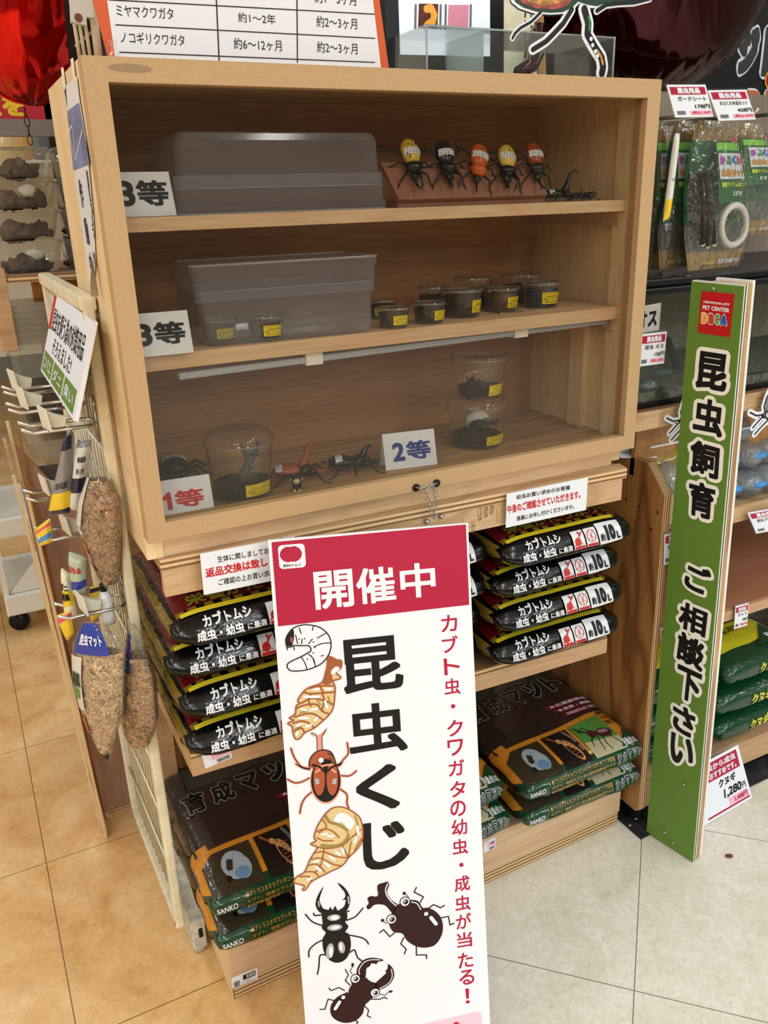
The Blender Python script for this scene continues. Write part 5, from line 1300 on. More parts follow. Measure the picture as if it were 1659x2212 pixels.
# shavings bags
SHAV = flat('wood_shavings', (158, 134, 102), .9, var=.55, vs=150, bump=1.0, bs=120, dist=1.4)
SHAVD = flat('wood_shavings_dark', (132, 106, 80), .9, var=.6, vs=150, bump=1.0, bs=120, dist=1.4)
BAGC = clear('bag_film', (250, 250, 250), haze=.05, rough=.06, gain=1.6, bump=1.0, bs=38)
HDRB = film('header_blue', (40, 58, 150), .25, .3); 
def pouch(name, label, pl, prof, thick, inner, cat='bag', group=None, seed=0, z0=0.12, z1=.8):
    """clear pouch: prof = list of (v, left u, right u) from bottom to top on plane pl; filling between fractions z0..z1"""
    t = thing(name, label, cat, pl((prof[0][1] + prof[0][2]) / 2, prof[0][0]), group)
    def at(v):
        for i in range(len(prof) - 1):
            if v <= prof[i + 1][0]: break
        a, b = prof[i], prof[i + 1]; f = (v - a[0]) / (b[0] - a[0]); return a[1] + (b[1] - a[1]) * f, a[2] + (b[2] - a[2]) * f
    V0, V1 = prof[0][0], prof[-1][0]
    def surf(side, grow, vlo, vhi, nz):
        def fn(u, w_):
            v = vlo + (vhi - vlo) * w_; l, r = at(v)
            m_ = (l + r) / 2; l = m_ + (l - m_) * grow; r = m_ + (r - m_) * grow
            e = max(0, 1 - abs(2 * u - 1) ** 2.4) ** .6; f = max(0, math.sin(PI * min(1, max(0, (v - V0) / (V1 - V0))) ** .8)) ** .7
            h = thick / 2 * e * f * grow * side
            p = pl(l + (r - l) * u, v, h)
            n_ = noise.noise(p * 42 + V((seed, 0, 0))) * nz * e
            return p + pl.n * n_ * side
        return fn
    for s_, nz in ((1, 0), (-1, 0)): pass
    fil = MB(); a0, a1 = V0 + (V1 - V0) * z0, V0 + (V1 - V0) * z1
    fil.grid(surf(1, .90, a0, a1, .006), 26, 34).grid(surf(-1, .90, a0, a1, .006), 26, 34)
    obj('filling', fil, inner, t)
    env = MB().grid(surf(1, 1.0, V0, V1, .0015), 24, 30).grid(surf(-1, 1.0, V0, V1, .0015), 24, 30)
    obj('clear_film', env, BAGC, t)
    return t, at, surf
def ply(y, *pts): return by_points(pts, lambda px, py: atY(px, py, y))
def ypl(x0, y): return Plane((0, y, 0), (1, 0, 0), (0, 0, 1))
def turned(px, py, y, deg):
    p = atY(px, py, y); a = math.radians(deg); return Plane(p, (math.cos(a), math.sin(a), 0), (0, 0, 1))
def uvs(pl, *pts): return [pl.uv(*p) for p in pts]
def prof_px(pl, rows):
    out = []
    for (lx, ly), (rx, ry) in rows:
        a, b = pl.uv(lx, ly), pl.uv(rx, ry); out.append(((a[1] + b[1]) / 2, a[0], b[0]))
    return out
pl = turned(235, 1275, .150, -38)
rows = [((233, 1278), (243, 1274)), ((215, 1240), (262, 1240)), ((188, 1180), (266, 1180)), ((168, 1125), (267, 1130)), ((172, 1080), (262, 1085)), ((190, 1030), (240, 1030)), ((200, 985), (214, 985))]
pr_ = prof_px(pl, rows)
t, at_, sf_ = pouch('shavings_bag', 'clear bag of brown wood shavings hanging from the nearest top hook', pl, pr_, .05, SHAVD, group='wood shavings bags on the hooks', seed=2, z0=.06, z1=.84)
fr_ = sf_(1, 1.01, pr_[0][0], pr_[-1][0], .001)
rd = MB().grid(lambda u, v: fr_(.02 + .20 * u, .10 + .30 * v) + pl.n * .0015, 4, 10)
obj('red_print', rd, film('print_red_film', (206, 62, 44), .3, .3), t)
obj('white_print', MB().grid(lambda u, v: fr_(.02 + .2 * u, .52 + .34 * v) + pl.n * .0012, 4, 10), film('print_white_film', (206, 202, 196), .3, .4), t)
wl = lambda u, v, h=0: fr_(u, v) + pl.n * (.002 + h)
obj('lettering', MB().text('ット', (.04, .44, .24, .52), wl, .0005, bold=.05), WHITE, t)
pl = turned(232, 1640, .125, -38)
rows = [((228, 1636), (238, 1642)), ((205, 1590), (248, 1600)), ((178, 1530), (268, 1540)), ((160, 1460), (272, 1460)), ((156, 1390), (270, 1400)), ((166, 1355), (245, 1375)), ((180, 1338), (214, 1345))]
pr_ = prof_px(pl, rows)
t, at_, sf_ = pouch('shavings_bag', 'clear bag of wood shavings with blue header, nearest on the bottom hook', pl, pr_, .05, SHAV, group='wood shavings bags on the hooks', seed=5, z0=.05, z1=.80)
def dress(t, pl, pr_, sf_, lets=True):
    fr_ = sf_(1, 1.01, pr_[0][0], pr_[-1][0], .001); wl = lambda u, v, h=0: fr_(u, v) + pl.n * (.002 + h)
    h_ = obj('blue_header', MB().grid(lambda u, v: wl(.12 + .66 * u, .80 + .19 * v), 8, 6), HDRB, t)
    obj('lettering', MB().text('昆虫マット', (.2, .86, .72, .93), lambda u, v, h=0: wl(u, v, h + .001), .0005, bold=.03), WHITE, h_)
    obj('pale_print', MB().grid(lambda u, v: wl(.02 + .26 * u, .42 + .36 * v), 4, 8), film('print_white_film', (206, 202, 196), .3, .4), t)
    obj('green_print', MB().grid(lambda u, v: wl(.06 + .16 * u, .50 + .07 * v) + pl.n * .001, 4, 4), film('print_green_film', (70, 130, 60), .3, .4), t)
    obj('red_print', MB().grid(lambda u, v: wl(.04 + .18 * u, .24 + .12 * v), 4, 4), film('print_red_film', (206, 62, 44), .3, .3), t)
    obj('dark_tail', MB().grid(lambda u, v: wl(.05 + .9 * u, .012 + .045 * v), 4, 2), BLACKPL, t)
    if lets: obj('title', MB().text('消臭', (.06, .58, .26, .68), lambda u, v, h=0: wl(u, v, h + .001), .0005, bold=.05), flat('print_dkgreen', (52, 66, 46), .5), t)
dress(t, pl, pr_, sf_)
pl = turned(298, 1620, .135, -62)
rows = [((292, 1628), (304, 1620)), ((274, 1592), (322, 1598)), ((264, 1530), (336, 1545)), ((270, 1440), (330, 1465)), ((276, 1390), (312, 1405)), ((278, 1345), (296, 1350))]
pr_ = prof_px(pl, rows)
t, at_, sf_ = pouch('shavings_bag', 'clear bag of wood shavings on the bottom hook, right behind the blue-headed one', pl, pr_, .045, SHAVD, group='wood shavings bags on the hooks', seed=8, z0=.05, z1=.78)
fr2 = sf_(1, 1.01, pr_[0][0], pr_[-1][0], .001)
obj('blue_header', MB().grid(lambda u, v: fr2(.05 + .5 * u, .68 + .26 * v) + pl.n * .0015, 6, 6), film('header_violet', (44, 44, 110), .25, .3), t)
# squeeze packs / spray packs behind the first bag
def pack(name, label, y, px_quad, th, cols, bands, deg=-38, cat='package', group=None, texts=()):
    """flat pouch: px_quad = bl, br, tr, tl. bands: (v0, v1, colour index)"""
    pl = turned(*px_quad[0], y, deg); a, b, c, d_ = uvs(pl, *px_quad)
    t = thing(name, label, cat, pl((a[0] + b[0]) / 2, min(a[1], b[1])), group)
    def pos(u, v, s_=1, ex=0.0):
        bl_ = V(a).lerp(V(b), u); tp = V(d_).lerp(V(c), u); p = bl_.lerp(tp, v)
        h = th / 2 * max(0, 1 - abs(2 * u - 1) ** 3) ** .6 * max(0, 1 - abs(2 * v - 1) ** 6) ** .5 * s_
        return pl(p[0], p[1], h + ex)
    body = MB().grid(lambda u, v: pos(u, v, 1), 10, 24, mf=lambda u, v: next((m_ for v0, v1, m_ in bands if v0 <= v < v1), 0)).grid(lambda u, v: pos(u, v, -1), 10, 24)
    o = obj('pack_body', body, cols, t)
    by = {}
    for s_, m_, bx, bo in texts: by.setdefault(m_, MB()).text(s_, bx, lambda u, v, h=0: pos(u, v, 1, .0012 + h), .0004, bold=bo)
    for m_, mb in by.items(): obj('lettering', mb, m_, o)
    return t
fw, fg, fy, fn, fo = film('pack_white', (214, 214, 212), .3, .3), film('pack_grey', (140, 138, 136), .3, .3), film('pack_yellow', (232, 196, 44), .3, .3), film('pack_navy', (32, 38, 70), .3, .3), film('pack_orange', (226, 140, 50), .3, .3)
pack('insect_spray_pack', 'tall grey and yellow pack with orange edge, hanging left of the white pack', .235, [(103, 1115), (152, 1108), (155, 930), (148, 930)], .03, [fg, fy, fn, fo], [(0, .08, 2), (.08, .30, 1), (.78, .95, 2)], texts=[('0000 4976285', BLACKP, (.35, .34, .95, .42), .01), ('カブトムシの虫よけ', REDP, (.04, .62, .3, .70), .02)])
pack('insect_spray_pack', 'tall white pack with blue picture, hanging behind the nearest shavings bag', .215, [(152, 1102), (176, 1104), (198, 950), (168, 950)], .028, [fw, fn, fg], [(.28, .50, 1), (.9, 1.01, 2)], texts=[('害虫退治', BLACKP, (.5, .72, .95, .80), .03), ('使い方', BLACKP, (.5, .56, .95, .64), .02)])
pack('gel_pack', 'yellow pack with pink tabs sticking out by the middle row hook', .25, [(88, 1180), (112, 1172), (108, 1118), (76, 1142)], .02, [fy, film('pack_pink', (216, 84, 110), .3, .3), film('pack_blue', (70, 140, 196), .3, .3)], [(.70, .82, 1), (.2, .45, 2)])
pack('gel_pack', 'pale green pack with blue seal hanging from the middle row hook', .20, [(160, 1288), (186, 1282), (186, 1205), (148, 1190)], .028, [film('pack_sage', (176, 184, 160), .3, .4), HDRB], [(.2, .42, 1)], texts=[('まもる', REDP, (.2, .62, .9, .78), .03)])
pack('gel_pack', 'white and yellow pack with black lettering, left of the pale green pack', .22, [(142, 1340), (168, 1330), (150, 1240), (132, 1225)], .02, [film('pack_cream', (226, 218, 190), .3, .4), fy], [(.3, .62, 1)], texts=[('ダニ', BLACKP, (.1, .62, .9, .78), .04), ('消臭', BLACKP, (.1, .42, .9, .58), .04)])
pack('gel_pack', 'bright yellow card pack behind the bottom hook with a black label', .225, [(196, 1345), (228, 1322), (222, 1262), (192, 1268)], .012, [fy, fn], [(.30, .5, 1), (.84, .97, 1)])
pack('gel_pack', 'small yellow and pink pack beside the nearest blue-headed bag', .21, [(146, 1385), (160, 1368), (152, 1318), (120, 1330)], .014, [fy, film('pack_pink', (216, 84, 110), .3, .3)], [(.72, .9, 1)])
b = MB(); p = atY(236, 1345, .17)
t = thing('spray_bottle', 'white spray bottle behind the tied end of the shavings bag', 'bottle', p)
obj('bottle', MB().lathe([(.010, 0), (.011, .008), (.011, .048), (.006, .058)], p, 20), fw, t); obj('cap', MB().lathe([(.006, .0582), (.006, .070), (.003, .073)], p, 16), BLACKPL, t)

# ------------------------------------------------------------------ left background: wooden rack with insect tubs
RY = .690
rk = thing('tub_rack', 'wooden shelf rack with clear insect tubs behind the wire grid', 'shelf', (.2, .95, 0))
obj('deck', MB().box(-.079, .62, RY, 1.15, 1.258, 1.272), [EDGEZ], rk); obj('deck_liner', MB().box(-.075, .62, RY + .004, 1.15, 1.2723, 1.2735), flat('liner', (134, 100, 84), .8), rk)
obj('deck', MB().box(-.06, .62, RY, 1.15, .955, .972), [EDGEZ], rk)
obj('deck', MB().box(-.06, .62, RY, 1.15, .70, .717), [EDGEZ], rk)
obj('post', MB().box(-.112, -.082, RY - .004, RY + .026, 1.13, 1.285), LUMX, rk, bevel=.001)
obj('side_board', MB().add([(-.079, RY - .012, .012), (-.002, RY - .012, .012), (-.002, RY - .012, .75), (-.125, RY - .012, .95), (-.079, RY + .004, .012), (-.002, RY + .004, .012), (-.002, RY + .004, .75), (-.125, RY + .004, .95)], [(0, 1, 2, 3), (7, 6, 5, 4), (0, 3, 7, 4), (1, 5, 6, 2), (0, 4, 5, 1), (3, 2, 6, 7)]), wood('rosy_ply', (190, 150, 124), (164, 122, 98), axis=2, scale=1.1, contrast=.3, bands=.3, c3=(120, 84, 66)), rk)
obj('side_foot', MB().box(-.079, -.002, RY - .013, RY + .004, 0, .0115), [EDGEZ], rk)
obj('back_board', MB().box(.0, .62, 1.15, 1.16, 0, 1.25), PLYZ, rk)
obj('inner_board', MB().box(-.055, .62, .96, .97, .718, .954), PLYX, rk)
rail = obj('top_rail', MB().box(-.30, .62, 1.10, 1.13, 1.55, 1.585), flat('grey_rail', (128, 118, 112), .5), rk)
# leaning plywood offcuts
for i, (x0, dx, z1, c) in enumerate(((-.085, -.030, .98, PLYZ), (-.090, -.042, 1.0, PINE), (-.094, -.050, .97, PLYX), (-.098, -.036, .80, PINE), (-.089, -.052, .90, PINE), (-.093, -.030, .86, PINE))):
    yy = RY - .034 - i * .014; z0 = 0.001
    m = MB().add([(x0, yy, z0), (x0 + .006, yy, z0), (x0 + .006 + dx, yy, z1), (x0 + dx, yy, z1), (x0, yy + .011, z0), (x0 + .006, yy + .011, z0), (x0 + .006 + dx, yy + .011, z1), (x0 + dx, yy + .011, z1)], [(0, 1, 2, 3), (7, 6, 5, 4), (0, 3, 7, 4), (1, 5, 6, 2), (0, 4, 5, 1), (3, 2, 6, 7)])
    tag(obj('wood_lath', m, c), ('pale wooden lath leaning nearest the grid hooks', 'second leaning pale lath beside the tub rack', 'third leaning lath, darker plywood, by the tub rack', 'shortest leaning lath at the outer edge of the tub rack', 'fifth pale lath, tilted most, by the tub rack', 'nearest pale lath, upright, in front of the others by the rack')[i], 'wood strip', 'leaning laths beside the tub rack')
# clear tubs with bark, four high and two wide
BARK = flat('bark', (62, 42, 30), .95, var=.5, vs=60, bump=1.0, bs=80)
TUBC = clear('tub_clear', (246, 246, 242), haze=.10, haze_col=(228, 226, 216), gain=1.2, bump=.3, bs=30)
def tub(label, cx, z, wdt, h, seed, y=RY + .012, group='stacked clear insect tubs on the rack'):
    t = thing('insect_tub', label, 'plastic tub', (cx, y + .06, z), group)
    lp = [rloop(cx, y + .06, wdt * .80, .10, .02, z + .001), rloop(cx, y + .06, wdt * .84, .105, .02, z + .006), rloop(cx, y + .06, wdt * .98, .118, .022, z + h * .84)]
    obj('tub_wall', loft(MB(), lp, 0, True, False), TUBC, t)
    ld = [rloop(cx, y + .06, wdt * 1.02, .122, .022, z + h * .84), rloop(cx, y + .06, wdt * 1.03, .124, .022, z + h * .90), rloop(cx, y + .06, wdt * .97, .118, .022, z + h * .92), rloop(cx, y + .06, wdt * .95, .116, .022, z + h * .985)]
    obj('tub_lid', loft(MB(), ld, 0, False, True), TUBC, t)
    rnd = random.Random(seed); bk = MB()
    base_ = MB()
    for k in range(22):
        x = cx + rnd.gauss(-.02, .16) * wdt; yy = y + .045 + rnd.uniform(-.025, .03); r = rnd.uniform(.005, .014)
        x = max(cx - wdt * .33, min(cx + wdt * .33, x))
        bk.ball((x, yy, z + .004 + r * rnd.uniform(.4, 1.2)), (r * 1.5, r, r * rnd.uniform(.6, 1.3)), 9, 6, rot=Matrix.Rotation(rnd.uniform(-1, 1), 3, 'Y'), f=lambda p: p * (1 + .8 * noise.noise(p * 2.6 + V((seed, k, 0)))))
    obj('bark_pieces', bk, BARK, t)
    if seed % 2: obj('tissue', MB().ball((cx + wdt * .1, y + .03, z + .034), (.018, .006, .012), 8, 6, f=lambda p: p * (1 + .5 * noise.noise(p * 2 + V((seed, 0, 0))))), flat('tissue', (216, 212, 204), .9), t)
    return t
zz = 1.2737
lv = ('lowest', 'second', 'third', 'top')
tops = []
for c, (cx, wd, nm) in enumerate(((-.030, .128, 'left'), (.092, .110, 'right'))):
    z = zz
    for i, h in enumerate((.062, .055, .055, .055)):
        tub('clear tub of bark, %s level of the %s stack behind the cabinet corner' % (lv[i], nm), cx + (i * .002), z, wd, h, i + 3 * c + 1); z += h + .0008
    tops.append(z)
# hanging price chain
ch = thing('hanging_chain', 'dark thin chain hanging from the grey rail above the tubs', 'chain', (.0, RY + .0, 1.5))
chain([atY(52, 232, RY - .004), atY(60, 270, RY - .004), atY(66, 312, RY - .004)], ch, flat('dark_chain', (66, 60, 54), .35, metal=.9), L=.0095, W=.0045, r=.0011)
# second shelf: stacked lids and boxes of soil
LIDM = clear('lid_stack', (240, 238, 230), haze=.5, haze_col=(206, 200, 188), gain=1.0)
bx0 = thing('soil_case', 'large clear plastic case of dark soil under stacked lids, behind the grid', 'plastic case', (-.03, RY + .09, .9725))
cxx = -.025
obj('case_wall', loft(MB(), [rloop(cxx, RY + .09, .135, .15, .012, .9732), rloop(cxx, RY + .09, .15, .165, .012, 1.125)], 0, True, False), TUBC, bx0)
obj('soil', MB().box(cxx - .062, cxx + .062, RY + .022, RY + .158, .977, 1.045), SOIL, bx0)
for k in range(7):
    tag(obj('box_lid', loft(MB(), [rloop(cxx, RY + .09, .155, .168, .012, 1.1262 + k * .0125), rloop(cxx, RY + .09, .155, .168, .012, 1.137 + k * .0125), rloop(cxx, RY + .09, .145, .158, .012, 1.1385 + k * .0125)], 0, False, True), LIDM),
        'translucent ribbed box lid, %s of the stack on the soil case' % ('bottom', 'second', 'third', 'fourth', 'fifth', 'sixth', 'top')[k], 'lid', 'stacked box lids on the soil case')
bx1 = thing('soil_case', 'clear plastic case of brown soil on the low rack shelf, behind the hook prongs', 'plastic case', (-.03, RY + .09, .7175))
obj('case_wall', loft(MB(), [rloop(cxx + .01, RY + .09, .135, .15, .012, .7182), rloop(cxx + .01, RY + .09, .15, .165, .012, .90)], 0, True, False), TUBC, bx1)
obj('case_lid', loft(MB(), [rloop(cxx + .01, RY + .09, .158, .17, .012, .9002), rloop(cxx + .01, RY + .09, .158, .17, .012, .935), rloop(cxx + .01, RY + .09, .15, .16, .012, .937)], 0, False, True), LIDM, bx1)
obj('soil', MB().box(cxx - .052, cxx + .072, RY + .022, RY + .158, .722, .845), SOIL, bx1)
# far shelf stock seen over the tubs
fs_ = thing('stock_shelf', 'pale shop shelf far behind the tubs with hanging packs', 'shelf', (-.1, 1.9, 0))
obj('shelf_board', MB().box(-.9, .5, 1.85, 2.2, 1.50, 1.53), flat('shelf_beige', (214, 204, 186), .5), fs_)
obj('back_panel', MB().box(-.9, .5, 2.2, 2.22, .9, 2.2), flat('shelf_cream', (222, 214, 200), .6), fs_)
obj('upright', MB().box(-.38, -.35, 1.86, 1.9, 0, 2.2), flat('shelf_beige', (214, 204, 186), .5), fs_)
for i, (px, py, w_, h_, c, l) in enumerate(((20, 305, .10, .12, (236, 214, 160), 'pale yellow hanging pack far behind the tub stacks'), (45, 300, .08, .12, (228, 186, 120), 'orange hanging pack far behind the tub stacks'), (88, 300, .08, .12, (120, 130, 142), 'grey blue hanging pack far behind the tub stacks'))):
    p = atY(px, py, 1.80); tag(obj('hanging_pack', MB().ball((p.x, p.y, p.z), (w_ / 2, .02, h_ / 2), 16, 10, f=lambda q_: V((math.copysign(abs(q_.x) ** .5, q_.x), q_.y, math.copysign(abs(q_.z) ** .5, q_.z)))), film('far_pack_%d' % i, c, .3, .4)), l, 'package', 'hanging packs far behind the tubs')
p = atY(25, 222, 1.2)
bn = thing('paper_banner', 'red paper banner with yellow letters under the red balloon', 'banner', p)
pl = Plane(p + V((-.14, 0, -.035)), (1, 0, -.05), (0, 0, 1))
obj('paper', MB().slab([(0, 0), (.30, .004), (.30, .08), (0, .08)], pl, -.002, 0), flat('banner_red', (186, 36, 52), .5), bn)
obj('lettering', MB().text('虫を', (.06, .012, .165, .06), pl, .0006, bold=.04), flat('banner_yellow', (236, 196, 40), .5), bn)
# white cart on casters far left
ct = thing('caster_cart', 'white translucent storage cart on black casters, far left on the tan floor', 'cart', (-.3, 1.9, 0))
CARTM = flat('cart_white', (232, 230, 222), .45)
c1, c2 = atZ(20, 1345, .085), atZ(97, 1330, .085)
x0, x1, y0 = -.205, .02, 1.78
obj('base', MB().box(x0, x1, y0, y0 + .4, .075, .15), CARTM, ct, bevel=.006)
for x in (x0 + .006, ): obj('post', MB().box(x - .004, x + .012, y0 + .01, y0 + .03, .15, .75), CARTM, ct)
obj('brace', MB().add([(x0 + .02, y0 + .02, .152), (x1, y0 + .02, .152), (x1, y0 + .02, .36), (x0 + .02, y0 + .035, .152), (x1, y0 + .035, .152), (x1, y0 + .035, .36)], [(0, 1, 2), (5, 4, 3), (0, 2, 5, 3), (1, 4, 5, 2), (0, 3, 4, 1)]), CARTM, ct)
obj('shelf', MB().box(x0 - .22, x1, y0, y0 + .4, .36, .43), CARTM, ct, bevel=.006)
for x in (x0 + .035, ):
    cs_ = obj('caster', MB().lathe([(.030, -.018), (.034, -.012), (.034, .012), (.030, .018)], (x, y0 + .05, .034), 24, axis=(.4, 1, 0)), BLACKPL, ct)
    obj('fork', MB().box(x - .012, x + .012, y0 + .03, y0 + .07, .052, .0745), BLACKPL, cs_)
# ------------------------------------------------------------------ right: plywood gondola
gd = thing('plywood_gondola', 'plywood shop shelving right of the stand with a chamfered end panel', 'shelf', (1.3, .25, 0))
YZ = Plane((1.0, 0, 0), (0, -1, 0), (0, 0, 1))     # faces -x; u = -y
obj('end_panel', MB().slab([(-.004, .062), (-.010, .822), (-.062, .877), (-.46, .877), (-.46, .062)], YZ, -.018, 0, 0, 1), [PLYZ, EDGEX], gd, bevel=.0006)
sc_ = MB()
for px, py in ((1353, 1079), (1380, 1094), (1421, 1107), (1407, 1143), (1318, 1020)): sc_.disc(YZ.uv(px, py), .0035, YZ, .0006, 0, 10)
obj('knots', sc_, flat('knot_dark', (84, 52, 28), .7), gd)
obj('low_shelf', MB().box(1.0185, 1.95, .030, .46, .034, .104), LUMX, gd, bevel=.001)
obj('kick_board', MB().box(1.0185, 1.95, .050, .46, 0.0055, .0335), BLACKPL, gd)
ms = obj('middle_shelf', MB().box(1.0185, 1.95, .006, .46, .488, .512), LUMX, gd, bevel=.001)
obj('shelf_veneer', MB().box(1.0185, 1.95, .007, .46, .5122, .520), wood('veneer_rosy', (176, 122, 92), (150, 98, 72), axis=0, scale=.8, contrast=.3), ms)
obj('jelly_shelf', MB().box(1.0185, 1.95, .020, .46, .722, .740), PLYX, gd)
obj('jelly_lip', MB().box(1.035, 1.95, .012, .0195, .722, .756), LUMX, gd)
obj('cleat', MB().box(1.0187, 1.034, .012, .028, .7565, .815), PINE, gd)
obj('tank_shelf', MB().box(.925, 1.95, .045, .46, .958, .990), [EDGEZ], gd); obj('tank_shelf_front', MB().box(.925, 1.95, .040, .0445, .955, .9905), PLYX, gd)
obj('hanging_rail', MB().box(1.0, 1.95, .058, .061, .908, .912), flat('rail_white', (226, 226, 222), .4), gd)
obj('set_back_board', MB().box(1.0, 1.95, .10, .112, .84, .9575), PLYZ, gd)  # plain plywood strip set back below the tank shelf
obj('back_board', MB().box(.925, 1.95, .462, .475, .0, 1.6), wood('grey_plank', (150, 134, 118), (116, 102, 90), axis=2, scale=.7, contrast=.3), gd)
pb = obj('base_plate', MB().prism([(.9925, -.0185), (1.95, .0), (1.95, .46), (.9925, .46)], 0.0004, .0052), flat('black_base', (30, 29, 30), .5, var=.8, vs=26), gd)
# green vertical sign
GB0, GB1, GT0, GT1 = V((1.018, -.008, .0055)), V((1.041, -.128, 0.0005)), V((.9965, -.0115, 1.2350)), V((.9885, -.1335, 1.2335))
GB0.z = .0058
GS = Plane(GB0, GB1 - GB0, GT0 - GB0)
gsn = thing('green_sign', 'tall narrow green sign board with black vertical lettering standing at the right', 'sign', (GB0 + GB1) / 2)
c4 = [GS.uv(1396, 1800), GS.uv(1496, 1864), GS.uv(1607, 619), GS.uv(1494, 608)]
c4 = [c4[0], (c4[1][0], c4[1][1] + .002), c4[2], c4[3]]
c5 = [(c4[0][0] - .0, c4[0][1] + .003), c4[1], c4[2], c4[3]]
dep = [(0, -.0022, GREENP), (-.0024, -.0052, flat('sheet_white', (234, 232, 226), .5)), (-.0054, -.0090, flat('sheet_black', (20, 20, 24), .5)), (-.0092, -.0125, MATS['sheet_white']), (-.0127, -.0270, wood('core_ply', (206, 172, 126), (150, 110, 74), axis=2, scale=2.2, contrast=.2)), (-.0272, -.0345, MATS['sheet_white'])]
for i, (h1, h0, m) in enumerate(dep):
    up_ = .0 if i == 0 else .002 if i < 5 else .007
    obj(('printed_face', 'white_sheet', 'black_sheet', 'white_sheet', 'wood_core', 'back_sheet')[i], MB().slab([c5[0], c5[1], (c4[2][0], c4[2][1] + up_), (c4[3][0] + (.03 if i > 3 else 0), c4[3][1] + up_)], GS, h0, h1), m, gsn)
Z4 = lambda x, y: GS.uv(1340 + x * .1923, 600 + y * .1923); Z5 = lambda x, y: GS.uv(1340 + x * .1923, 950 + y * .1923); Z6 = lambda x, y: GS.uv(1400 + x * .2712, 1300 + y * .2712)
lgq = MB().slab([Z4(915, 147), Z4(870, 615), Z4(1230, 668), Z4(1285, 182)], GS, .0002, .0008)
lg = obj('logo_panel', lgq, flat('logo_red', (188, 24, 28), .45), gsn)
def txq(mb, s_, f, bl, br, tl_, h, bo):   # text in a slanted cell given by three traced corners
    a, b, c = V(f(*bl)), V(f(*br)), V(f(*tl_))
    mb.text(s_, (0, 0, 1, 1), lambda u, v, hh=0: GS(*(a + (b - a) * u + (c - a) * v), h + hh), 0, bold=bo)
m = MB(); txq(m, 'NISHIMURA JOY', Z4, (935, 288), (1230, 322), (940, 255), .001, .035); txq(m, 'PET CENTER', Z4, (925, 352), (1225, 392), (930, 305), .001, .045)
obj('lettering', m, WHITE, lg)
m = MB(); 
for ch, x0, x1 in (('D', 905, 985), ('B', 985, 1060), ('C', 1055, 1120), ('A', 1118, 1205)):
    a = Z4(x0, 518 + (x0 - 905) * .1); b = Z4(x1, 518 + (x1 - 905) * .1); c = Z4(x0 + 6, 382 + (x0 - 905) * .1); a, b, c = V(a), V(b), V(c)
    m.round_text(ch, (0, 0, 1, 1), lambda u, v, hh=0: GS(*(a + (b - a) * u + (c - a) * v), .001 + hh), 0, 0, .16)
obj('letter_outline', m, WHITE, lg)
for ch, x0, x1, col_ in (('D', 912, 978, (240, 176, 66)), ('B', 992, 1053, (200, 60, 50)), ('C', 1062, 1114, (104, 170, 84)), ('A', 1126, 1198, (30, 96, 190))):
    m = MB(); txq(m, ch, Z4, (x0, 508 + (x0 - 905) * .1), (x1, 508 + (x1 - 905) * .1), (x0 + 6, 394 + (x0 - 905) * .1), .0014, .10); obj('letter', m, flat('logo_%s' % ch, col_, .45), lg)
ow, ob = MB(), MB()
cells = [('昆', Z4, (845, 1225), (1185, 1290), (890, 815)), ('虫', Z4, (812, 1715), (1140, 1800), (850, 1330)), ('飼', Z5, (780, 355), (1100, 455), (800, -15)), ('育', Z5, (760, 830), (1050, 915), (780, 445)),
         ('ご', Z5, (715, 1640), (985, 1775), (755, 1350)), ('相', Z6, (240, 195), (455, 290), (262, -15)), ('談', Z6, (220, 445), (430, 565), (250, 220)), ('下', Z6, (215, 740), (405, 835), (240, 490)), ('さ', Z6, (190, 1000), (365, 1105), (205, 785)), ('い', Z6, (168, 1255), (352, 1335), (188, 1030))]
for ch, f, bl, br, tl_ in cells:
    a, b, c = V(f(*bl)), V(f(*br)), V(f(*tl_))
    w_ = (b - a).length
    fn = lambda u, v, hh=0: GS(*(a + (b - a) * u + (c - a) * v), .0006 + hh)
    e = .13
    ow.round_text(ch, (-e, -e * .85, 1 + e, 1 + e * .85), fn, 0, 0, .15)
    ob.text(ch, (0, 0, 1, 1), lambda u, v, hh=0: GS(*(a + (b - a) * u + (c - a) * v), .0010 + hh), 0, bold=.035)
obj('letter_outline', ow, flat('outline_cream', (246, 246, 238), .45), gsn); obj('lettering', ob, BLACKP, gsn)
for px, py in ((1542, 624), (1478, 1694), (1437, 1798), (1455, 1820)):
    c = GS.uv(px, py); p = GS(*c, 0)
    obj('pin', MB().ball(p + GS.n * .0012, (.0032, .0032, .0032), 12, 8), STEEL, gsn)
# hooks, price cards and hanging packs
def rail_hook(label, x, z, y0=.05, y1=.462):
    t = thing('peg_hook', label, 'hook', (x, y1, z), 'peg hooks over the hanging packs')
    for dx in (-.0, .022): obj('prong', MB().tube([V((x + dx, y0, z + .010)), V((x + dx, y0 + .015, z)), V((x + dx, y1, z + .006))], .0026, 6), CHROME, t)
rail_hook('chrome peg hook just right of the cabinet corner, over the thin packs', 1.045, 1.512)
rail_hook('chrome peg hook over the wood set pack behind the second price card', 1.165, 1.512)
rail_hook('chrome peg hook at the right picture edge above the last pack', 1.30, 1.520)
BWN = film('kraft_brown', (170, 130, 60), .3, .4); PGR = film('pack_green', (32, 96, 48), .25, .4); PLM = film('pack_lime', (120, 190, 60), .25, .3)
STK = flat('dark_bark_stick', (46, 40, 32), .9, var=.3, vs=90, bump=.6, bs=120); CUT = flat('cut_end', (214, 196, 150), .7)
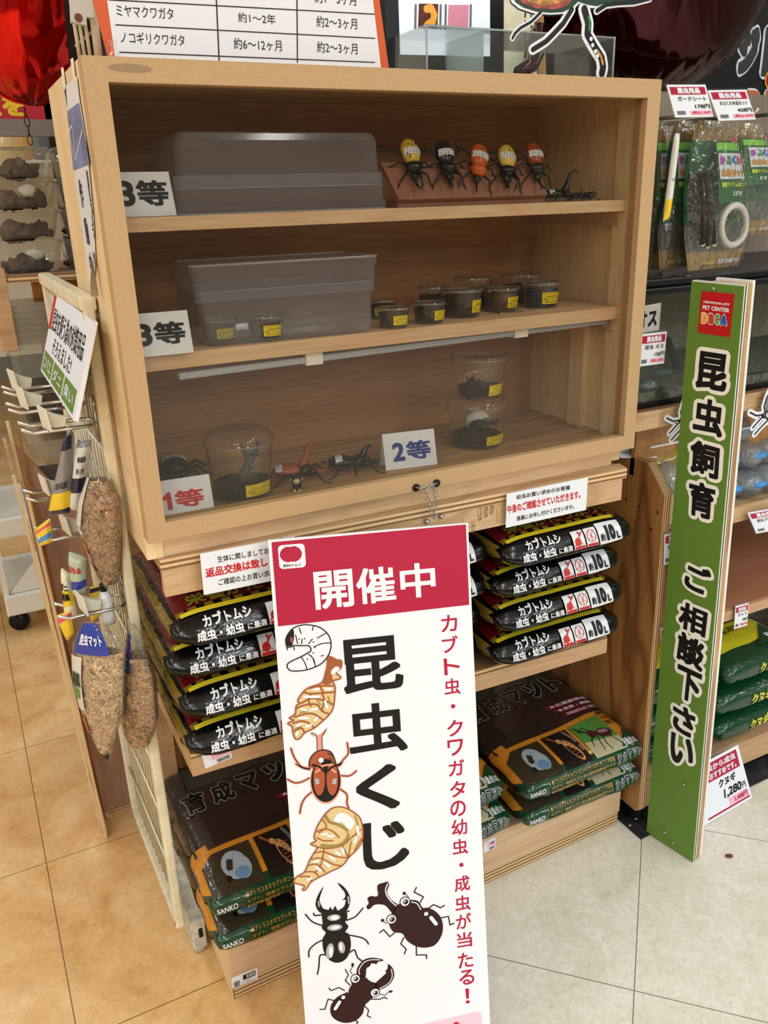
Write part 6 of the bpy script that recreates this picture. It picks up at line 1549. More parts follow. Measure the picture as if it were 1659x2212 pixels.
def wood_pack(label, pl, rows, full=True, group='hanging wood set packs', seed=0):
    pr_ = prof_px(pl, rows)
    def at(v):
        for i in range(len(pr_) - 1):
            if v <= pr_[i + 1][0]: break
        a, b = pr_[i], pr_[i + 1]; f = (v - a[0]) / (b[0] - a[0]); return a[1] + (b[1] - a[1]) * f, a[2] + (b[2] - a[2]) * f
    V0, V1 = pr_[0][0], pr_[-1][0]; H_ = V1 - V0
    def fn(u, w_, h=0.0, side=1, th=.034):
        v = V0 + H_ * w_; l, r = at(v)
        e = max(0, 1 - abs(2 * u - 1) ** 2.4) ** .6 * max(0, math.sin(PI * min(1, max(0, w_)))) ** .6
        return pl(l + (r - l) * u, v, th / 2 * e * side + h)
    t = thing('wood_set_pack', label, 'package', fn(.5, 0), group)
    obj('back_card', MB().grid(lambda u, v: fn(u, v, 0, -1, .02), 8, 16, mf=lambda u, v: 1 if v < .10 or v > .9 else (0 if v > .34 else 2)), [PGR, BWN, flat('pack_dim', (96, 92, 78), .6)], t)
    cd = obj('front_card', MB().grid(lambda u, v: fn(.42 + .56 * u if full else .1 + .85 * u, .46 + .40 * v, .0008), 6, 8, mf=lambda u, v: 1 if v > .86 else 0), [PGR, PLM], t)
    u0 = .44 if full else .2
    w2 = obj('title_field', MB().grid(lambda u, v: fn(u0 + (.95 - u0) * u, .62 + .17 * v, .0024), 6, 4), film('field_white', (214, 216, 222), .3, .3), cd)
    tt = lambda a, b, c, d_: (a, b, c, d_)
    for ch, k, col_ in (('か', 0, (170, 70, 170)), ('ぶ', 1, (50, 140, 70)), ('く', 2, (40, 100, 200)), ('わ', 3, (200, 90, 40))):
        a = u0 + .02 + k * (.91 - u0) / 4; obj('letter', MB().text(ch, (a, .715, a + (.9 - u0) / 4.4, .775), fn, .0034, bold=.07), flat('kana_%d' % k, col_, .4), w2)
    obj('lettering', MB().text('木品セット', (u0 + .02, .635, .93, .69), fn, .0034, bold=.06), flat('kana_gold', (196, 140, 50), .4), w2)
    obj('lime_lettering', MB().text('観察アイテム3点セット!', (u0 + .02, .565, .95, .60), fn, .0026, bold=.03), film('lime_print', (206, 220, 60), .3, .2), cd)
    obj('white_lettering', MB().text('とまり木', (u0 + .2, .505, .80, .54), fn, .0026, bold=.03), WHITE, cd)
    obj('red_tag', MB().disc((.84, .875), .07, fn, .0026, 0, 18, .014), flat('tag_red', (176, 36, 56), .4), cd)
    st_ = MB(); en = MB(); rnd = random.Random(seed)
    if full:
        for k in range(9):
            u = .10 + (k % 3) * .085 + rnd.uniform(-.01, .01); w0 = .17 + (k // 3) * .035 + rnd.uniform(0, .02); hh = .010 - (k // 3) * .008
            a, b = fn(u + .05, w0, hh, 1, .02), fn(u, .66, hh, 1, .02)
            st_.tube([a, b], .0062, 8); en.disc((0, 0), 1, lambda x, y, h, a=a, b=b: a + (pl.u * x + pl.v * y * .8) * .0056 + pl.n * .004 + (a - b).normalized() * .0006, 0, 0, 12)
            en.disc((0, 0), 1, lambda x, y, h, a=a, b=b: a + (pl.u * x + pl.v * y * .8) * .0024 + pl.n * .0045 + (a - b).normalized() * .0008, 0, 1, 10)
        obj('sticks', st_, STK, t); obj('cut_ends', en, [CUT, STK], t)
        rg = MB().tube([fn(.66 + .22 * math.cos(a), .30 + .14 * math.sin(a), .004) for a in [2 * PI * k / 24 for k in range(24)]], .007, 8, closed=True)
        obj('feeding_ring', rg, flat('ring_grey', (186, 180, 170), .5), t)
    obj('kraft_logo', MB().text('SANKO', (.2, .035, .45, .06), fn, .0016, bold=.03), film('logo_gold', (206, 176, 60), .3, .2), t)
    obj('kraft_lettering', MB().text('かぶくわ木品セット', (.5, .03, .95, .07), fn, .0016, bold=.04), WHITE, t)
    obj('header_film', MB().grid(lambda u, v: fn(.15 + .6 * u, .93 + .07 * v, .002), 6, 3), BAGC, t)
    obj('clear_film', MB().grid(lambda u, v: fn(u, v, .008), 20, 28).grid(lambda u, v: fn(u, v, .001, -1, .02), 10, 14), BAGC, t)
    return t, fn
wood_pack('hanging pack with green card and bundle of sticks, in front under the second price card', turned(1550, 585, .10, 8), [((1486, 588), (1594, 572)), ((1478, 520), (1612, 510)), ((1476, 420), (1612, 410)), ((1484, 350), (1598, 345)), ((1498, 290), (1592, 286)), ((1510, 262), (1570, 260))], True, seed=2)
wood_pack('green hanging pack at the right picture edge, partly behind the front pack', turned(1620, 500, .14, 8), [((1590, 512), (1668, 500)), ((1592, 430), (1676, 425)), ((1590, 350), (1664, 345)), ((1592, 290), (1648, 286)), ((1600, 268), (1640, 266))], False, seed=3)
wood_pack('dark hanging pack behind the cabinet corner with kraft foot', turned(1460, 580, .13, 8), [((1424, 584), (1490, 572)), ((1420, 500), (1490, 490)), ((1438, 420), (1492, 410)), ((1440, 340), (1496, 335)), ((1450, 288), (1500, 284)), ((1460, 262), (1490, 260))], False, seed=4)
wood_pack('farthest hanging pack, a dark sliver right beside the cabinet edge', turned(1415, 580, .17, 8), [((1392, 586), (1430, 580)), ((1398, 480), (1436, 475)), ((1408, 380), (1440, 375)), ((1412, 300), (1438, 296)), ((1416, 262), (1432, 260))], False, seed=6)
pl = turned(1440, 476, .085, 65); 
pack('stick_pack', 'thin white and yellow pack seen edge on, hanging just right of the cabinet', .07, [(1432, 478), (1446, 472), (1468, 288), (1458, 288)], .012, [film('thin_white', (222, 222, 220), .25, .3), fy], [(0.02, .26, 1)], deg=0, texts=[('SANKO 昆虫', BLACKP, (.2, .45, .8, .5), .0)])
# upper price cards
def pop_card(label, y, bl, br, tl_, name, price, tax, num=0, group='price cards with crimson head'):
    pl = by_points([bl, br, tl_], lambda px, py: atY(px, py, y)); 
    A, B, C = pl.uv(*bl), pl.uv(*br), pl.uv(*tl_); a, b, c = V(A), V(B), V(C)
    fn = lambda u, v, h=0: pl(*(a + (b - a) * u + (c - a) * v), h)
    t = thing('price_card', label, 'price card', fn(.5, 0), group)
    q_ = lambda u0, v0, u1, v1: [tuple(a + (b - a) * u + (c - a) * v) for u, v in ((u0, v0), (u1, v0), (u1, v1), (u0, v1))]
    obj('card', MB().slab(q_(0, 0, 1, 1), pl, -.0014, 0), WHITE, t)
    obj('sleeve', MB().slab(q_(-.03, -.02, 1.03, 1.06), pl, -.0030, -.0018), LAMI, t)
    hd = obj('head_band', MB().slab(q_(.05, .70, .95, .93), pl, .0002, .0006), CRIM, t)
    obj('lettering', MB().text('昆虫用品', (.22, .73, .80, .91), fn, .001, bold=.05), WHITE, hd)
    obj('name_lettering', MB().text(name, (.18, .50, .92, .64), fn, .0006, bold=.015).text(price + '円', (.58, .26, .97, .40), fn, .0006, bold=.02), BLACKP, t)
    pk = obj('pink_field', MB().slab(q_(.42, .07, .98, .20), pl, .0002, .0006), PINKP, t)
    obj('tax_lettering', MB().text('(税込) ' + tax + '円', (.46, .085, .95, .185), fn, .001, bold=.02), REDP, pk)
    bar = MB(); x = .08
    while x < .3: bar.slab(q_(x, .08, x + .012, .2), pl, .0002, .0006); x += .02
    obj('barcode', bar, GREYP, t)
    return t
pop_card('white price card reading 178 with crimson head, right of the cabinet corner', .03, (1459, 254), (1541, 252), (1440, 183), 'ガードシート', '178', '196')
pop_card('white price card reading 458 with crimson head, over the stick bundle pack', .03, (1553, 261), (1633, 258), (1529, 195), 'かぶくわ木品セット', '458', '504')
pop_card('white price card reading 150 on the glass tank right of the cabinet', .055, (1380, 792), (1434, 785), (1386, 722), '昆虫 オス', '150', '165')
pop_card('white price card for jelly under the jelly shelf at the right picture edge', -.004, (1634, 1153), (1700, 1140), (1615, 1108), '昆虫プロゼリー', '398', '438')
pop_card('white price card reading 480 under the jelly shelf left of the green sign', .004, (1434, 1221), (1470, 1212), (1436, 1155), 'ゼリー', '1,480', '1,628')
pop_card('white price card reading 700 on the middle shelf edge right of the green sign', -.002, (1586, 1359), (1614, 1351), (1589, 1310), 'マット', '700', '770')
t = thing('price_card', 'small white card under the middle shelf left of the green sign', 'price card', atY(1436, 1418, 0))
pl = by_points([(1432, 1420), (1446, 1416), (1427, 1357)], lambda px, py: atY(px, py, .0)); a, b, c = V(pl.uv(1432, 1420)), V(pl.uv(1450, 1415)), V(pl.uv(1427, 1357))
obj('card', MB().slab([tuple(a), tuple(b), tuple(c + b - a), tuple(c)], pl, -.001, 0), WHITE, t); obj('red_mark', MB().slab([tuple(c + (b - a) * .1 + (a - c) * .1), tuple(c + (b - a) * .5 + (a - c) * .1), tuple(c + (b - a) * .5 + (a - c) * .25), tuple(c + (b - a) * .1 + (a - c) * .25)], pl, .0002, .0005), CRIM, t)
# floor price sign
o_ = atZ(1533, 1777, .002); e_ = atZ(1625, 1723, .002); tpt = atY(1594, 1609, .0)
pl = Plane(o_, e_ - o_, tpt - e_); W_ = (e_ - o_).length; tr_ = pl.uv(1594, 1609); H_ = tr_[1]
fs_ = thing('floor_price_sign', 'large white price sign reading 1,280 leaning on the low shelf by the green sign', 'price card', (o_ + e_) / 2)
bl_, br_ = pl.uv(1533, 1777), pl.uv(1625, 1723); a = V(bl_); b = V(br_); tr2 = V(tr_); tl2 = tr2 - (b - a)
a = a - (b - a) * .28; tl2 = tl2 - (b - a) * .0
fn = lambda u, v, h=0: pl(*((a + (b - a) * u).lerp(tl2 + (tr2 - tl2) * u, v)), h)
q2 = lambda u0, v0, u1, v1: [tuple((a + (b - a) * u).lerp(tl2 + (tr2 - tl2) * u, v)) for u, v in ((u0, v0), (u1, v0), (u1, v1), (u0, v1))]
obj('card', MB().slab(q2(0, 0, 1, 1), pl, -.0015, 0), WHITE, fs_); obj('sleeve', MB().slab(q2(-.02, .9, 1.02, 1.06), pl, -.0032, -.0018), LAMI, fs_)
hb = obj('head_band', MB().slab(q2(.05, .64, .93, .95), pl, .0002, .0007), CRIM, fs_)
obj('lettering', MB().text('幼虫から成虫', (.12, .81, .88, .92), fn, .0011, bold=.03).text('までおすすめです。', (.12, .67, .86, .78), fn, .0011, bold=.03), WHITE, hb)
obj('name_lettering', MB().text('クヌギ', (.46, .46, .80, .60), fn, .0006, bold=.03).text('1,280', (.52, .23, .86, .40), fn, .0006, bold=.03, italic=.1).text('円', (.88, .25, .95, .36), fn, .0006, bold=.02), BLACKP, fs_)
pk = obj('pink_field', MB().slab(q2(.60, .085, .96, .215), pl, .0002, .0006), PINKP, fs_)
obj('tax_lettering', MB().text('1,408円', (.70, .10, .94, .20), fn, .001, bold=.03), CRIM, pk); obj('foot_line', MB().slab(q2(.2, .045, .97, .075), pl, .0002, .0006), CRIM, fs_)
# glass tank on the tank shelf
tk = thing('glass_tank', 'long glass insect tank with black lid on the shelf right of the cabinet', 'tank', (1.4, .2, .9905))
X0, X1, Y0, Y1, Z0, Z1 = .915, 1.9, .065, .43, .9908, 1.205
GLS = clear('tank_glass', (232, 238, 236), rough=.02, gain=.9)
obj('front_pane', MB().box(X0, X1, Y0, Y0 + .004, Z0, Z1), GLS, tk)
obj('side_pane', MB().box(X0, X0 + .004, Y0 + .0042, Y1, Z0, Z1), GLS, tk)
obj('base_frame', MB().box(X0 - .002, X1, Y0 - .002, Y0 - .0002, Z0, Z0 + .012), BLACKPL, tk)
obj('substrate', MB().grid(lambda u, v: V((X0 + .005 + (X1 - X0 - .01) * u, Y0 + .005 + .34 * v, Z0 + .03 + .012 * noise.noise(V((u * 9, v * 4, 0))))), 50, 14).box(X0 + .005, X1 - .005, Y0 + .005, Y0 + .007, Z0, Z0 + .03), flat('tank_substrate', (112, 100, 84), .95, var=.4, vs=120, bump=1.0, bs=200), tk)
obj('back_scene', MB().box(X0, X1, Y1 - .006, Y1, Z0, Z1), wood('tank_back', (206, 180, 152), (176, 150, 124), axis=2, scale=1.0, contrast=.3), tk)
lid = obj('lid_frame', MB().box(X0 - .006, X1, Y0 - .008, Y1 + .004, Z1, Z1 + .014), BLACKPL, tk, bevel=.003)
obj('lid_top', MB().box(X0 - .002, X1, Y0 - .002, Y1, Z1 + .0142, Z1 + .030), BLACKPL, lid, bevel=.004)
obj('film_cover', MB().grid(lambda u, v: V((X0 + .0 + .16 * u, Y0 - .004 + .2 * v, Z1 + .032 + .006 * noise.noise(V((u * 5, v * 5, 3))))), 20, 14), clear('grey_film', (200, 200, 200), haze=.35, haze_col=(120, 120, 118), rough=.1, gain=1.5, bump=1.0, bs=20), lid)
br = MB().tube([atY(1440, 730, .25), atY(1462, 790, .22), atY(1475, 815, .20)], [.008, .009, .006], 8); br.tube([atY(1462, 790, .22), atY(1490, 800, .2)], [.006, .004], 6)
obj('branch', br, STK, tk)
for i, (px, py) in enumerate(((1398, 834), (1430, 808))):
    p = atZ(px, py, Z0 + .042); g = MB().ball(p + V((0, 0, .003)), (.026, .018, .010), 10, 7, f=lambda q_: q_ * (1 + .3 * noise.noise(q_ * 2 + V((i, 0, 0)))))
    tag(obj('jelly_wrapper', g, clear('jelly_wrap', (220, 230, 232), haze=.5, haze_col=(150, 168, 172), gain=1.5)), ('blue grey jelly wrapper at the front of the glass tank', 'pale jelly wrapper further back in the glass tank')[i], 'wrapper', 'jelly wrappers in the tank')
t = thing('tank_label', 'clear sleeve with black brush lettering on the glass tank behind the 150 card', 'label', atY(1400, 715, .060))
pl = ply(.060, (1384, 722), (1420, 715), (1388, 665)); a, b, c = V(pl.uv(1378, 722)), V(pl.uv(1424, 713)), V(pl.uv(1382, 662)); fn3 = lambda u, v, h=0: pl(*(a + (b - a) * u + (c - a) * v), h)
obj('sleeve', MB().slab([tuple(a), tuple(b), tuple(b + c - a), tuple(c)], pl, -.0008, 0), flat('sleeve_grey', (176, 172, 166), .4), t); obj('lettering', MB().text('オス', (-.05, .2, .84, .8), fn3, .0006, bold=.04), BLACKP, t)
# jelly shelf goods
p = atY(1420, 1005, .14)
yb = thing('jelly_bag', 'yellow translucent bag of round jelly cups on the jelly shelf beside the cabinet', 'bag', (1.10, .22, .742))
YB = clear('yellow_film', (244, 232, 150), haze=.6, haze_col=(222, 206, 92), rough=.12, gain=1.2, bump=.8, bs=20)
mb = MB().ball((1.13, .20, .825), (.125, .115, .084), 26, 16, f=lambda q_: V((math.copysign(abs(q_.x) ** .75, q_.x), math.copysign(abs(q_.y) ** .75, q_.y), math.copysign(abs(q_.z) ** .7, q_.z))) * (1 + .08 * noise.noise(q_ * 2.6)))
obj('film', mb, YB, yb)
for i in range(5): obj('jelly_cup', MB().lathe([(.024, 0), (.030, .022), (.033, .023)], (1.045 + (i % 3) * .066, .15 + (i // 3) * .08, .80 + .01 * (i % 2)), 18), flat('jelly_yellow', (196, 180, 96), .4), yb)
obj('print', MB().grid(lambda u, v: V((1.055 + .07 * u, .094 + .012 * v + .03 * (u - .5) ** 2, .815 + .05 * v)), 5, 3), film('gold_label', (214, 178, 52), .3, .3), yb)
cb = thing('clear_bag', 'clear crinkled plastic bag of jelly in front of the yellow bag, by the end panel', 'bag', (1.06, .07, .742))
obj('film', MB().ball((1.088, .085, .80), (.066, .052, .058), 22, 14, f=lambda q_: q_ * (1 + .16 * noise.noise(q_ * 2.4))), clear('crinkle_film', (240, 244, 246), haze=.55, haze_col=(206, 212, 216), rough=.08, gain=2.0, bump=1.0, bs=30), cb)
lf = thing('leaflet', 'white leaflet with black beetle print lying across the chamfered end panel', 'leaflet', (1.0, .12, .88))
pl = Plane((.975, .115, .8785), (1, -.25, -.10), (.25, .8, .42)); 
obj('paper', MB().slab(quad(0, 0, .085, .075), pl, -.0006, 0), WHITE, lf)
obj('beetle_print', MB().disc((.042, .045), .016, pl, .0004, 0, 16, .007).stroke([(.02, .055), (.03, .047), (.042, .045)], .003, pl, .0004).stroke([(.06, .056), (.052, .048), (.042, .045)], .003, pl, .0004).stroke([(.028, .034), (.036, .04)], .002, pl, .0004).stroke([(.056, .034), (.05, .04)], .002, pl, .0004).text('ヘラクレスオオカブト', (.01, .010, .075, .020), pl, .0004, bold=.03), BLACKP, lf)
cut_n = ['white paper beetle cut-out at the green sign\'s left edge below the tank', 'white paper beetle cut-out below the tank at the right picture edge']
for i, (ox, oy, y_) in enumerate(((1440, 850, .03), (1620, 838, .025))):
    pl = XZ(y_); P_ = lambda x, y: pl.uv(ox + x, oy + y); t = thing('paper_beetle', cut_n[i], 'paper cut-out', pl(*P_(20, 100)), 'white paper beetle cut-outs')
    k = (P_(10, 0)[0] - P_(0, 0)[0]) / 10; w_ = MB(); bl_ = MB()
    for pts in ([(36, 20), (30, 40), (34, 62), (48, 80)], [(0, 53), (14, 60), (26, 58), (40, 48)], [(6, 86), (18, 72), (30, 60)], [(10, 100), (26, 82), (38, 70)], [(44, 10), (36, 20)]):
        w_.slab(quad(*P_(0, 0), *P_(0, 0)), pl, 0, 0) if False else w_.stroke([P_(*p) for p in pts], 11 * k, pl, 0); bl_.stroke([P_(*p) for p in pts], 2.6 * k, pl, .0006)
    w_.disc(P_(44, 30), 16 * k, pl, .0002, 0, 20, 26 * k)
    o = obj('paper', w_, WHITE, t); so_ = o.modifiers.new('thick', 'SOLIDIFY'); so_.thickness = .0006
    obj('print', bl_.disc(P_(44, 30), 11 * k, pl, .0006, 1, 18, 20 * k), [BLACKP, GREYP], t)
JB = clear('jelly_clear', (236, 240, 242), haze=.5, haze_col=(196, 206, 214), rough=.1, gain=1.8, bump=.8, bs=40); JBL = flat('jelly_blue', (70, 140, 206), .3)
jn = ['front left', 'front middle', 'front right', 'upper left', 'upper middle', 'upper right', 'topmost']
for i, (x, y, z) in enumerate(((1.245, .09, .742), (1.315, .085, .742), (1.385, .09, .742), (1.25, .11, .802), (1.32, .10, .804), (1.39, .11, .802), (1.30, .12, .862))):
    t = thing('jelly_sack', 'clear jelly sack with blue seal, %s of the heap right of the green sign' % jn[i], 'bag', (x, y, z), 'clear jelly sacks right of the green sign')
    obj('film', MB().ball((x, y, z + .031), (.040, .045, .031), 18, 12, f=lambda q_: q_ * (1 + .16 * noise.noise(q_ * 2.2 + V((i * 3, 0, 0))))), JB, t)
    obj('blue_seal', MB().ball((x + .006, y - .036, z + .036), (.022, .012, .008), 10, 7, f=lambda q_: q_ * (1 + .2 * noise.noise(q_ * 2 + V((i, 5, 0))))), JBL, t)
# yellow and green oak mat bags on the low shelf
FYG = film('oak_yellow', (214, 206, 40), .22, .3)
oak = thing('oak_mat_bag', 'x', 'soil bag', (0, 0, 0), 'yellow and green oak mat bags on the low shelf')
def zone_oak(x, y, z):
    if y < -.6: return 0
    if z > 0: return 2 if y > .1 else 1
    return 0
OW, OD, OH = .26, .30, .078
ob_ = obj('bag_body', bag_mesh(OW, OD, OH, 2.8, zone_oak, seed=6, pinch=9.0, wr=.003, nx=30, nc=48), [FGRN, FYG, film('oak_black', (20, 18, 16), .25, .4)], oak, local=True)
ot_ = bag_top(OW, OD, OH, 2.8, 9.0); of_ = bag_front(OW, OD, OH, 2.8, 9.0, .8)
T = MB(); T.disc((.72, .72), .09, ot_, .004, 0, 20, .10); T.disc((.66, .66), .045, ot_, .0048, 1, 16, .05); obj('larva_photo', T, [film('oak_larva', (186, 184, 172), .3, .3), film('oak_larva_dark', (44, 36, 28), .3, .3)], ob_, local=True)
T = MB(); sub_slab(T, [(.55, .12), (.98, .12), (.98, .42)], ot_, .0034, 0, 6); obj('green_corner', T, FGRN, ob_, local=True)
obj('dark_lettering', MB().text('産卵から育成します', (.12, .36, .62, .44), ot_, .004, bold=.03), BLACKP, ob_, local=True)
obj('white_lettering', MB().text('容量:約', (.74, .16, .95, .22), ot_, .0046, bold=.03), LET, ob_, local=True)
obj('yellow_lettering', MB().text('クヌギマット', (.42, .25, .92, .75), of_, .003, bold=.03), FYG, ob_, local=True)
on = [('bottom of the left stack right of the green sign', 1.40, .185, .1045, .02), ('middle of the left stack right of the green sign', 1.395, .18, .184, -.03), ('top of the left stack right of the green sign', 1.405, .185, .264, .03),
      ('bottom of the stack at the right picture edge', 1.68, .18, .1045, .0), ('top of the stack at the right picture edge', 1.68, .185, .184, .0),
      ('bottom of the stack left of the green sign', 1.155, .205, .1045, .0), ('middle of the stack left of the green sign', 1.155, .20, .184, .02), ('top of the stack left of the green sign', 1.155, .205, .264, -.02)]
for i, (l, x, y, z, r) in enumerate(on):
    lab = 'yellow and green mat bag, ' + l
    if i == 0: oak.location = (x, y, z); oak.rotation_euler = (0, 0, r); oak['label'] = lab
    else: dup(oak, (x, y, z), (0, 0, r), lab)
p = atZ(1575, 1851, .0015)
tag(obj('food_pellet', MB().ball(p + V((0, 0, .003)), (.0085, .005, .004), 12, 8, rot=Matrix.Rotation(-.5, 3, 'Z')), flat('pellet', (104, 58, 30), .7)), 'small brown pellet lying on the pale floor right of the green sign', 'pellet')
for i, (px, py, ln) in enumerate(((1374, 1769, .006), (1361, 1783, .006))):
    p = atZ(px, py, .0058); tag(obj('paper_scrap', MB().box(p.x - ln / 2, p.x + ln / 2, p.y - .0012, p.y + .0012, .0054, .0064), WHITE), ('tiny white scrap on the black base plate, further back', 'tiny white scrap on the black base plate, nearer the tile corner')[i], 'scrap', 'white scraps on the black base plate')
# ------------------------------------------------------------------ on top of the cabinet
PY = .075
pl = XZ(PY)
ps = thing('species_poster', 'white poster with orange edge and life-span table standing on the cabinet', 'poster', pl(*pl.uv(540, 130)))
u = pl.uv
top_z = 1.80
def up_to(px1, py1, px2, py2, z):  # continue a traced edge upwards to height z
    a, b = V(u(px1, py1)), V(u(px2, py2)); return tuple(a + (b - a) * ((z - a.y) / (b.y - a.y)))
bl_, br_ = u(236, 118), u(842, 143)
bl_ = (bl_[0], ZT + .0004); br_ = (br_[0], ZT + .0004)
tl_, tr_ = up_to(236, 118, 205, 5, top_z), up_to(842, 143, 822, 5, top_z)
obj('board', MB().slab([bl_, br_, tr_, tl_], pl, -.005, 0), flat('poster_orange', (206, 92, 44), .45), ps)
il, ir = up_to(248, 118, 232, 5, 1.79), up_to(822, 140, 806, 5, 1.79); ibl, ibr = u(248, 118), u(824, 143)
sheet = obj('sheet', MB().slab([(ibl[0], ZT + .001), (ibr[0], ZT + .001), ir, il], pl, .0002, .0006), WHITE, ps)
ln = MB()
for a, b in (((235, 0), (808, 31)), ((250, 54), (809, 83)), ((258, 113), (809, 135))): ln.stroke([u(*a), u(*b)], .0014, pl, .001)
for pts in (((465, -60), (467, 0), (473, 130)), ((640, -60), (641, 0), (642, 135))): ln.stroke([u(*p) for p in pts], .0018, pl, .001)
for k in range(1, 4): ln.stroke([u(225 - k * 8, 0 - k * 58), u(800 - k * 6, 31 - k * 55)], .0014, pl, .001)
obj('table_lines', ln, flat('line_maroon', (52, 20, 34), .5), sheet)
tx = MB()
for s_, a, b in (('ミヤマクワガタ', (253, 41), (373, 18)), ('ノコギリクワガタ', (262, 99), (397, 75)), ('約1～2年', (515, 54), (594, 32)), ('約6～12ヶ月', (506, 112), (607, 87)), ('約1～3ヶ月', (680, 12), (768, -14)), ('約2～3ヶ月', (684, 64), (770, 40)), ('約2～3ヶ月', (685, 119), (771, 94)), ('オオクワガタ', (246, -18), (370, -42)), ('約6～12ヶ月', (506, -4), (604, -28))):
    p, q_ = u(*a), u(*b); tx.text(s_, (p[0], p[1] + .003, q_[0], q_[1]), pl, .001, bold=.004)
obj('lettering', tx, BLACKP, sheet)
pp = atY(246, 112, .02)
pn_ = thing('push_pin', 'clear push pin standing on the cabinet top in front of the poster', 'push pin', (pp.x, .02, ZT))
obj('pin_head', MB().lathe([(.0075, 0), (.008, .002), (.0035, .006), (.003, .014), (.0055, .017), (.0055, .019)], (pp.x, .02, ZT + .0003), 18), CUPC, pn_)
# monitor with a white guide screen
MY = .16; pm = XZ(MY); v = pm.uv
mo = thing('monitor', 'black framed monitor with white insect guide on screen, behind the poster', 'monitor', pm(v(960, 150)[0], ZT))
a, b = v(838, 148), v(1078, 148)
obj('bezel', MB().slab([(a[0], ZT + .0005), (b[0] + .01, ZT + .0005), (b[0] + .004, 1.84), (a[0] - .006, 1.84)], pm, -.03, 0), BLACKPL, mo, bevel=.003)
sc = flat('screen_white', (216, 222, 232), .25, emit=.55)
so = obj('screen', MB().slab([v(864, 118), v(1058, 122), (v(1058, 122)[0] - .004, 1.82), (v(858, 5)[0], 1.82)], pm, .0003, .001), sc, mo)
obj('picture', MB().slab([v(904, 8), v(902, 62), v(944, 64), v(946, 9)], pm, .0012, .0015), flat('pic_maroon', (84, 34, 22), .4, emit=.3), so)
obj('larva_picture', MB().stroke([v(920, 20), v(930, 18), v(937, 32), v(934, 46), v(921, 55)], .011, pm, .002), flat('pic_amber', (226, 156, 64), .4, emit=.35), so)
obj('picture', MB().slab([v(968, 11), v(966, 62), v(1010, 64), v(1012, 11)], pm, .0012, .0015), flat('pic_pink', (200, 130, 150), .4, emit=.35), so)
lx = MB()
for x in (897, 951, 962, 1016): lx.stroke([v(x, 12), v(x - 1, 62)], .004, pm, .0016)
obj('captions', lx, flat('cap_grey', (120, 120, 128), .4), so)
# acrylic riser in front of the monitor
AC = clear('acrylic', (246, 250, 250), haze=.015, rough=.02, gain=1.3); ACE = clear('acrylic_edge', (230, 240, 240), haze=.55, haze_col=(225, 234, 236), gain=1.5)
ay = .05; A0 = atY(922, 150, ay); A1 = atY(1323, 160, ay); ah = atY(922, 57, ay).z
ac = thing('acrylic_riser', 'clear acrylic box on the cabinet in front of the monitor and beetle cut-out', 'display box', ((A0.x + A1.x) / 2, ay, ZT))
ay2 = .20
xm = atY(1047, 10, ay).x
obj('front_wall', MB().box(A0.x, A1.x, ay, ay + .003, ZT + .0005, ah), AC, ac)
obj('side_wall', MB().box(A0.x, A0.x + .003, ay + .0032, ay2, ZT + .0005, ah), AC, ac)
obj('side_wall', MB().box(A1.x - .003, A1.x, ay + .0032, ay2, ZT + .0005, ah), AC, ac)
obj('top_plate', MB().box(A0.x, A1.x, ay, ay2, ah + .0002, ah + .003), AC, ac)
for x in (A0.x, A1.x): obj('edge', MB().tube([V((x, ay - .0005, ZT + .001)), V((x, ay - .0005, ah + .003))], .0016, 6), ACE, ac)
obj('edge', MB().tube([V((A0.x, ay - .0005, ah + .0015)), V((A1.x, ay - .0005, ah + .0015))], .0014, 6), ACE, ac)
obj('divider', MB().box(xm - .0015, xm + .0015, ay + .004, ay2, ZT + .0006, ah), ACE, ac)
# colourful beetle cut-out with white edge
cy_ = .028; pc_ = XZ(cy_); C_ = lambda x, y: pc_.uv(1100 + x * .3373, y * .3373)
kx = (C_(100, 0)[0] - C_(0, 0)[0]) / 100
ct_ = thing('beetle_cutout', 'printed beetle cut-out with white edge and long legs standing on the cabinet', 'cut-out', pc_(C_(590, 480)[0], ZT))
legs = [[(200, 80), (140, 140), (70, 180), (35, 215), (20, 245)], [(400, 60), (345, 150), (280, 220), (235, 265), (150, 318)], [(480, 60), (505, 150), (500, 220), (545, 300), (590, 370), (600, 430), (592, 470)], [(560, 70), (620, 30), (700, 20), (800, 15), (900, -10)]]
bodyp = [(0, -20), (10, 20), (60, 62), (150, 92), (260, 102), (350, 96), (420, 62), (450, 30), (480, 25), (520, 60), (580, 55), (640, 30), (700, 30), (780, 40), (870, 22), (930, -20), (700, -240), (300, -260), (60, -160)]
wm = MB(); wm.slab([C_(*p) for p in bodyp], pc_, -.002, 0)
for pts, wd in zip(legs, (30, 52, 78, 40)): wm.stroke([C_(*p) for p in pts], wd * kx, pc_, 0); wm.stroke([C_(*p) for p in pts], wd * kx, Plane(pc_.o + V((0, .002, 0)), (-1, 0, 0), (0, 0, 1)), 0) if False else None
o = obj('white_edge', wm, WHITE, ct_); sm = o.modifiers.new('thick', 'SOLIDIFY'); sm.thickness = .0015; sm.offset = -1
im = MB()
for pts, wd in zip(legs, (14, 26, 42, 22)): im.stroke([C_(*p) for p in pts], wd * kx, pc_, .0009, 0)
im.slab([C_(*p) for p in [(25, -20), (40, 15), (90, 48), (170, 74), (260, 82), (340, 78), (400, 50), (440, 10), (500, 30), (560, 40), (640, 10), (700, 10), (780, 22), (860, 5), (900, -20), (700, -220), (300, -240), (90, -150)]], pc_, .0004, .0007, 1)
im.slab([C_(*p) for p in [(50, -20), (80, 20), (170, 55), (280, 62), (370, 40), (400, 0), (340, -120), (140, -120)]], pc_, .0009, .0012, 2)
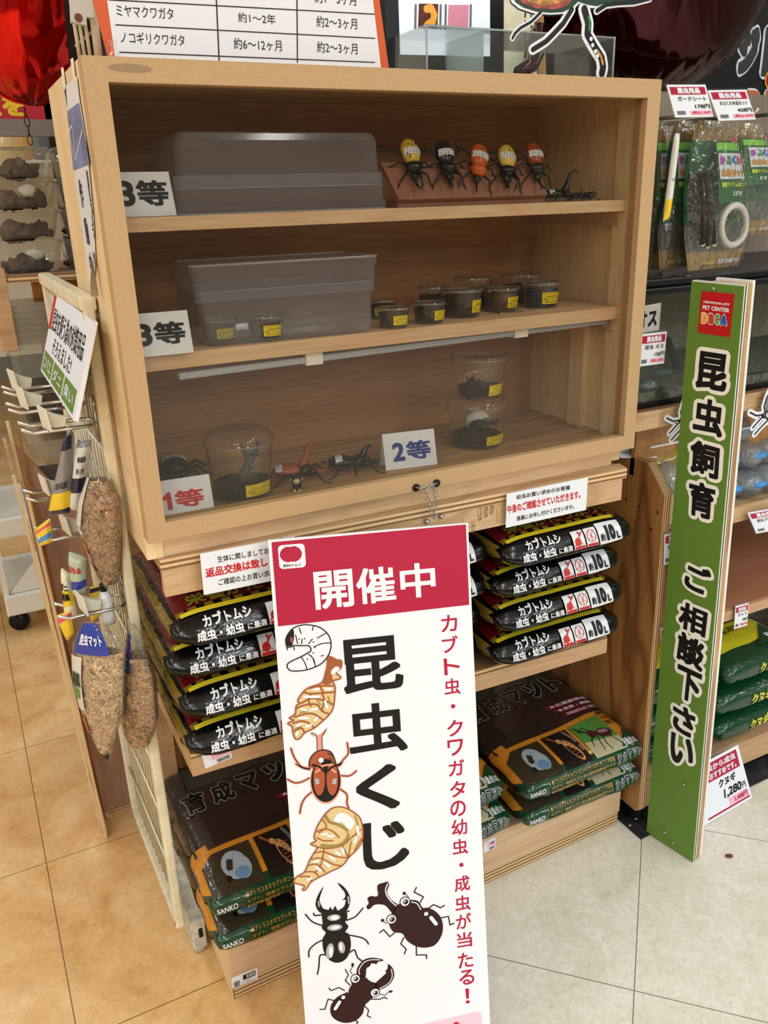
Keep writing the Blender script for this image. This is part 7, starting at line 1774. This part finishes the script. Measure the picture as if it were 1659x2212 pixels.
im.slab([C_(*p) for p in [(90, -10), (130, 20), (220, 40), (320, 20), (370, -10), (250, -60)]], pc_, .0013, .0016, 3)
im.stroke([C_(505, 110), C_(512, 150), C_(508, 190)], 14 * kx, pc_, .0014, 4); im.stroke([C_(560, 325), C_(585, 365), C_(596, 410)], 16 * kx, pc_, .0014, 3)
for a in ((520, 250), (530, 290), (548, 330), (560, 360)): im.disc(C_(*a), 12 * kx, pc_, .0016, 5, 6)
obj('print', im, [flat('cut_black', (18, 22, 22), .3), flat('cut_green', (32, 62, 40), .3), flat('cut_rust', (150, 70, 56), .3, var=.3, vs=60), flat('cut_ochre', (176, 124, 66), .3, var=.3, vs=90), flat('cut_bright_green', (52, 130, 66), .3), WHITE], ct_)
# foil balloons
def foil(name, c, wr, freq):
    m, nt, b = base(name); L = nt.links
    b.inputs['Base Color'].default_value = lin(c); b.inputs['Metallic'].default_value = .8; b.inputs['Roughness'].default_value = .10
    b.inputs['Coat Weight'].default_value = .10; b.inputs['Coat Roughness'].default_value = .03
    tc = N(nt, 'ShaderNodeTexCoord'); mp = N(nt, 'ShaderNodeMapping'); mp.inputs['Scale'].default_value = freq
    no = N(nt, 'ShaderNodeTexNoise', Scale=1.0, Detail=2.0, Distortion=.8); bp = N(nt, 'ShaderNodeBump', Strength=wr, Distance=.03)
    L.new(tc.outputs['Object'], mp.inputs[0]); L.new(mp.outputs[0], no.inputs['Vector']); L.new(no.outputs['Fac'], bp.inputs['Height']); L.new(bp.outputs[0], b.inputs['Normal']); L.new(bp.outputs[0], b.inputs['Coat Normal'])
    return m
p = atY(1418, -120, .62)
R_ = (atY(1648, 0, .62) - atY(1418, 0, .62)).length
mbn = thing('maroon_balloon', 'huge glossy dark maroon foil balloon behind the cabinet top', 'balloon', p)
bz = p.z - atY(1430, 205, .62).z
def wrink(q_, n, amp):
    a = math.atan2(q_.y, q_.x); s_ = max(0, -q_.z) ** 3
    return q_ * (1 + amp * s_ * math.sin(a * n) + .02 * noise.noise(q_ * 3))
obj('foil', MB().ball(p, (R_, .17, bz), 72, 40, f=lambda q_: wrink(q_, 23, .018)), foil('maroon_foil', (58, 5, 14), .45, (7, 7, 2.5)), mbn)
q_ = atY(1150, 135, .40)
obj('foil_leg', MB().tube([atY(1168, 60, .46), atY(1160, 115, .44), atY(1150, 140, .42), atY(1120, 156, .40)], [.016, .015, .014, .012], 12), MATS['maroon_foil'], mbn)
p = atY(36, 10, .58); R2 = (atY(186, 40, .58) - atY(36, 40, .58)).length; bz = p.z - atY(55, 224, .58).z
rb = thing('red_balloon', 'shiny red foil balloon hanging left of the cabinet top', 'balloon', p)
obj('foil', MB().ball(p, (R2, .13, bz), 60, 34, f=lambda q_: wrink(q_, 17, .02)), foil('red_foil', (200, 16, 12), .8, (9, 9, 4)), rb)
obj('seam', MB().tube([p + V((R2 * math.cos(a) * 1.01, 0, bz * math.sin(a) * 1.01)) for a in [2 * PI * k / 48 for k in range(48)]], .002, 6, closed=True), MATS['red_foil'], rb)
# cream wire rack and latch behind the top left corner
wr = thing('wire_rack', 'cream wire rack standing behind the cabinet top left corner', 'rack', atY(190, 118, .36))
for px in (167, 178, 190): obj('wire', MB().tube([atY(px + 6, 130, .36), atY(px - 16, -10, .36)], .003, 6), CREAM, wr)
obj('post', MB().tube([atY(214, 130, .36), atY(196, -10, .36)], .0065, 10), CREAM, wr); obj('cross_wire', MB().tube([atY(163, 100, .365), atY(206, 62, .365)], .0025, 6), CREAM, wr)
obj('back_cover', MB().add([atY(150, 140, .40), atY(226, 140, .40), atY(206, -20, .40), atY(135, -20, .40)], [(0, 1, 2, 3)]), flat('dark_cloth', (30, 12, 12), .8), wr)
lt_ = thing('clip_latch', 'white plastic clip hooked on the wire rack at the top picture edge', 'clip', atY(170, 50, .32))
pl_ = XZ(.345); l_ = lambda x, y: pl_.uv(x, y)
obj('body', MB().slab([l_(148, -20), l_(152, 50), l_(185, 58), l_(184, 40), l_(200, 42), l_(196, -20)], pl_, 0, .012), flat('clip_plastic', (220, 222, 216), .4), lt_, bevel=.002)
obj('screw', MB().disc(l_(167, 42), .006, pl_, .0125, 0, 16), STEEL, lt_)
# notice sheet on the cabinet's left side
sp = Plane((-.0014, 0, 0), (0, -1, 0), (0, 0, 1)); s_ = sp.uv
nt_ = thing('side_notice', 'curling white and blue camera notice taped to the left side of the cabinet', 'notice', sp(*s_(190, 600)))
shp = [(142, 186), (166, 165), (172, 215), (186, 300), (196, 400), (203, 480), (207, 560), (205, 600), (198, 632), (190, 590), (180, 500), (165, 400), (152, 290), (146, 230)]
obj('sheet', MB().slab([s_(*p) for p in shp], sp, 0, .0006), flat('sheet_pale', (224, 224, 226), .3), nt_)
obj('blue_print', MB().slab([s_(*p) for p in [(147, 240), (172, 222), (186, 300), (195, 355), (160, 368), (152, 290)]], sp, .0008, .0011), flat('print_slate', (104, 112, 160), .35, var=.25, vs=14), nt_)
obj('dark_corner', MB().slab([s_(*p) for p in [(137, 188), (143, 186), (147, 232), (141, 200)]], sp, 0, .0009), NAVY, nt_)
cl = MB()
for a, b in (((158, 270), (165, 345)), ((165, 345), (180, 280)), ((152, 280), (162, 340)), ((158, 270), (150, 285))): cl.stroke([s_(*a), s_(*b)], .0022, sp, .0014)
obj('camera_outline', cl, WHITE, nt_)
tx = MB()
for i, (ch, px, py, w_, h_) in enumerate((('作', 177, 418, .026, .036), ('動', 189, 500, .026, .036), ('中', 198, 570, .022, .03), ('防', 191, 385, .013, .02), ('犯', 195, 418, .012, .02), ('カ', 199, 448, .010, .018), ('メ', 201, 475, .010, .018), ('ラ', 203, 500, .010, .018))):
    c = s_(px, py); tx.text(ch, (c[0] - w_ / 2, c[1] - h_ / 2, c[0] + w_ / 2, c[1] + h_ / 2), sp, .0010, bold=.03)
obj('lettering', tx, NAVY, nt_)
a0, a1 = s_(207, 545), s_(200, 640)
obj('curl', MB().grid(lambda u_, w_: sp(a0[0] - .004 - .02 * u_ * (1 - .5 * w_), a0[1] + (a1[1] - a0[1]) * w_ * .9, .002 + .012 * math.sin(PI * .5 * w_) * (1 - u_)), 6, 10), flat('sheet_back', (178, 170, 156), .5), nt_)
for px, py, r in ((159, 152, -.3), (138, 170, -.3)):
    c = s_(px, py); obj('tape', MB().slab([(c[0] - .010, c[1] - .014), (c[0] + .008, c[1] - .012), (c[0] + .010, c[1] + .012), (c[0] - .006, c[1] + .013)], sp, .0, .0011), flat('tape_white', (232, 226, 208), .4), nt_)
# black fascia board with big outlined letters, far right
fy_ = .86; pf = XZ(fy_); f_ = pf.uv
fb_ = thing('fascia_board', 'black board with large white-edged letters behind the maroon balloon', 'sign', pf(*f_(1640, 275)))
obj('board', MB().slab([f_(1440, 300), f_(1720, 300), f_(1720, -40), f_(1440, -40)], pf, -.012, 0), flat('board_black', (24, 24, 26), .4), fb_)
om, bm_ = MB(), MB()
for ch, a, b in (('ジ', (1590, 160), (1642, 60)), ('ト', (1642, 165), (1700, 62))):
    p0, p1 = f_(*a), f_(*b); om.round_text(ch, (p0[0] - .008, p0[1] - .008, p1[0] + .008, p1[1] + .008), pf, .001, 0, .16); bm_.text(ch, (p0[0], p0[1], p1[0], p1[1]), pf, .003, bold=.08)
obj('letter_outline', om, WHITE, fb_); obj('lettering', bm_, flat('letter_charcoal', (58, 58, 60), .4), fb_)
om, bm_ = MB(), MB()
for ch, a, b in (('B', (1606, 262), (1644, 196)), ('B', (1646, 262), (1690, 196))):
    p0, p1 = f_(*a), f_(*b); om.round_text(ch, (p0[0] - .006, p0[1] - .006, p1[0] + .006, p1[1] + .006), pf, .001, 0, .14); bm_.text(ch, (p0[0], p0[1], p1[0], p1[1]), pf, .003, bold=.08)
obj('second_outline', om, WHITE, fb_); obj('second_lettering', bm_, flat('letter_orange', (190, 108, 66), .4), fb_)
e = f_(1660, 172); obj('emblem', MB().disc(e, .020, pf, .004, 0, 24, .024).disc(e, .016, pf, .005, 1, 24, .020), [flat('emblem_yellow', (230, 200, 60), .4), flat('emblem_red', (176, 24, 28), .4)], fb_)
# slotted shelf post behind the acrylic box
pt = thing('slotted_post', 'cream slotted shelving post behind the acrylic box', 'post', atY(1120, 150, .48))
pp_ = XZ(.47); g_ = pp_.uv
obj('post', MB().slab([g_(1085, 165), g_(1160, 165), g_(1150, -30), g_(1075, -30)], pp_, -.03, 0), CREAM, pt)
sl = MB()
for y_ in (0, 22, 44, 66, 88, 110, 132):
    for x_ in (1133, 1146): sl.slab([g_(x_, y_ + 16), g_(x_ + 3, y_ + 16), g_(x_ + 3, y_), g_(x_, y_)], pp_, .0002, .0005)
obj('slots', sl, BLACKPL, pt)
obj('wood_strip', MB().slab([g_(1162, 165), g_(1180, 165), g_(1172, -30), g_(1154, -30)], pp_, -.02, 0), PLYZ, pt)
bk = thing('back_fixture', 'dark tall fixture panel behind the cabinet and balloons', 'panel', (.8, .70, 0))
obj('panel', MB().box(.10, 2.4, 1.20, 1.22, .0, 2.3), flat('fixture_dark', (52, 40, 34), .7), bk)
